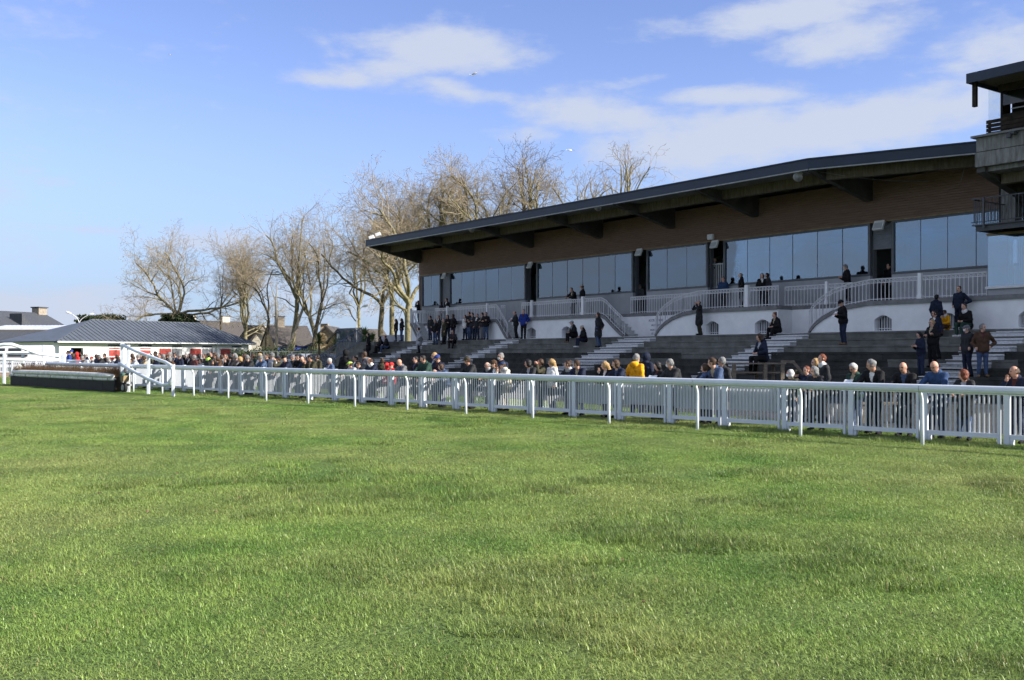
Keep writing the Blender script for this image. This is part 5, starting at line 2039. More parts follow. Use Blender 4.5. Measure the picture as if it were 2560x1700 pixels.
def grow(seed, height, spread, trunk_h, r0, levels=6, up=0.35, lean=(0, 0), wob=.22, fork=3, density=1.0, twig_up=.15):
    rr = random.Random(seed)
    big, small = [], []
    gs, uni, rnd_ = rr.gauss, rr.uniform, rr.random

    def branch(p, d, ln, r, lv):
        seg = (.9, .8, .6, .45, .36, .30, .28)[lv]
        n = max(2, int(ln / seg))
        st = ln / n
        r_end = max(r * (.42 if lv < 3 else .5), .010)
        w = wob * (1.0 if lv < 3 else 1.25)
        for i in range(n):
            d = (d[0] + gs(0, w), d[1] + gs(0, w), d[2] + gs(0, w) + up * .12 * (1 if lv < 3 else twig_up))
            L_ = sqrt(d[0] ** 2 + d[1] ** 2 + d[2] ** 2)
            d = (d[0] / L_, d[1] / L_, d[2] / L_)
            q = (p[0] + d[0] * st, p[1] + d[1] * st, p[2] + d[2] * st)
            ra, rb = r + (r_end - r) * i / n, r + (r_end - r) * (i + 1) / n
            (big if ra > .05 else small).append((*p, *q, ra, rb))
            p = q
            if lv < levels and i >= n * (.22 if lv == 1 else .12):
                k = 0
                x = (1.0, 1.4, 1.75, 1.95, 1.75, .9)[min(lv, 5)] * density
                while x > 0:
                    if rnd_() < x:
                        k += 1
                    x -= 1
                for _ in range(k):
                    sp = uni(.4, 1.1)
                    o = (gs(0, 1), gs(0, 1), gs(0, 1))
                    dt = o[0] * d[0] + o[1] * d[1] + o[2] * d[2]
                    o = (o[0] - d[0] * dt, o[1] - d[1] * dt, o[2] - d[2] * dt)
                    L_ = sqrt(o[0] ** 2 + o[1] ** 2 + o[2] ** 2) + 1e-6
                    cs, sn = cos(sp), sin(sp) / L_
                    nd_ = (d[0] * cs + o[0] * sn, d[1] * cs + o[1] * sn, d[2] * cs + o[2] * sn)
                    nl = ln * uni(.32, .62) * (1 - .35 * i / n)
                    if nl > .28:
                        branch(p, nd_, nl, max(rb * uni(.35, .62), .011), lv + 1)

    p, d = (0, 0, -.2), (lean[0], lean[1], 1.0)
    n = 8
    for i in range(n):
        d = (d[0] + gs(0, .05), d[1] + gs(0, .05), d[2])
        L_ = sqrt(d[0] ** 2 + d[1] ** 2 + d[2] ** 2)
        d = (d[0] / L_, d[1] / L_, d[2] / L_)
        st = (trunk_h + .2) / n
        q = (p[0] + d[0] * st, p[1] + d[1] * st, p[2] + d[2] * st)
        ra, rb = r0 * (1.3 if i == 0 else 1.08 - .25 * i / n), r0 * (1.08 - .25 * (i + 1) / n)
        big.append((*p, *q, ra, rb))
        p = q
        if i > 4 and rnd_() < .5:
            a = uni(0, 2 * pi)
            branch(p, (cos(a) * .9, sin(a) * .9, .35), (height - trunk_h) * uni(.35, .55), r0 * .3, 2)
    rem = height - trunk_h
    for k in range(fork):
        a = 2 * pi * k / fork + uni(-.5, .5)
        tilt = spread * uni(.55, 1.2) if k else spread * .12
        dd = (sin(tilt) * cos(a) + d[0] * .5, sin(tilt) * sin(a) + d[1] * .5, cos(tilt))
        branch(p, dd, rem * uni(.74, .92) * (1.0 if k else 1.08), r0 * uni(.42, .60), 1)
    return big, small


def tree(label, x, Y, height, spread, trunk_h, r0, seed, barkm='bark', twigm='twig', group='bare trees behind the racecourse', ybase=None, **kw):
    big, small = grow(seed, height, spread, trunk_h, r0, **kw)
    zm = height / max(q[5] for q in big + small)
    big = [tuple(c * zm for c in q[:6]) + q[6:] for q in big]
    small = [tuple(c * zm for c in q[:6]) + q[6:] for q in small]
    t_ = thing('plane_tree', label, 'tree', group, loc=(px(x, Y), Y, ground_z(Y)))
    V, Fq = frusta(big, 7)
    link('trunk', np_mesh('trunk', V, Fq, M[barkm]), t_)
    if small:
        V, Fq = frusta(small, 3)
        o = link('crown', np_mesh('crown', V, Fq, M[twigm]), t_)
    TREE_STATS.append((label[:20], len(big), len(small)))
    return t_


TREE_STATS = []


def ht(y, Y):
    return pz(y, Y) - ground_z(Y)


tree('broad bare tree standing alone behind the hall roof', 452, 140, ht(545, 140), 1.3, ht(775, 140), 0.34, 101, fork=8, wob=.20, lean=(-.10, 0), density=1.0)
tree('many-stemmed bare tree at the right end of the hall', 610, 136, ht(555, 136), 0.34, ht(815, 136), 0.3, 102, fork=6, wob=.13, up=.6, density=0.95)
tree('slim young bare tree rising behind the hall end', 551, 140, ht(620, 140), 0.5, ht(740, 140), 0.13, 103, 'bark_dark', fork=2, density=0.8)
tree('dark leaning bare tree in front of the cream gable', 668, 128, ht(640, 128), 0.6, ht(800, 128), 0.22, 104, 'bark_dark', fork=3, lean=(-.10, 0), density=0.85)
tree('short pale pollarded trunk left of the leaning trunks', 690, 118, ht(690, 118), 0.3, ht(745, 118), 0.16, 105, 'bark_pale', fork=3, levels=5)
tree('tall bare tree, left of the pair over the brown roof', 730, 122, ht(482, 122), 0.55, ht(720, 122), 0.3, 106, fork=5, wob=.17, density=0.9)
tree('leaning pale stem crossing the tall bare tree', 708, 120, ht(660, 120), 0.35, ht(760, 120), 0.19, 107, 'bark_pale', fork=3, lean=(.22, 0), levels=5)
tree('tall dark bare tree, first of the twin trunks', 779, 118, ht(510, 118), 0.42, ht(735, 118), 0.24, 108, 'bark_dark', fork=4, wob=.17, density=0.85)
tree('tall bare tree, second of the twin trunks', 797, 120, ht(495, 120), 0.62, ht(770, 120), 0.28, 109, fork=5, wob=.18, density=0.9)
tree('twisted bare tree beside the end stair', 950, 100, ht(470, 100), 0.6, ht(750, 100), 0.28, 110, 'bark_dark', fork=5, wob=.20)
tree('big mossy bare tree against the corner of the stand', 1018, 97, ht(400, 97), 0.68, ht(740, 97), 0.36, 111, fork=6, wob=.20)
tree('bare tree filling the gap beyond the roof corner', 905, 125, ht(480, 125), 0.6, ht(740, 125), 0.26, 112, fork=5)
tree('wide bare tree rising just behind the roof corner', 1075, 104, ht(372, 104), 0.62, ht(650, 104), 0.36, 113, fork=6, density=1.15)
tree('bare tree showing above the roof, second from the corner', 1195, 100, ht(350, 100), 0.45, ht(600, 100), 0.28, 114, fork=4, density=1.2)
tree('tall pointed dark tree above the roof', 1308, 104, ht(340, 104), 0.3, ht(560, 104), 0.28, 115, 'bark_dark', 'twig_dark', fork=5, up=.8, wob=.14)
tree('bare tree above the roof right of the pointed tree', 1385, 100, ht(385, 100), 0.42, ht(600, 100), 0.24, 116, fork=4, density=1.2)
tree('bare tree with upright shoots above the roof', 1462, 98, ht(375, 98), 0.45, ht(560, 98), 0.24, 117, fork=5, up=.7, density=1.25)
tree('last bare tree above the roof towards the tower', 1560, 96, ht(360, 96), 0.48, ht(540, 96), 0.24, 118, fork=5, up=.6, density=1.25)

tree('bare tree between the roof corner and the wide tree', 975, 112, ht(455, 112), .6, ht(720, 112), .30, 119, fork=5)
tree('bare tree behind the wide tree, low over the roof', 1140, 108, ht(385, 108), .6, ht(640, 108), .30, 120, 'bark_dark', fork=5, density=1.2)
tree('bare tree low above the roof before the pointed tree', 1255, 106, ht(400, 106), .55, ht(620, 106), .28, 121, fork=5, density=1.2)
tree('thin bare tree at the right end of the row above the roof', 1620, 98, ht(400, 98), .5, ht(560, 98), .24, 122, fork=5, up=.7, density=1.2)

# ------------------------------------------------------------------ evergreen masses, cordylines and hedge
M['leaf_dark'] = mat('dark_evergreen_leaf', (0.020, 0.034, 0.012), 0.7, 0.4, 1.0, col2=(0.06, 0.085, 0.028))
M['leaf_spear'] = mat('spear_leaf', (0.035, 0.07, 0.018), 0.55, 0.4, 1.0, 0, 10, 0.4, col2=(0.14, 0.20, 0.06))
er = np.random.default_rng(8)


def bush(name, label, cat, cx, cy, cz, rx, ry, rz, n, leaf, m, group=None):
    o = er.normal(0, 1, (n, 3))
    o /= np.linalg.norm(o, axis=1)[:, None]
    o *= (er.random(n) ** .33)[:, None]
    lump = 1 + .22 * np.sin(o[:, 0] * 5 + 1) * np.sin(o[:, 1] * 6) + .15 * np.sin(o[:, 2] * 7 + o[:, 0] * 4)
    c = o * lump[:, None] * np.array([rx, ry, rz]) + np.array([0, 0, cz])
    a, b = er.normal(0, 1, (n, 3)), er.normal(0, 1, (n, 3))
    a /= np.linalg.norm(a, axis=1)[:, None]
    b -= a * (a * b).sum(1)[:, None]
    b /= np.linalg.norm(b, axis=1)[:, None]
    a *= leaf * (.6 + .8 * er.random(n))[:, None]
    b *= leaf * .45
    V = np.stack([c - a, c + b, c + a, c - b], 1).reshape(-1, 3)
    Fq = np.arange(4 * n).reshape(-1, 4)
    t_ = thing(name, label, cat, group, loc=(cx, cy, ground_z(cy)))
    link('foliage', np_mesh('foliage', V, Fq, m, False), t_)
    mb = MB()
    mb.tube([(0, 0, -.1), (.05, .02, cz * .5), (0, 0, cz)], [.16, .12, .06], 6)
    mb.build('stem', M['bark_dark'], t_)
    return t_


bush('evergreen_tree', 'dark rounded evergreen crown behind the left hip of the hall roof', 'tree', px(258, 140), 140, pz(807, 140), 3.4, 3, .75, 3600, .22, M['leaf_dark'], 'evergreen trees')
bush('evergreen_tree', 'dark evergreen crown behind the hall ridge below the broad tree', 'tree', px(448, 140), 140, pz(807, 140), 2.4, 2.2, .75, 3200, .22, M['leaf_dark'], 'evergreen trees')
for i, (x, w, lab) in enumerate(((632, 2.2, 'low dark hedge bush at the end of the hall'), (668, 2.2, 'low dark hedge bush under the leaning tree'), (712, 2.4, 'low dark hedge bush before the blue shopfront'), (760, 2.4, 'low dark hedge bush under the twin trunks'))):
    bush('hedge_bush', lab, 'bush', px(x, 95), 95, .9, w, 1.0, 1.05, 2600, .12, M['leaf_dark'], 'dark hedge bushes behind the crowd')


def cordyline(label, x, y, Y, size, n_heads=1):
    t_ = thing('cordyline', label, 'plant', 'spiky cordylines beside the stand', loc=(px(x, Y), Y, ground_z(Y)))
    z = ht(y, Y)
    rr = random.Random(int(x))
    mb = MB()
    mb.tube([(0, 0, -.1), (.03, 0, z * .6), (0, 0, z)], [.11, .09, .08], 7)
    mb.build('trunk', M['bark_dark'], t_)
    mb = MB()
    for k in range(95):
        a = rr.uniform(0, 2 * pi)
        e = rr.uniform(-.5, 1.45)
        L_ = size * rr.uniform(.75, 1.1)
        pts = []
        dr, dz = cos(e), sin(e)
        r_, zz = 0, z
        wd = .045 * size
        vs = []
        for i in range(4):
            w_ = wd * (1, 1.1, .75, .05)[i]
            vs += [(r_ * cos(a) - sin(a) * w_, r_ * sin(a) + cos(a) * w_, zz), (r_ * cos(a) + sin(a) * w_, r_ * sin(a) - cos(a) * w_, zz)]
            r_ += dr * L_ / 3
            zz += dz * L_ / 3
            dz -= .16
        mb.add(vs, [(0, 1, 3, 2), (2, 3, 5, 4), (4, 5, 7, 6)])
    mb.build('leaf_crown', M['leaf_spear'], t_, fix=False)


for x, y, Y, sz, lab in ((797, 852, 84, .95, 'dark spiky cordyline at the left of the row'), (842, 868, 82, 1.1, 'broad bright cordyline in the middle of the row'), (858, 850, 84, 1.0, 'cordyline leaning over the broad one'),
                         (879, 843, 85, .85, 'slim cordyline below the street lamp'), (912, 838, 84, .95, 'tall dark cordyline right of the street lamp'), (905, 862, 82, .9, 'low dark cordyline under the tall one'),
                         (930, 850, 84, .85, 'last cordyline against the end stair')):
    cordyline(lab, x, y, Y, sz)

# ------------------------------------------------------------------ gulls
M['gull'] = mat('gull_feathers', (0.30, 0.31, 0.33), 0.8, 0.2, 8, col2=(0.62, 0.62, 0.62))
M['gull_white'] = mat('white_feathers', (0.78, 0.78, 0.78), 0.8, 0.05, 8)


def gull(label, x, y, Y, span, roll_, m):
    t_ = thing('gull', label, 'bird', 'gulls over the stand', loc=(px(x, Y), Y, pz(y, Y)))
    t_.rotation_euler = (0, roll_, 0)
    mb = MB()
    mb.tube([(-.30, -.08, -.02), (-.18, -.05, 0), (0, 0, .01), (.16, .04, 0), (.30, .08, 0)], [.02, .06, .085, .06, .012], 8)
    mb.build('body', m, t_, smooth=True)
    for s in (-1, 1):
        mb = MB()
        pts = [(0, 0, 0), (.10, .28, .16), (.02, .62, .10), (-.16, 1.0, -.06)]
        ch = [.17, .17, .12, .02]
        up_, lo_ = [], []
        for (a, b, c), w in zip(pts, ch):
            up_.append((b * s * span / 2, a + w / 2, c))
            lo_.append((b * s * span / 2, a - w / 2, c))
        vs = up_ + lo_ + [(p[0], p[1], p[2] - .018) for p in up_] + [(p[0], p[1], p[2] - .018) for p in lo_]
        fs = []
        for i in range(3):
            fs += [(i, i + 1, i + 5, i + 4), (i + 8, i + 12, i + 13, i + 9), (i, i + 8, i + 9, i + 1), (i + 4, i + 5, i + 13, i + 12)]
        mb.add(vs, fs)
        mb.build('wing', m, t_)


gull('grey gull gliding below the large cloud', 1185, 184, 110, 1.0, -.42 + pi, M['gull'])
gull('white gull flying above the stand roof', 1426, 376, 120, 1.1, .1, M['gull_white'])
gull('tiny distant gull high over the left sky', 426, 137, 260, 1.1, .3, M['gull'])
# ------------------------------------------------------------------ people
SKIN, HAIR, TOP, LEGS, SHOE, HAT, EXTRA, DARK = range(8)


def surface_nets(d, lab, org, h):
    """vertices and quads of the zero level of a distance grid"""
    nx, ny, nz = d.shape
    ins = d < 0
    c = [(i, j, k) for i in (0, 1) for j in (0, 1) for k in (0, 1)]

    def sub(a, i, j, k):
        return a[i:nx - 1 + i, j:ny - 1 + j, k:nz - 1 + k]
    tot = sum(sub(ins, *q).astype(np.int8) for q in c)
    act = (tot > 0) & (tot < 8)
    ids = -np.ones(act.shape, np.int32)
    cells = np.argwhere(act)
    ids[act] = np.arange(len(cells))
    acc = np.zeros((len(cells), 3))
    cnt = np.zeros(len(cells))
    cx, cy, cz = cells.T
    vals = {q: d[cx + q[0], cy + q[1], cz + q[2]] for q in c}
    for ax in range(3):
        for q in c:
            if q[ax]:
                continue
            r = list(q)
            r[ax] = 1
            r = tuple(r)
            a, b = vals[q], vals[r]
            m = (a < 0) != (b < 0)
            t = np.where(m, a / (a - b + 1e-12), 0)
            for x in range(3):
                acc[:, x] += np.where(m, q[x] + (t if x == ax else 0), 0)
            cnt += m
    V = (cells + acc / cnt[:, None]) * h + org
    vl = lab[cx + (acc[:, 0] / cnt > .5), cy + (acc[:, 1] / cnt > .5), cz + (acc[:, 2] / cnt > .5)]
    Q, QL = [], []
    for ax in range(3):
        o1, o2 = [(1, 2), (2, 0), (0, 1)][ax]
        sl0, sl1 = [slice(1, -1)] * 3, [slice(1, -1)] * 3
        sl0[ax] = slice(0, -1)
        sl1[ax] = slice(1, None)
        A, B = ins[tuple(sl0)], ins[tuple(sl1)]
        for flip in (False, True):
            m = (A & ~B) if not flip else (~A & B)
            p = np.argwhere(m)
            if not len(p):
                continue
            p = p + 1
            p[:, ax] -= 1
            e1, e2 = np.zeros(3, int), np.zeros(3, int)
            e1[o1], e2[o2] = 1, 1

            def g(off):
                w = p - off
                return ids[w[:, 0], w[:, 1], w[:, 2]]
            q = np.stack([g(0 * e1), g(e1), g(e1 + e2), g(e2)], 1)
            if flip:
                q = q[:, ::-1]
            Q.append(q)
    Q = np.concatenate(Q)
    Q = Q[(Q >= 0).all(1)]
    ql = np.array([vl[Q[:, k]] for k in range(4)])
    # a quad takes the label most of its corners carry
    best = ql[0].copy()
    for k in range(1, 4):
        same = (ql == ql[k]).sum(0)
        cur = (ql == best).sum(0)
        best = np.where(same > cur, ql[k], best)
    return V, Q, best


def sdf_cone(P, a, b, ra, rb):
    a, b = np.asarray(a, float), np.asarray(b, float)
    ab = b - a
    t = np.clip(((P - a) @ ab) / (ab @ ab + 1e-9), 0, 1)
    return np.linalg.norm(P - a - t[..., None] * ab, axis=-1) - (ra + (rb - ra) * t)


def sdf_ell(P, c, r, R=None):
    q = P - np.asarray(c, float)
    if R is not None:
        q = q @ R
    k = np.linalg.norm(q / np.asarray(r), axis=-1)
    return (k - 1) * min(r)


def rotx(a):
    return np.array([[1, 0, 0], [0, cos(a), -sin(a)], [0, sin(a), cos(a)]])


def rotz(a):
    return np.array([[cos(a), -sin(a), 0], [sin(a), cos(a), 0], [0, 0, 1]])


def fingers(wrist, tip_dir, side, palm_n, r):
    """four bent fingers of unequal length and a thumb, as tapered tubes rooted in the palm"""
    mb = MB()
    t = np.array(tip_dir, float)
    t /= np.linalg.norm(t)
    pn = np.array(palm_n, float)
    pn -= t * (pn @ t)
    pn /= np.linalg.norm(pn) + 1e-9
    sd_ = np.cross(t, pn) * side
    base = np.array(wrist, float) + t * .055
    for i, ln in enumerate((.062, .072, .068, .052)):
        o = base + sd_ * (.027 - .018 * i)
        k1 = o + t * ln * .55 + pn * ln * .12
        k2 = k1 + (t * .62 + pn * .78) * ln * .5
        mb.tube([o, k1, k2], [r, r * .92, r * .7], 5)
    o = np.array(wrist, float) + t * .02 + sd_ * .03
    mb.tube([o, o + sd_ * .028 + t * .022 + pn * .012, o + sd_ * .034 + t * .052 + pn * .03], [r * 1.15, r * 1.05, r * .8], 5)
    return mb


def pose_joints(pose, rr):
    """joint positions of a 1.75 m adult facing +y"""
    J = dict(hipz=.92, lean=0.0, py=0.0, hy=0.0, pitch=0.0)
    j = lambda s=.02: rr.uniform(-s, s)
    J['kn'] = {s: np.array([s * .10, .02, .50]) for s in (-1, 1)}
    J['an'] = {s: np.array([s * (.10 + rr.uniform(0, .04)), -.02 + j(.06), .09]) for s in (-1, 1)}
    J['el'] = {s: np.array([s * .265, -.03, 1.14]) for s in (-1, 1)}
    J['ha'] = {s: np.array([s * .25, .07, .90]) for s in (-1, 1)}
    J['td'] = {s: np.array([0, .2, -1.0]) for s in (-1, 1)}
    if pose == 'pockets':
        J['el'] = {s: np.array([s * .31, -.10, 1.13]) for s in (-1, 1)}
        J['ha'] = {s: np.array([s * .20, .09, .98]) for s in (-1, 1)}
    elif pose == 'lean':
        J['lean'], J['py'] = .34, -.16
        J['el'] = {s: np.array([s * .30, .26, 1.10]) for s in (-1, 1)}
        J['ha'] = {s: np.array([s * .09 + .05 * s * rr.random(), .44, 1.10]) for s in (-1, 1)}
        J['td'] = {s: np.array([-s * .8, .5, -.1]) for s in (-1, 1)}
    elif pose == 'lean1':
        J['lean'], J['py'] = .26, -.12
        J['el'] = {-1: np.array([-.31, .24, 1.10]), 1: np.array([.30, .24, 1.12])}
        J['ha'] = {-1: np.array([-.04, .42, 1.10]), 1: np.array([.08, .26, 1.42])}
        J['td'] = {-1: np.array([.8, .5, 0]), 1: np.array([-.2, .0, 1.0])}
    elif pose == 'read':
        J['lean'], J['pitch'] = .10, .35
        J['el'] = {s: np.array([s * .27, .06, 1.12]) for s in (-1, 1)}
        J['ha'] = {s: np.array([s * .12, .32, 1.18]) for s in (-1, 1)}
        J['td'] = {s: np.array([-s * .5, .8, .3]) for s in (-1, 1)}
    elif pose == 'bino':
        J['el'] = {s: np.array([s * .33, .20, 1.33]) for s in (-1, 1)}
        J['ha'] = {s: np.array([s * .075, .165, 1.585]) for s in (-1, 1)}
        J['td'] = {s: np.array([-s * .2, .4, 1.0]) for s in (-1, 1)}
    elif pose == 'crossed':
        J['el'] = {s: np.array([s * .29, .05, 1.15]) for s in (-1, 1)}
        J['ha'] = {s: np.array([-s * .10, .20, 1.20 + .03 * s]) for s in (-1, 1)}
        J['td'] = {s: np.array([-s, .1, .2]) for s in (-1, 1)}
    elif pose == 'behind':
        J['el'] = {s: np.array([s * .30, -.13, 1.13]) for s in (-1, 1)}
        J['ha'] = {s: np.array([s * .04, -.20, .95]) for s in (-1, 1)}
        J['td'] = {s: np.array([-s * .6, -.1, -.8]) for s in (-1, 1)}
    elif pose == 'hips':
        J['el'] = {-1: np.array([-.43, -.12, 1.14]), 1: np.array([.30, -.08, 1.13])}
        J['ha'] = {-1: np.array([-.21, .06, 1.0]), 1: np.array([.22, .08, .96])}
    elif pose in ('sit', 'sitread', 'sithigh'):
        dz = .92 - .13                                    # seat height 0, thighs forward
        ft = -.33 if pose != 'sithigh' else -.46
        J['hipz'] = .13
        J['lean'] = .22
        J['kn'] = {s: np.array([s * .14, .42, .19 if ft > -.4 else .14]) for s in (-1, 1)}
        J['an'] = {s: np.array([s * .12, .46 + j(.04), ft + .13]) for s in (-1, 1)}
        J['el'] = {s: np.array([s * .29, .14, 1.14 - dz]) for s in (-1, 1)}
        J['ha'] = {s: np.array([s * .08, .36, 1.08 - dz]) for s in (-1, 1)}
        if pose == 'sitread':
            J['ha'] = {s: np.array([s * .12, .36, 1.16 - dz]) for s in (-1, 1)}
        J['td'] = {s: np.array([-s * .7, .6, 0]) for s in (-1, 1)}
    return J


_people_meshes = {}
CLOTH = {}


def cloth(col):
    key = tuple(round(c, 3) for c in col)
    if key not in CLOTH:
        CLOTH[key] = mat('cloth_%02d' % len(CLOTH), col, 0.85, 0.22, 9.0, 0.5, 26, 0.2)
    return CLOTH[key]


SK = {'f': mat('fair_skin', (0.58, 0.34, 0.25), 0.55, 0.06, 14, 0, 10, 0.35), 'm': mat('ruddy_skin', (0.50, 0.27, 0.19), 0.55, 0.06, 14, 0, 10, 0.35),
      'd': mat('brown_skin', (0.20, 0.10, 0.065), 0.55, 0.06, 14, 0, 10, 0.35)}
HR = {'black': mat('black_hair', (0.012, 0.011, 0.012), 0.6, 0.2, 30), 'brown': mat('brown_hair', (0.055, 0.03, 0.018), 0.6, 0.3, 30, 0.4, 60), 'grey': mat('grey_hair', (0.19, 0.19, 0.19), 0.7, 0.25, 30, 0.4, 60),
      'white': mat('white_hair', (0.46, 0.455, 0.44), 0.7, 0.15, 30, 0.4, 60), 'blond': mat('blond_hair', (0.36, 0.23, 0.10), 0.6, 0.25, 30, 0.4, 60), 'red': mat('auburn_hair', (0.16, 0.045, 0.02), 0.6, 0.25, 30, 0.4, 60)}
CC = {'black': (.010, .010, .012), 'charcoal': (.026, .027, .030), 'navy': (.014, .019, .040), 'blue': (.028, .058, .135), 'royal': (.018, .045, .24), 'grey': (.13, .13, .14), 'lgrey': (.36, .37, .40),
      'olive': (.045, .042, .026), 'green': (.025, .055, .042), 'brown': (.075, .042, .026), 'yellow': (.72, .33, .012), 'white': (.70, .69, .67), 'cream': (.60, .55, .44), 'red': (.55, .03, .03),
      'burg': (.08, .03, .03), 'denim': (.055, .085, .16), 'dkdenim': (.022, .03, .06), 'beige': (.36, .29, .19), 'pink': (.42, .18, .18), 'lime': (.45, .70, .10), 'tan': (.20, .12, .06), 'teal': (.03, .12, .14), 'orange': (.55, .18, .03)}
M['paper'] = mat('white_paper', (0.78, 0.79, 0.82), 0.8, 0.08, 20)
M['mask'] = mat('pale_face_mask', (0.72, 0.78, 0.84), 0.8, 0.03, 20)


def person_mesh(pose, hairk, headk, coat, female, scarf, mask, hood, turn, nod, seed, vox, glasses=False, shirt=False):
    rr = random.Random(seed)
    J = pose_joints(pose, rr)
    hz = J['hipz']
    dz = hz - .92
    Rl = rotx(-J['lean'])
    piv = np.array([0, J['py'], hz])

    def T(x, y, z):
        """point of the upper body, given for an upright figure"""
        return Rl @ (np.array([x, y, z - .92])) + piv
    prims = []          # (label, bbox centre, reach, function)

    def cone(lb, a, b, ra, rb):
        a, b = np.asarray(a, float), np.asarray(b, float)
        prims.append((lb, np.minimum(a - ra, b - rb), np.maximum(a + ra, b + rb), lambda P: sdf_cone(P, a, b, ra, rb)))

    def ell(lb, c, r, R=None, clip=None):
        c = np.asarray(c, float)
        m = max(r)

        def f(P):
            d = sdf_ell(P, c, r, R)
            return d if clip is None else np.maximum(d, clip(P))
        prims.append((lb, c - m, c + m, f))
    fat = rr.uniform(.96, 1.14)
    sh = (.165 if female else .185)
    # legs
    for s in (-1, 1):
        hip = np.array([s * .09, J['py'], hz])
        kn, an = J['kn'][s], J['an'][s]
        cone(LEGS, hip, kn, .098 * fat, .068)
        cone(LEGS, kn, an, .070, .055)
        foot = np.array([0, .16, -.045])
        cone(SHOE, an + (0, -.03, -.045), an + foot + (s * .02, 0, 0), .046, .040)
    cone(LEGS, (-.07, J['py'], hz + .03), (.07, J['py'], hz + .03), .125 * fat, .125 * fat)
    # torso and coat
    cone(TOP, T(-.06, 0, 1.02), T(-.085, 0, 1.30), .125 * fat, .130 * fat)
    cone(TOP, T(.06, 0, 1.02), T(.085, 0, 1.30), .125 * fat, .130 * fat)
    cone(TOP, T(-.055, 0, .93), T(.055, 0, .93), .142 * fat, .142 * fat)
    cone(TOP, T(-sh, -.01, 1.41), T(sh, -.01, 1.41), .072, .072)
    cone(TOP, T(0, -.015, 1.38), T(0, -.01, 1.46), .12, .075)
    if coat and pose not in ('sit', 'sitread', 'sithigh'):
        cone(TOP, T(0, 0, .98), np.array([0, J['py'] * .6 + .01, .62]), .165 * fat, .185 * fat)
        cone(TOP, np.array([-.06, J['py'] * .7, .70]), np.array([.06, J['py'] * .7, .70]), .145 * fat, .145 * fat)
    elif coat:
        cone(TOP, T(0, 0, .98), np.array([0, .12, hz + .04]), .17 * fat, .17 * fat)
    # arms
    for s in (-1, 1):
        shd = T(s * sh, -.01, 1.41)
        el, ha = J['el'][s], J['ha'][s]
        if pose in ('behind', 'pockets', 'hips', 'crossed', 'stand', 'bino', 'read'):
            up_ = Rl @ (el - np.array([0, 0, .92])) + piv if pose in ('read',) else el
            el = up_
        cone(TOP, shd, el, .066, .054)
        w = el + (ha - el) * .86
        cone(TOP, el, w, .056, .043)
        td = J['td'][s] / np.linalg.norm(J['td'][s])
        cone(SKIN, w, ha, .033, .036)
        cone(SKIN, ha, ha + td * .06, .037, .030)
    # neck, head
    nb_ = T(0, 0, 1.45)
    hc = T(0, .025, 1.635)
    Rh = rotz(turn) @ rotx(-(J['lean'] * .45 + J['pitch'] + nod))

    def Hd(x, y, z):
        return hc + Rh @ np.array([x, y, z])
    cone(SKIN, nb_, Hd(0, -.01, -.07), .058, .054)
    cone(TOP, T(-.02, -.035, 1.475), T(.02, -.035, 1.475), .078, .078)
    ell(SKIN, Hd(0, .004, .012), (.077, .096, .108), Rh)
    ell(SKIN, Hd(0, .028, -.055), (.058, .066, .066), Rh)
    cone(SKIN, Hd(0, .092, .012), Hd(0, .112, -.022), .009, .016)
    for s in (-1, 1):
        ell(SKIN, Hd(s * .078, -.005, -.005), (.012, .022, .032), Rh)

    def local(P):
        return (P - hc) @ Rh
    if headk in ('none', 'cap', 'flat'):
        face = lambda P: (lambda q: np.maximum(q[..., 1] - (.038 + .35 * np.maximum(q[..., 2] - .055, 0)), -.045 - .0 - q[..., 2] - np.maximum(0, -q[..., 1]) * .6))(local(P))
        if hairk == 'short':
            ell(HAIR, Hd(0, -.010, .022), (.088, .106, .112), Rh, face)
        elif hairk == 'receding':
            ell(HAIR, Hd(0, -.016, .0), (.087, .103, .095), Rh, lambda P: (lambda q: np.maximum(q[..., 1] - .005, np.maximum(q[..., 2] - .055, -.05 - q[..., 2])))(local(P)))
        elif hairk == 'bob':
            ell(HAIR, Hd(0, -.014, .012), (.104, .116, .126), Rh, lambda P: (lambda q: q[..., 1] - (.042 + .4 * np.maximum(q[..., 2] - .06, 0)))(local(P)))
            cone(HAIR, Hd(-.05, -.03, -.06), Hd(.05, -.03, -.06), .062, .062)
        elif hairk == 'long':
            ell(HAIR, Hd(0, -.012, .018), (.096, .112, .118), Rh, lambda P: (lambda q: q[..., 1] - (.040 + .4 * np.maximum(q[..., 2] - .06, 0)))(local(P)))
            cone(HAIR, Hd(0, -.065, .0), T(0, -.115, 1.40), .085, .075)
        elif hairk == 'bun':
            ell(HAIR, Hd(0, -.010, .022), (.088, .106, .114), Rh, face)
            ell(HAIR, Hd(0, -.09, .10), (.045, .045, .045), Rh)
    if headk == 'cap':
        ell(HAT, Hd(0, -.004, .045), (.091, .110, .085), Rh, lambda P: .026 - local(P)[..., 2])
        ell(HAT, Hd(0, .122, .040), (.066, .070, .013), Rh)
    elif headk == 'flat':
        ell(HAT, Hd(0, .01, .072), (.105, .135, .046), Rh)
    elif headk == 'beanie':
        ell(HAT, Hd(0, -.012, .045), (.096, .114, .105), Rh, lambda P: .022 - local(P)[..., 2] - .25 * local(P)[..., 1] * -1 * .5)
        ell(HAT, Hd(0, -.012, .038), (.100, .118, .030), Rh)
        if hairk in ('long', 'bob'):
            cone(HAIR, Hd(0, -.05, -.03), T(0, -.10, 1.43), .075, .07)
    elif headk == 'hood':
        ell(HAT, Hd(0, -.02, .01), (.116, .130, .142), Rh, lambda P: local(P)[..., 1] - .05)
    if hood and headk != 'hood':
        ell(EXTRA if hood == 'fur' else TOP, T(0, -.11, 1.47), (.125, .075, .075))
    if scarf:
        cone(EXTRA, T(-.03, .015, 1.475), T(.03, .015, 1.475), .088, .088)
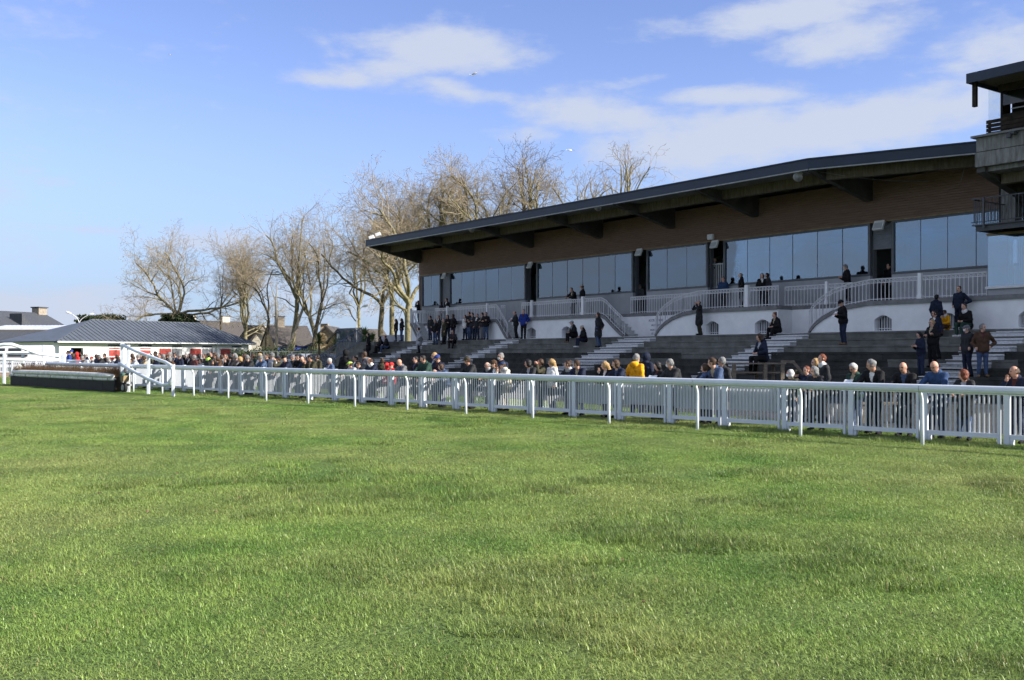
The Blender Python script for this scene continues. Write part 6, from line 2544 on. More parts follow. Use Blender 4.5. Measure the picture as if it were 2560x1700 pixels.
    if mask:
        ell(EXTRA, Hd(0, .060, -.045), (.056, .052, .046), Rh)
    if female:
        cone(TOP, T(-.07, .085, 1.29), T(.07, .085, 1.29), .07, .07)
    lo = np.min([p[1] for p in prims], 0) - 2.5 * vox
    hi = np.max([p[2] for p in prims], 0) + 2.5 * vox
    dim = np.ceil((hi - lo) / vox).astype(int) + 1
    D = np.full(dim, .2, np.float32)
    LB = np.full(dim, TOP, np.int8)
    BEST = np.full(dim, .5, np.float32)
    K = .020
    for lb, a, b, f in prims:
        i0 = np.maximum(np.floor((a - .05 - lo) / vox).astype(int), 0)
        i1 = np.minimum(np.ceil((b + .05 - lo) / vox).astype(int) + 1, dim)
        sl_ = tuple(slice(x, y) for x, y in zip(i0, i1))
        ax = [lo[q] + vox * np.arange(i0[q], i1[q]) for q in range(3)]
        P = np.stack(np.meshgrid(*ax, indexing='ij'), -1)
        d = f(P)
        k_ = K if lb in (TOP, LEGS, SKIN) else .006
        cur = D[sl_]
        h_ = np.maximum(k_ - np.abs(cur - d), 0) / k_
        D[sl_] = np.minimum(cur, d) - h_ * h_ * k_ / 4
        m = d < BEST[sl_]
        LB[sl_][m] = lb
        BEST[sl_][m] = d[m]
    # folds in the clothing
    ax = [lo[q] + vox * np.arange(dim[q]) for q in range(3)]
    X, Y, Z = np.meshgrid(*ax, indexing='ij')
    w = np.isin(LB, (TOP, LEGS))
    ph = rr.uniform(0, 6)
    D += np.where(w, .0045 * np.sin(23 * Z + 17 * X + ph) * np.sin(19 * X - 11 * Y + 2 * ph) + .003 * np.sin(41 * Z - 13 * Y + ph), 0).astype(np.float32)
    wh = LB == HAIR
    D += np.where(wh, .007 * np.sin(70 * X + ph) * np.sin(64 * Y + 2 * ph) * np.sin(58 * Z) + .004 * np.sin(38 * Z + 30 * X + ph), 0).astype(np.float32)
    V, Q, ql = surface_nets(D, LB, lo, vox)
    if shirt:
        ctr = V[Q].mean(1)
        lt = (ctr - piv) @ Rl
        lt[:, 2] += .92
        ql[(ql == TOP) & (lt[:, 1] > .05) & (lt[:, 2] > 1.26) & (np.abs(lt[:, 0]) < .012 + .30 * (lt[:, 2] - 1.26))] = EXTRA
    # eyes, brows and mouth are small dark marks on the face
    C = V[Q].mean(1)
    q = (C - hc) @ Rh
    if vox < .024:
        for s in (-1, 1):
            e = np.abs(q - np.array([s * .031, .085, .008]))
            ql[(e[:, 0] < .016) & (e[:, 2] < .0085) & (q[:, 1] > .05) & (ql == SKIN)] = DARK
        e = np.abs(q - np.array([0, .09, -.062]))
        ql[(e[:, 0] < .022) & (e[:, 2] < .006) & (q[:, 1] > .06) & (ql == SKIN)] = DARK
    verts, faces, labs = V, [tuple(x) for x in Q.tolist()], ql.tolist()
    vl = [verts]
    off = len(verts)
    for s in (-1, 1):
        if pose in ('pockets', 'hips'):
            continue
        fm = fingers(J['ha'][s], J['td'][s], s, np.array([0, .35, -.6]) if pose.startswith('lean') or pose.startswith('sit') else np.array([-s, .25, 0]), .0085)
        vl.append(np.array(fm.v))
        faces += [tuple(i + off for i in f) for f in fm.f]
        labs += [SKIN] * len(fm.f)
        off += len(fm.v)
    if glasses:
        gmb = MB()
        for s in (-1, 1):
            gmb.tube([tuple(Hd(s * .033 + .024 * cos(t_), .104, .008 + .019 * sin(t_))) for t_ in np.linspace(0, 2 * pi, 9)], .0035, 4)
            gmb.bar(Hd(s * .057, .100, .012), Hd(s * .082, .0, .012), .005, .005)
        gmb.bar(Hd(-.01, .106, .012), Hd(.01, .106, .012), .005, .005)
        vl.append(np.array(gmb.v))
        faces += [tuple(i + off for i in f) for f in gmb.f]
        labs += [DARK] * len(gmb.f)
    return np.concatenate(vl), faces, labs, hc, Rh, J, V, Q, ql


M['eye_dark'] = mat('dark_eye', (0.03, 0.018, 0.014), 0.4, 0.1, 20)
N_PEOPLE = [0]
shell_name = {TOP: 'jacket', LEGS: 'trousers', HAIR: 'hair', SHOE: 'shoes'}


def person(label, X, Y, Z, face, pose='stand', H=1.72, top='black', legs='dkdenim', hair=('short', 'brown'), head='none', hat='black', skin='f', coat=False, female=False, scarf=None, mask=False,
           hood=None, turn=0.0, nod=0.0, glasses=False, group='spectators at the racecourse', vox=None, shoes='black', top_name=None):
    """one standing, leaning or sitting figure; face = heading in degrees, 0 looks towards +x, 90 towards +y"""
    N_PEOPLE[0] += 1
    if vox is None:
        vox = .0185 if Y < 28 else (.023 if Y < 45 else .028)
    shirt = None if (scarf or mask or hood == 'fur') else (None, 'white', 'lgrey', None, 'denim', 'burg', 'beige', None)[N_PEOPLE[0] * 5 % 8]
    V, faces, labs, hc, Rh, J, V0, Q, ql = person_mesh(pose, hair[0], head, coat, female, scarf, mask, hood, radians(turn), nod, N_PEOPLE[0] * 7 + 3, vox, glasses, shirt)
    k = H / 1.75
    ex = M['mask'] if mask else (cloth(CC[scarf]) if scarf else (cloth(CC[shirt]) if shirt else HR['blond']))
    mats = [SK[skin], HR[hair[1]], cloth(CC[top]), cloth(CC[legs]), cloth(CC[shoes]), cloth(CC[hat]), ex, M['eye_dark']]
    me = bpy.data.meshes.new('person')
    me.from_pydata((V * k).tolist(), [], faces)
    for m in mats:
        me.materials.append(m)
    me.polygons.foreach_set('material_index', labs)
    me.polygons.foreach_set('use_smooth', [True] * len(faces))
    o = link('person', me)
    o.location = (X, Y, Z)
    o.rotation_euler = (0, 0, radians(face - 90))
    tag(o, label, 'person', group)
    # garments, hair and hat as thin shells over the body
    VN = None
    e1, e2 = V0[Q[:, 1]] - V0[Q[:, 0]], V0[Q[:, 3]] - V0[Q[:, 0]]
    fn = np.cross(e1, e2)
    vn = np.zeros_like(V0)
    for c in range(4):
        np.add.at(vn, Q[:, c], fn)
    vn /= np.linalg.norm(vn, axis=1)[:, None] + 1e-12
    parts = [(TOP, top_name or ('coat' if coat else 'jacket'), .007), (LEGS, 'trousers', .004), (HAIR, 'hair', .004), (HAT, {'cap': 'cap', 'flat': 'flat_cap', 'beanie': 'beanie', 'hood': 'hood'}.get(head, 'hat'), .004),
             (EXTRA, 'face_mask' if mask else ('scarf' if scarf else ('shirt' if shirt else 'fur_collar')), .004)]
    for lb, nm, th in parts:
        sel = ql == lb
        if sel.sum() < 12:
            continue
        f = Q[sel]
        u, inv = np.unique(f, return_inverse=True)
        vv = V0[u] + vn[u] * th
        pm_ = bpy.data.meshes.new(nm)
        pm_.from_pydata((vv * k).tolist(), [], inv.reshape(-1, 4).tolist())
        pm_.materials.append(mats[lb])
        pm_.polygons.foreach_set('use_smooth', [True] * len(f))
        link(nm, pm_, o)
    return o, J, k


def paper(label, X, Y, Z, face, tilt=.7, w=.21, h=.30, m=None, group='papers held by spectators'):
    mb = MB()
    vs = []
    for i in range(5):
        u = -w / 2 + w * i / 4
        vs += [(u, 0.012 * sin(i * 1.7), -h / 2), (u, .012 * sin(i * 1.7 + .5), h / 2)]
    k = len(vs)
    vs += [(x, y + .004, z) for x, y, z in vs]
    fs = []
    for i in range(4):
        a = 2 * i
        fs += [(a, a + 2, a + 3, a + 1), (a + k, a + 1 + k, a + 3 + k, a + 2 + k)]
    mb.add(vs, fs)
    o = mb.build('race_programme', m or M['paper'])
    o.location = (X, Y, Z)
    o.rotation_euler = (tilt, 0, radians(face - 90))
    return tag(o, label, 'paper', group)
# ------------------------------------------------------------------ the crowd
HEADTOP = {'lean': .955, 'lean1': .965}
pr = random.Random(21)
AT_FENCE, ON_TERRACE, ON_BALCONY = 'spectators along the fence', 'spectators on the terrace', 'spectators on the balcony'


def F_(label, x, ytop, pose='lean', off=None, face=None, group=AT_FENCE, **kw):
    if off is None:
        off = .42 if pose.startswith('lean') else .55
    q = fence_q(x, off)
    X, Y = fence_pt(q, off)
    Z = ground_z(Y)
    H = (pz(ytop, Y) - Z) / HEADTOP.get(pose, .985)
    H = min(max(H, 1.02), 1.98)
    if face is None:
        face = 224 + pr.uniform(-12, 10)
    kw.setdefault('turn', pr.uniform(-38, 8))
    return person(label, X, Y, Z, face, pose=pose, H=H, group=group, **kw) + (X, Y, Z, face, H)


def T_(label, x, j, pose='stand', face=None, H=1.72, dn=.35, group=ON_TERRACE, **kw):
    sit = pose.startswith('sit')
    n = NE - TREAD * j + (.10 if sit else dn)
    s = s_of(x, n)
    X, Y, _ = G(s, n, 0)
    Z = ZT - RISE * j + .004
    if face is None:
        face = 216 + pr.uniform(-20, 20)
    kw.setdefault('turn', pr.uniform(-30, 10))
    return person(label, X, Y, Z, face, pose=pose, H=H, group=group, **kw) + (X, Y, Z, face, H)


def B_(label, x, n, pose='stand', face=None, H=1.70, z=None, group=ON_BALCONY, **kw):
    s = s_of(x, n)
    X, Y, _ = G(s, n, 0)
    if face is None:
        face = 216 + pr.uniform(-20, 20)
    kw.setdefault('turn', pr.uniform(-30, 10))
    return person(label, X, Y, (ZB if z is None else z) + .004, face, pose=pose, H=H, group=group, **kw) + (X, Y, ZB, face, H)


def held(res, label, dz=1.20, fwd=.36, **kw):
    o, J, k, X, Y, Z, face, H = res
    a = radians(face)
    return paper(label, X + cos(a) * fwd * k, Y + sin(a) * fwd * k, Z + dz * k, face, **kw)


S, R_, BB, LG, BU = 'short', 'receding', 'bob', 'long', 'bun'
# --- at the fence, from the near end to the far end
F_('balding man with a hand to his mouth, last at the near end of the fence', 2541, 919, 'lean1', top='navy', hair=(R_, 'brown'), skin='m', turn=-35)
F_('auburn-haired woman in a dark padded coat and pale jeans at the fence', 2412, 928, top='charcoal', legs='denim', hair=(BB, 'red'), female=True, turn=-75, coat=True)
F_('bald man with glasses in a blue denim jacket leaning on the fence', 2343, 906, top='blue', legs='dkdenim', hair=('bald', 'grey'), skin='m', glasses=True, turn=-10, nod=.25)
F_('bald man in a black leather jacket leaning on the fence', 2262, 909, top='black', legs='charcoal', hair=('bald', 'brown'), skin='m', turn=-12, nod=.05)
F_('grey-haired man in a thick black fleece leaning on the fence', 2184, 903, top='black', legs='black', hair=(S, 'grey'), skin='m', turn=-55, nod=.15, hood='black')
r = F_('white-haired man with glasses in a dark green jacket reading a sheet at the fence', 2140, 911, 'read', off=.75, top='green', legs='denim', hair=(S, 'white'), skin='m', glasses=True, turn=-15, nod=.1)
held(r, 'white race sheet held by the man in dark green')
F_('woman with grey curls in a dark coat at the fence beside the timber desk', 2040, 920, top='charcoal', legs='black', hair=(BB, 'grey'), female=True, turn=-30, coat=True)
F_('red-haired boy behind the woman with grey curls', 2017, 918, 'stand', off=1.5, top='navy', hair=(S, 'red'), turn=-20)
F_('man with reddish hair in a grey suit jacket facing left behind the fence', 2057, 889, 'stand', off=3.0, face=190, top='charcoal', legs='charcoal', hair=(S, 'red'), scarf='white', turn=0)
F_('small blond girl carried beside the man in the grey suit jacket', 2039, 899, 'stand', off=3.1, top='navy', hair=(LG, 'blond'), turn=-20, female=True)
F_('white-haired spectator with a face mask beside the green woollen hat', 1976, 927, 'stand', off=.9, top='olive', hair=(BB, 'white'), mask=True, turn=-60, female=True)
F_('spectator in a ribbed dark green woollen hat seen from behind', 1990, 929, 'stand', off=1.4, face=60, top='olive', hair=(S, 'brown'), head='beanie', hat='olive', turn=0)
F_('grey-haired man with glasses in a charcoal jacket left of the timber desk', 1806, 896, 'stand', off=1.3, top='charcoal', hair=(S, 'grey'), skin='m', glasses=True, turn=-60)
F_('dark-haired man in a bright navy jacket leaning at the fence', 1786, 898, top='denim', legs='navy', hair=(S, 'brown'), turn=-70)
F_('long-haired dark woman leaning at the fence beside the bright navy jacket', 1766, 913, top='charcoal', legs='black', hair=(LG, 'brown'), female=True, turn=-75)
F_('grey-haired man with a white face mask in a dark brown fleece', 1681, 901, top='charcoal', legs='black', hair=(S, 'grey'), mask=True, turn=-60)
r = F_('dark-haired woman reading papers at the fence beside the masked man', 1649, 907, 'read', off=.7, top='black', legs='black', hair=(BB, 'black'), female=True, turn=-30)
held(r, 'folded newspaper held by the dark-haired woman', w=.28)
F_('tall figure in a long navy hooded coat with the back turned', 1616, 886, 'stand', off=2.6, face=40, top='navy', legs='black', hair=(S, 'black'), head='hood', hat='navy', coat=True, turn=0)
F_('man in a mustard yellow coat with hands clasped behind his back', 1590, 888, 'behind', off=.9, face=48, top='yellow', legs='black', hair=(S, 'grey'), hood='black', turn=0, coat=True)
F_('brown-haired boy in a navy jacket with folded arms at the fence', 1545, 903, top='navy', legs='charcoal', hair=(BB, 'brown'), turn=-30)
F_('woman with light brown hair and a hand raised to her cheek', 1517, 907, 'lean1', top='black', legs='black', hair=(LG, 'blond'), female=True, turn=-50)
F_('dark-haired man in a dark blue jacket leaning left at the fence', 1446, 903, top='navy', legs='dkdenim', hair=(S, 'brown'), turn=-80)
F_('woman with a pale striped scarf leaning at the fence', 1424, 905, top='charcoal', legs='black', hair=(BU, 'brown'), female=True, scarf='lgrey', turn=-60)
F_('blond woman in a white coat with a fur hood', 1380, 900, 'stand', off=.85, face=215, top='white', legs='black', hair=(LG, 'blond'), female=True, hood='fur', turn=-50)
F_('man in an olive coat looking through binoculars at the fence', 1353, 900, 'bino', off=.75, face=195, top='olive', legs='charcoal', hair=(S, 'brown'), skin='m', turn=-20)
F_('dark curly-haired spectator beside the man with binoculars', 1325, 902, top='charcoal', legs='black', hair=(BB, 'black'), skin='m', turn=-50)
F_('tall grey-haired man with glasses and a white mask standing behind the pale cap', 1253, 885, 'stand', off=1.6, top='navy', legs='black', hair=(S, 'grey'), mask=True, glasses=True, turn=-20)
F_('spectator in a cream coat and blue cap resting chin on hands', 1262, 907, 'lean1', top='cream', legs='beige', hair=(S, 'brown'), head='cap', hat='blue', turn=-35, scarf='lgrey')
F_('woman in a brown woollen hat leaning beside the cream coat', 1239, 904, top='charcoal', legs='black', hair=(BB, 'brown'), head='beanie', hat='brown', female=True, turn=-35)
F_('bald spectator in sunglasses with pale scarf at the fence', 1223, 908, 'lean', off=.8, top='charcoal', legs='black', hair=(R_, 'grey'), turn=-40, scarf='lgrey')
F_('man in an olive cap and dark puffer jacket at the fence', 1174, 895, top='charcoal', legs='charcoal', hair=(S, 'brown'), head='cap', hat='olive', skin='m', turn=-55)
F_('boy with brown hair in a pale blue top at the fence', 1107, 912, 'lean', top='denim', hair=(BB, 'brown'), turn=-35)
F_('man in a bright blue cap reading at the fence', 1098, 889, 'read', off=1.0, top='navy', legs='dkdenim', hair=(S, 'brown'), head='cap', hat='royal', turn=-40)
F_('fair-haired boy standing beside the bright blue cap', 1087, 884, 'stand', off=1.7, top='navy', hair=(S, 'blond'), turn=-20)
F_('dark-haired man in a dark green and black jacket with a squint', 1063, 891, top='green', legs='black', hair=(S, 'black'), skin='m', turn=-20, nod=.2)
F_('bald man in a grey-brown jacket alone at the fence', 1004, 900, top='grey', legs='charcoal', hair=('bald', 'grey'), skin='m', turn=-20)
F_('child in a red woollen hat nearest the bald man', 979, 909, 'stand', top='red', hair=(S, 'brown'), head='beanie', hat='red', turn=-30)
F_('child in a red hood beside the other red hat', 967, 910, 'stand', top='red', hair=(S, 'brown'), head='hood', hat='red', turn=-40)
F_('woman with a tied-up bun in an olive coat facing the terrace', 955, 898, 'stand', off=.8, face=70, top='olive', legs='black', hair=(BU, 'brown'), female=True, coat=True, turn=20)
F_('balding man with a white collar and navy blazer', 930, 897, top='navy', legs='charcoal', hair=(R_, 'brown'), skin='m', turn=-50, scarf='white', nod=.2)
F_('man with brown hair in a grey hooded sweatshirt', 912, 881, 'stand', off=1.8, top='grey', legs='dkdenim', hair=(S, 'brown'), skin='m', turn=-70, hood='black')
r = F_('woman in black holding a programme to her face at the fence', 900, 907, 'read', off=.6, top='black', legs='black', hair=(S, 'brown'), female=True, turn=-20, nod=.2)
held(r, 'programme held up by the woman in black')
F_('spectator in a lime green cap and pale jacket', 880, 906, 'lean', top='lgrey', legs='denim', hair=(S, 'brown'), head='cap', hat='lime', turn=-60)
F_('figure in a black hooded coat leaning away behind the lime cap', 864, 877, 'stand', off=2.4, face=60, top='black', legs='black', hair=(S, 'black'), head='hood', hat='black', coat=True, turn=20)
r = F_('white-haired man in a grey-navy jacket with a programme', 829, 897, 'read', off=.6, top='denim', legs='black', hair=(S, 'white'), skin='m', turn=-50)
held(r, 'pale programme in the hands of the white-haired man')
F_('dark-haired man in a dark olive coat looking down', 779, 890, 'lean1', top='olive', legs='black', hair=(S, 'black'), skin='m', turn=-50, nod=.2)
F_('bald man in navy bending low over the fence', 762, 893, 'lean', top='navy', legs='black', hair=(R_, 'brown'), skin='f', turn=-5, nod=.45)
F_('stooping figure in black beside the bald bending man', 748, 888, 'lean', off=1.0, top='black', legs='black', hair=(S, 'black'), turn=-10, nod=.4)
F_('person in a dark hat and navy coat bending forward', 716, 891, 'lean', top='navy', legs='black', hair=(S, 'black'), head='beanie', hat='black', turn=-40, nod=.2)
F_('person with binoculars raised beside the dark navy coat', 697, 893, 'bino', face=195, top='olive', legs='black', hair=(S, 'brown'), head='flat', hat='navy', turn=-20)
F_('man in a pale grey jacket and grey flat cap', 681, 884, 'stand', off=.7, top='lgrey', legs='dkdenim', hair=(S, 'grey'), head='flat', hat='grey', skin='m', turn=-70)
F_('man in a grey flat cap with a two-tone blue coat', 656, 890, 'lean', top='denim', legs='charcoal', hair=(S, 'grey'), head='flat', hat='grey', skin='m', turn=-75)
F_('woman with a white jacket and sunglasses among the flat caps', 650, 885, 'stand', off=1.6, top='white', legs='black', hair=(BB, 'blond'), female=True, turn=-50)
F_('brown-haired man in grey green behind the grey-haired man', 633, 886, 'stand', off=1.5, top='green', hair=(S, 'brown'), skin='m', turn=-40)
F_('grey-haired man in a dark grey jacket turned to the left', 623, 890, 'lean', top='charcoal', legs='black', hair=(S, 'grey'), turn=-85)
F_('woman with short blond hair in black leaning on the fence', 605, 894, 'lean', top='black', legs='black', hair=(BB, 'blond'), female=True, turn=-25, nod=.2)
F_('grey-haired man in grey green with folded arms', 595, 889, 'lean', off=.9, top='grey', legs='charcoal', hair=(S, 'grey'), turn=-70)
F_('woman with long dark hair in black beside the last red shutter', 579, 888, 'lean1', top='black', legs='black', hair=(LG, 'black'), female=True, turn=-35)
F_('man with close-cropped hair in a plain grey jacket', 555, 889, 'stand', off=.8, top='grey', legs='charcoal', hair=(S, 'brown'), skin='m', turn=-70)
F_('brown-haired woman with a hand to her face beside the grey jacket', 547, 894, 'lean1', top='brown', legs='black', hair=(LG, 'brown'), female=True, turn=-30)
F_('man in a dark jacket with a pale green collar', 521, 885, 'stand', off=.8, top='charcoal', legs='black', hair=(S, 'black'), skin='m', turn=-70, scarf='lime')
F_('brown-haired man in olive behind the pale green collar', 538, 883, 'stand', off=1.6, top='olive', legs='black', hair=(S, 'brown'), skin='m', turn=-40)
F_('dark-haired young man seen between the olive and green collars', 529, 881, 'stand', off=2.4, top='black', legs='black', hair=(S, 'black'), turn=-10)
F_('spectator in a burgundy padded jacket with grey hair', 486, 889, 'stand', off=.8, top='burg', legs='charcoal', hair=(S, 'grey'), turn=-60)
F_('spectator in black standing before the second grille window', 498, 887, 'stand', off=1.6, top='black', legs='black', hair=(S, 'black'), turn=-60)
F_('child in pale blue between the burgundy and dark jackets', 503, 899, 'stand', off=.7, top='lgrey', hair=(S, 'brown'), turn=-30)
F_('grey-haired man in black with a white bag strap', 450, 886, 'stand', off=.8, top='navy', legs='black', hair=(S, 'grey'), turn=-50)
F_('curly-haired spectator in black beside the white bag strap', 459, 889, 'stand', off=1.1, top='black', legs='black', hair=(BB, 'black'), turn=-20)
r = F_('spectator holding up two white sheets near the first grille window', 441, 884, 'read', off=1.9, top='navy', legs='black', hair=(S, 'brown'), turn=-20)
held(r, 'white sheet held up near the first grille window')
F_('spectator with a pale fur collar leaning at the fence beyond the wing', 429, 894, 'lean', top='brown', legs='black', hair=(BB, 'grey'), female=True, turn=-40)
F_('grey-haired man in brown behind the end of the wing', 409, 887, 'stand', off=.8, top='olive', legs='black', hair=(S, 'grey'), turn=-50)
F_('grey-haired man in a dark jacket before the first red shutter', 425, 882, 'stand', off=2.2, top='navy', legs='black', hair=(S, 'grey'), turn=-30)
F_('dark-skinned spectator in navy inside the wing tubes', 391, 890, 'stand', off=1.0, top='navy', hair=(S, 'black'), skin='d', turn=-30)
F_('spectator in a charcoal hood inside the wing tubes', 389, 880, 'stand', off=2.6, top='charcoal', hair=(S, 'black'), skin='d', turn=-20)
F_('spectator in a beige jacket behind the lower wing tube', 364, 890, 'lean', top='beige', hair=(BB, 'brown'), turn=-40)
F_('man in dark blue between the beige and grey jackets', 346, 888, 'stand', off=1.0, top='navy', hair=(S, 'grey'), turn=-40)
F_('spectator in a pale grey jacket beside the wing post', 338, 892, 'lean', top='lgrey', hair=(S, 'brown'), turn=-60)
F_('spectator with a camera raised behind the wing post', 331, 885, 'bino', off=1.5, face=195, top='black', hair=(S, 'brown'), turn=-20)
F_('spectator in an orange-brown jacket right of the wing post', 325, 893, 'lean', top='tan', hair=(BB, 'brown'), turn=-50)
F_('brown-haired woman in navy left of the wing post', 293, 889, 'stand', off=.8, top='navy', hair=(LG, 'brown'), female=True, turn=-50)
F_('child with a pale red hat beside the brown-haired woman', 281, 895, 'stand', off=.7, top='white', hair=(S, 'brown'), head='beanie', hat='red', turn=-20)
F_('grey-haired spectator in a pale coat left of the red hat', 270, 894, 'stand', off=.7, top='grey', hair=(S, 'grey'), turn=-60)
F_('man in a dark leather jacket and flat cap alone before the white wall', 252, 888, 'lean', top='charcoal', hair=(S, 'grey'), head='flat', hat='grey', turn=-60, skin='m')
F_('child in a red woollen hat near the dark leather jacket', 230, 893, 'stand', off=.8, top='grey', hair=(S, 'brown'), head='beanie', hat='red', turn=-20)
F_('man in a white cap and navy jacket right of the open doorway', 216, 884, 'stand', off=1.2, top='navy', hair=(S, 'grey'), head='cap', hat='white', turn=-20)
F_('grey-haired man in grey low behind the white barrier', 210, 891, 'lean', top='grey', hair=(S, 'grey'), turn=-20)
F_('spectator in charcoal just right of the open doorway', 205, 879, 'stand', off=2.8, top='charcoal', hair=(S, 'black'), turn=-60)
F_('child in a red hood in front of the open doorway', 192, 882, 'stand', off=1.8, top='red', hair=(S, 'brown'), head='hood', hat='red', turn=-20)
F_('child with brown hair in navy in front of the doorway', 183, 886, 'stand', off=1.0, top='navy', hair=(BB, 'brown'), turn=-20)
F_('spectator in a bright blue hat in the doorway', 179, 876, 'stand', off=3.2, top='brown', hair=(S, 'brown'), head='beanie', hat='royal', turn=-20)
F_('spectator in a purple-blue jacket left of the doorway', 171, 878, 'stand', off=1.4, top='royal', hair=(S, 'black'), turn=-20)

# --- second row behind the fence
for i, (x, yt, col, hr, lab) in enumerate((
        (1040, 893, 'black', (S, 'black'), 'dark man in the second row left of the green and black jacket'),
        (890, 890, 'charcoal', (S, 'black'), 'dark figure in the second row between the lime cap and grey hood'),
        (795, 889, 'olive', (S, 'black'), 'man in olive in the second row before the dark car'),
        (733, 889, 'charcoal', (S, 'grey'), 'grey-haired man in the second row before the silver car'),
        (668, 887, 'navy', (S, 'brown'), 'man in navy in the second row between the two flat caps'),
        (612, 886, 'charcoal', (BB, 'brown'), 'woman in charcoal in the second row before the last grille window'), (588, 885, 'burg', (S, 'grey'), 'grey-haired man in burgundy in the second row by the last shutter'),
        (566, 886, 'black', (S, 'black'), 'dark man in the second row before the last red shutter'), (512, 886, 'olive', (S, 'brown'), 'man in olive in the second row before the middle grille window'),
        (475, 886, 'black', (BB, 'black'), 'woman in black in the second row before the middle shutter'), (466, 886, 'navy', (S, 'grey'), 'man in navy in the second row left of the middle shutter'),
        (418, 885, 'charcoal', (S, 'brown'), 'man in charcoal in the second row beyond the wing end'), (400, 885, 'black', (S, 'black'), 'dark man in the second row above the lower wing tube'),
        (376, 885, 'olive', (BB, 'brown'), 'woman in olive in the second row behind the middle wing post'), (355, 884, 'charcoal', (S, 'grey'), 'grey-haired man in the second row before the plain white wall'),
        (262, 885, 'black', (S, 'black'), 'dark man in the second row left of the first striped shutter'), (241, 887, 'navy', (BB, 'brown'), 'woman in navy in the second row before the white wall'))):
    F_(lab, x, yt, ('stand', 'pockets', 'crossed')[i % 3], off=1.2 + .5 * (i % 3), top=col, legs='black', hair=hr, skin='fm'[i % 2], coat=(i % 4 == 0))

# --- on the terrace
T_('long-haired woman in black and jeans, outer of two by the far end stair', 990, 0, 'stand', H=1.66, top='black', legs='dkdenim', hair=(LG, 'black'), female=True, face=200)
T_('woman in black jacket and pale jeans, inner of two by the far end stair', 1004, 0, 'pockets', H=1.68, top='black', legs='denim', hair=(LG, 'brown'), female=True, face=200)
T_('figure in a long black coat at the far end of the terrace', 921, 4, 'pockets', H=1.7, top='black', legs='black', hair=(S, 'black'), coat=True, face=190)
T_('person in dark clothes sitting at the far end, left of two', 955, 2, 'sit', top='black', legs='black', hair=(BB, 'black'), face=200)
T_('person in jeans sitting at the far end, right of two', 969, 2, 'sit', H=1.8, top='black', legs='denim', hair=(S, 'brown'), face=200, shoes='white')
T_('person in a white hooded parka walking on the far aisle', 1047, 3, 'pockets', H=1.7, top='lgrey', legs='black', hair=(S, 'brown'), coat=True, face=190, hood='black')
for i, (lab, x, j, kw) in enumerate((('tall dark figure leftmost of the group at the far stair', 1076, 0, dict(H=1.74, top='charcoal', hair=(S, 'black'))),
                                     ('grey-haired man in black with jeans in front of the far group', 1088, 1, dict(H=1.72, top='black', legs='denim', hair=(S, 'grey'))),
                                     ('figure in charcoal between the front two of the far group', 1097, 0, dict(H=1.74, top='charcoal', hair=(S, 'grey'))),
                                     ('woman in a long dark coat in front of the far group', 1110, 1, dict(H=1.75, top='olive', legs='black', hair=(S, 'grey'), coat=True)),
                                     ('dark figure behind the long dark coat', 1119, 0, dict(H=1.73, top='black', hair=(BB, 'black'))),
                                     ('dark-skinned man in black, rightmost of the far group', 1133, 0, dict(H=1.76, top='black', legs='navy', hair=(S, 'black'), skin='d')))):
    T_(lab, x, j, pr.choice(('pockets', 'stand', 'crossed')), face=pr.uniform(180, 250), **kw)
T_('man in dark jacket with white patch crouching on the step below the far group', 1134, 1, 'sit', H=1.75, top='charcoal', legs='black', hair=(S, 'brown'), face=250)
for i, (lab, x, kw) in enumerate((('person in a white top, leftmost of the second group by the wall', 1163, dict(H=1.66, top='white', legs='navy', hair=(BB, 'black'))),
                                  ('tall dark figure in jeans in the second group by the wall', 1173, dict(H=1.86, top='black', legs='denim', hair=(S, 'black'))),
                                  ('dark figure half hidden in the middle of the second group', 1181, dict(H=1.78, top='charcoal', hair=(S, 'black'))),
                                  ('grey-haired man in charcoal in the second group by the wall', 1193, dict(H=1.7, top='charcoal', hair=(S, 'grey'))),
                                  ('person holding a white sheet in the second group', 1206, dict(H=1.76, top='charcoal', legs='grey', hair=(S, 'brown'))),
                                  ('man in black and blue jeans, rightmost of the second group', 1215, dict(H=1.78, top='black', legs='denim', hair=(S, 'grey'))))):
    T_(lab, x, 0, pr.choice(('pockets', 'stand', 'crossed')), face=pr.uniform(180, 240), **kw)
r = T_('man in black reading at the foot of the second stair', 1290, 0, 'read', H=1.74, top='charcoal', legs='black', hair=(R_, 'brown'), face=195)
held(r, 'pale sheet read by the man at the second stair')
T_('man in a bright blue padded jacket beside the barred cellar window', 1309, 0, 'pockets', H=1.80, top='royal', legs='black', hair=(S, 'grey'), face=250)
T_('man in black with a grey cap sitting on the top step', 1437, 0, 'sit', H=1.80, top='black', legs='black', hair=(S, 'grey'), head='cap', hat='lgrey', face=200, coat=True, shoes='tan')
T_('woman in a black coat and pale hat sitting on the second step', 1462, 1, 'sit', H=1.72, top='black', legs='dkdenim', hair=(BB, 'black'), head='beanie', hat='cream', female=True, face=200, coat=True, shoes='white')
T_('tall man in a long black coat and jeans standing beside the wide aisle', 1496, 2, 'behind', H=1.86, top='charcoal', legs='denim', hair=(S, 'brown'), face=150, coat=True, turn=0)
T_('man with binoculars in a long dark coat on the top step', 1748, 0, 'bino', H=1.74, top='charcoal', legs='olive', hair=(R_, 'black'), face=190, coat=True, turn=0)
T_('woman in black sitting on the top step with a small child', 1944, 0, 'sit', H=1.78, top='black', legs='black', hair=(BU, 'red'), female=True, face=205, coat=True)
T_('small child in a pink coat held by the sitting woman', 1934, 0, 'sit', H=1.0, top='pink', legs='navy', hair=(S, 'brown'), face=170, head='hood', hat='cream')
r = T_('man in black with a woollen hat reading a pale sheet on the upper steps', 2108, 2, 'read', H=1.86, top='black', legs='dkdenim', hair=(S, 'black'), head='beanie', hat='black', face=190, shoes='tan')
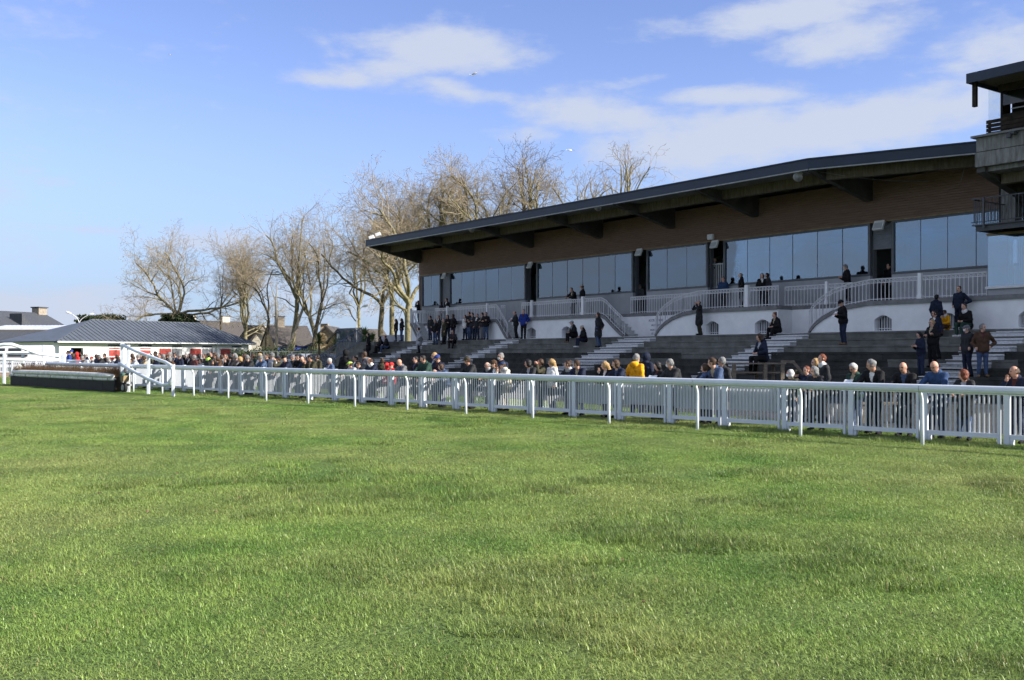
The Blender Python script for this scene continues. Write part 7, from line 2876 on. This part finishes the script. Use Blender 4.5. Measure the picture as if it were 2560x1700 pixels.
held(r, 'pale blue sheet read by the man in the woollen hat')
T_('man in a navy jacket standing with the back turned near the right window', 2341, 1, 'stand', H=1.66, top='navy', legs='dkdenim', hair=(S, 'black'), face=30, turn=0)
T_('child in a white and yellow jacket sitting on the top step', 2368, 0, 'sit', H=1.45, top='yellow', legs='brown', hair=(S, 'brown'), face=200, scarf='white')
T_('youth in navy standing on the top step before the barred window', 2398, 0, 'hips', H=1.72, top='navy', legs='navy', hair=(S, 'brown'), face=210)
T_('man in a black jacket and white shirt sitting on the top step', 2419, 0, 'sit', H=1.85, top='black', legs='green', hair=(S, 'brown'), face=205, scarf='white', shoes='white')
T_('man in a dark jacket with sunlit face behind the blond woman', 2338, 4, 'stand', H=1.80, top='navy', legs='black', hair=(S, 'black'), face=200, skin='m')
T_('blond woman in a black leather jacket and sunglasses on the lower steps', 2331, 5, 'crossed', H=1.72, top='black', legs='black', hair=(S, 'blond'), female=True, face=210, glasses=True)
r = T_('dark-haired girl in navy looking at a phone on the lower steps', 2303, 6, 'read', H=1.55, top='navy', legs='dkdenim', hair=(LG, 'black'), female=True, face=195)
T_('man in black with a grey cap and mask beside the near aisle', 2418, 6, 'pockets', H=1.75, top='charcoal', legs='navy', hair=(S, 'grey'), head='cap', hat='grey', mask=True, face=200, turn=-30)
T_('grey-haired man in a brown jacket and jeans with a hand on his hip', 2456, 6, 'hips', H=1.78, top='brown', legs='denim', hair=(S, 'grey'), face=262, turn=40, shoes='tan')
# the official on the timber desk
person('official in a dark blue jacket sitting on the timber desk', px(1916, YD), YD + .35, zt + .02, 205, pose='sithigh', H=1.72, top='navy', legs='black', hair=(BB, 'brown'), female=True, turn=-20, nod=.3, group='officials', hood='black')

# --- on the balcony and in the doorways
B_('camera operator in black at the far end of the balcony', 1046, NU - .7, 'bino', face=190, H=1.72, top='black', legs='black', hair=(S, 'black'))
B_('dark figure beside the closed shutter, left of two', 1103, NU - .6, 'stand', H=1.5, top='black', legs='black', hair=(BB, 'black'))
B_('dark figure beside the closed shutter, right of two', 1117, NU - .5, 'stand', H=1.74, top='black', legs='black', hair=(S, 'black'))
B_('man in black leaning over the balustrade', 1432, NW + .55, 'lean', H=1.7, top='black', legs='black', hair=(S, 'black'), face=216)
B_('person in a wide-brimmed cap standing at the balustrade post', 1456, NW + .6, 'stand', H=1.78, top='black', legs='black', hair=(S, 'black'), head='cap', hat='beige', face=190)
B_('person in a grey coat inside the doorway of the middle bay', 1602, NU + .9, 'read', H=1.72, top='grey', legs='black', hair=(S, 'grey'), z=ZB + .05)
B_('dark spectator beside the grey coat in the doorway', 1590, NU + 1.2, 'stand', H=1.6, top='charcoal', legs='black', hair=(BB, 'black'), z=ZB + .05)
r = B_('man in black reading behind the barred gate', 1790, NU + .75, 'read', H=1.75, top='black', legs='black', hair=(S, 'black'), z=ZB + 1.15)
B_('person in blue standing below the barred gate', 1808, NU - .3, 'stand', H=1.7, top='blue', legs='black', hair=(S, 'brown'), face=240)
B_('man in black standing at the balustrade post', 1853, NW + .55, 'pockets', H=1.72, top='black', legs='black', hair=(R_, 'grey'), face=165, turn=0)
B_('dark-haired woman in black, left of a couple at the balustrade', 1905, NW + .7, 'stand', H=1.62, top='black', legs='black', hair=(BB, 'brown'), female=True, face=260)
B_('dark-haired person, right of a couple at the balustrade', 1918, NW + .9, 'stand', H=1.64, top='charcoal', legs='charcoal', hair=(BB, 'black'), female=True, face=200)
r = B_('man in black looking at a blue sheet outside the near glass bay', 2119, NR + .5, 'read', H=1.80, top='black', legs='black', hair=(S, 'grey'), face=185)
B_('dark figure inside the half-shuttered doorway', 2222, NU + 1.0, 'stand', H=1.8, top='black', legs='black', hair=(S, 'black'), z=ZB + .05)
B_('person in a turquoise jacket behind the fifth glass bay', 2046, NU + 1.4, 'pockets', H=1.75, top='teal', legs='black', hair=(S, 'grey'), z=ZB + .6, group='guests behind the glass')
B_('guest in grey behind the fifth glass bay', 1955, NU + 1.8, 'stand', H=1.75, top='lgrey', legs='black', hair=(S, 'grey'), z=ZB + .3, group='guests behind the glass')
B_('guest in beige behind the fifth glass bay', 1905, NU + 2.0, 'stand', H=1.75, top='beige', legs='black', hair=(BB, 'brown'), z=ZB + .3, group='guests behind the glass')
person('person in black watching from the slatted tower platform', *G(s_of(2526, 37.5), 37.5, 0)[:2], 8.57, 210, pose='lean', H=1.45, top='black', legs='black', hair=(S, 'brown'), skin='m', group=ON_BALCONY)
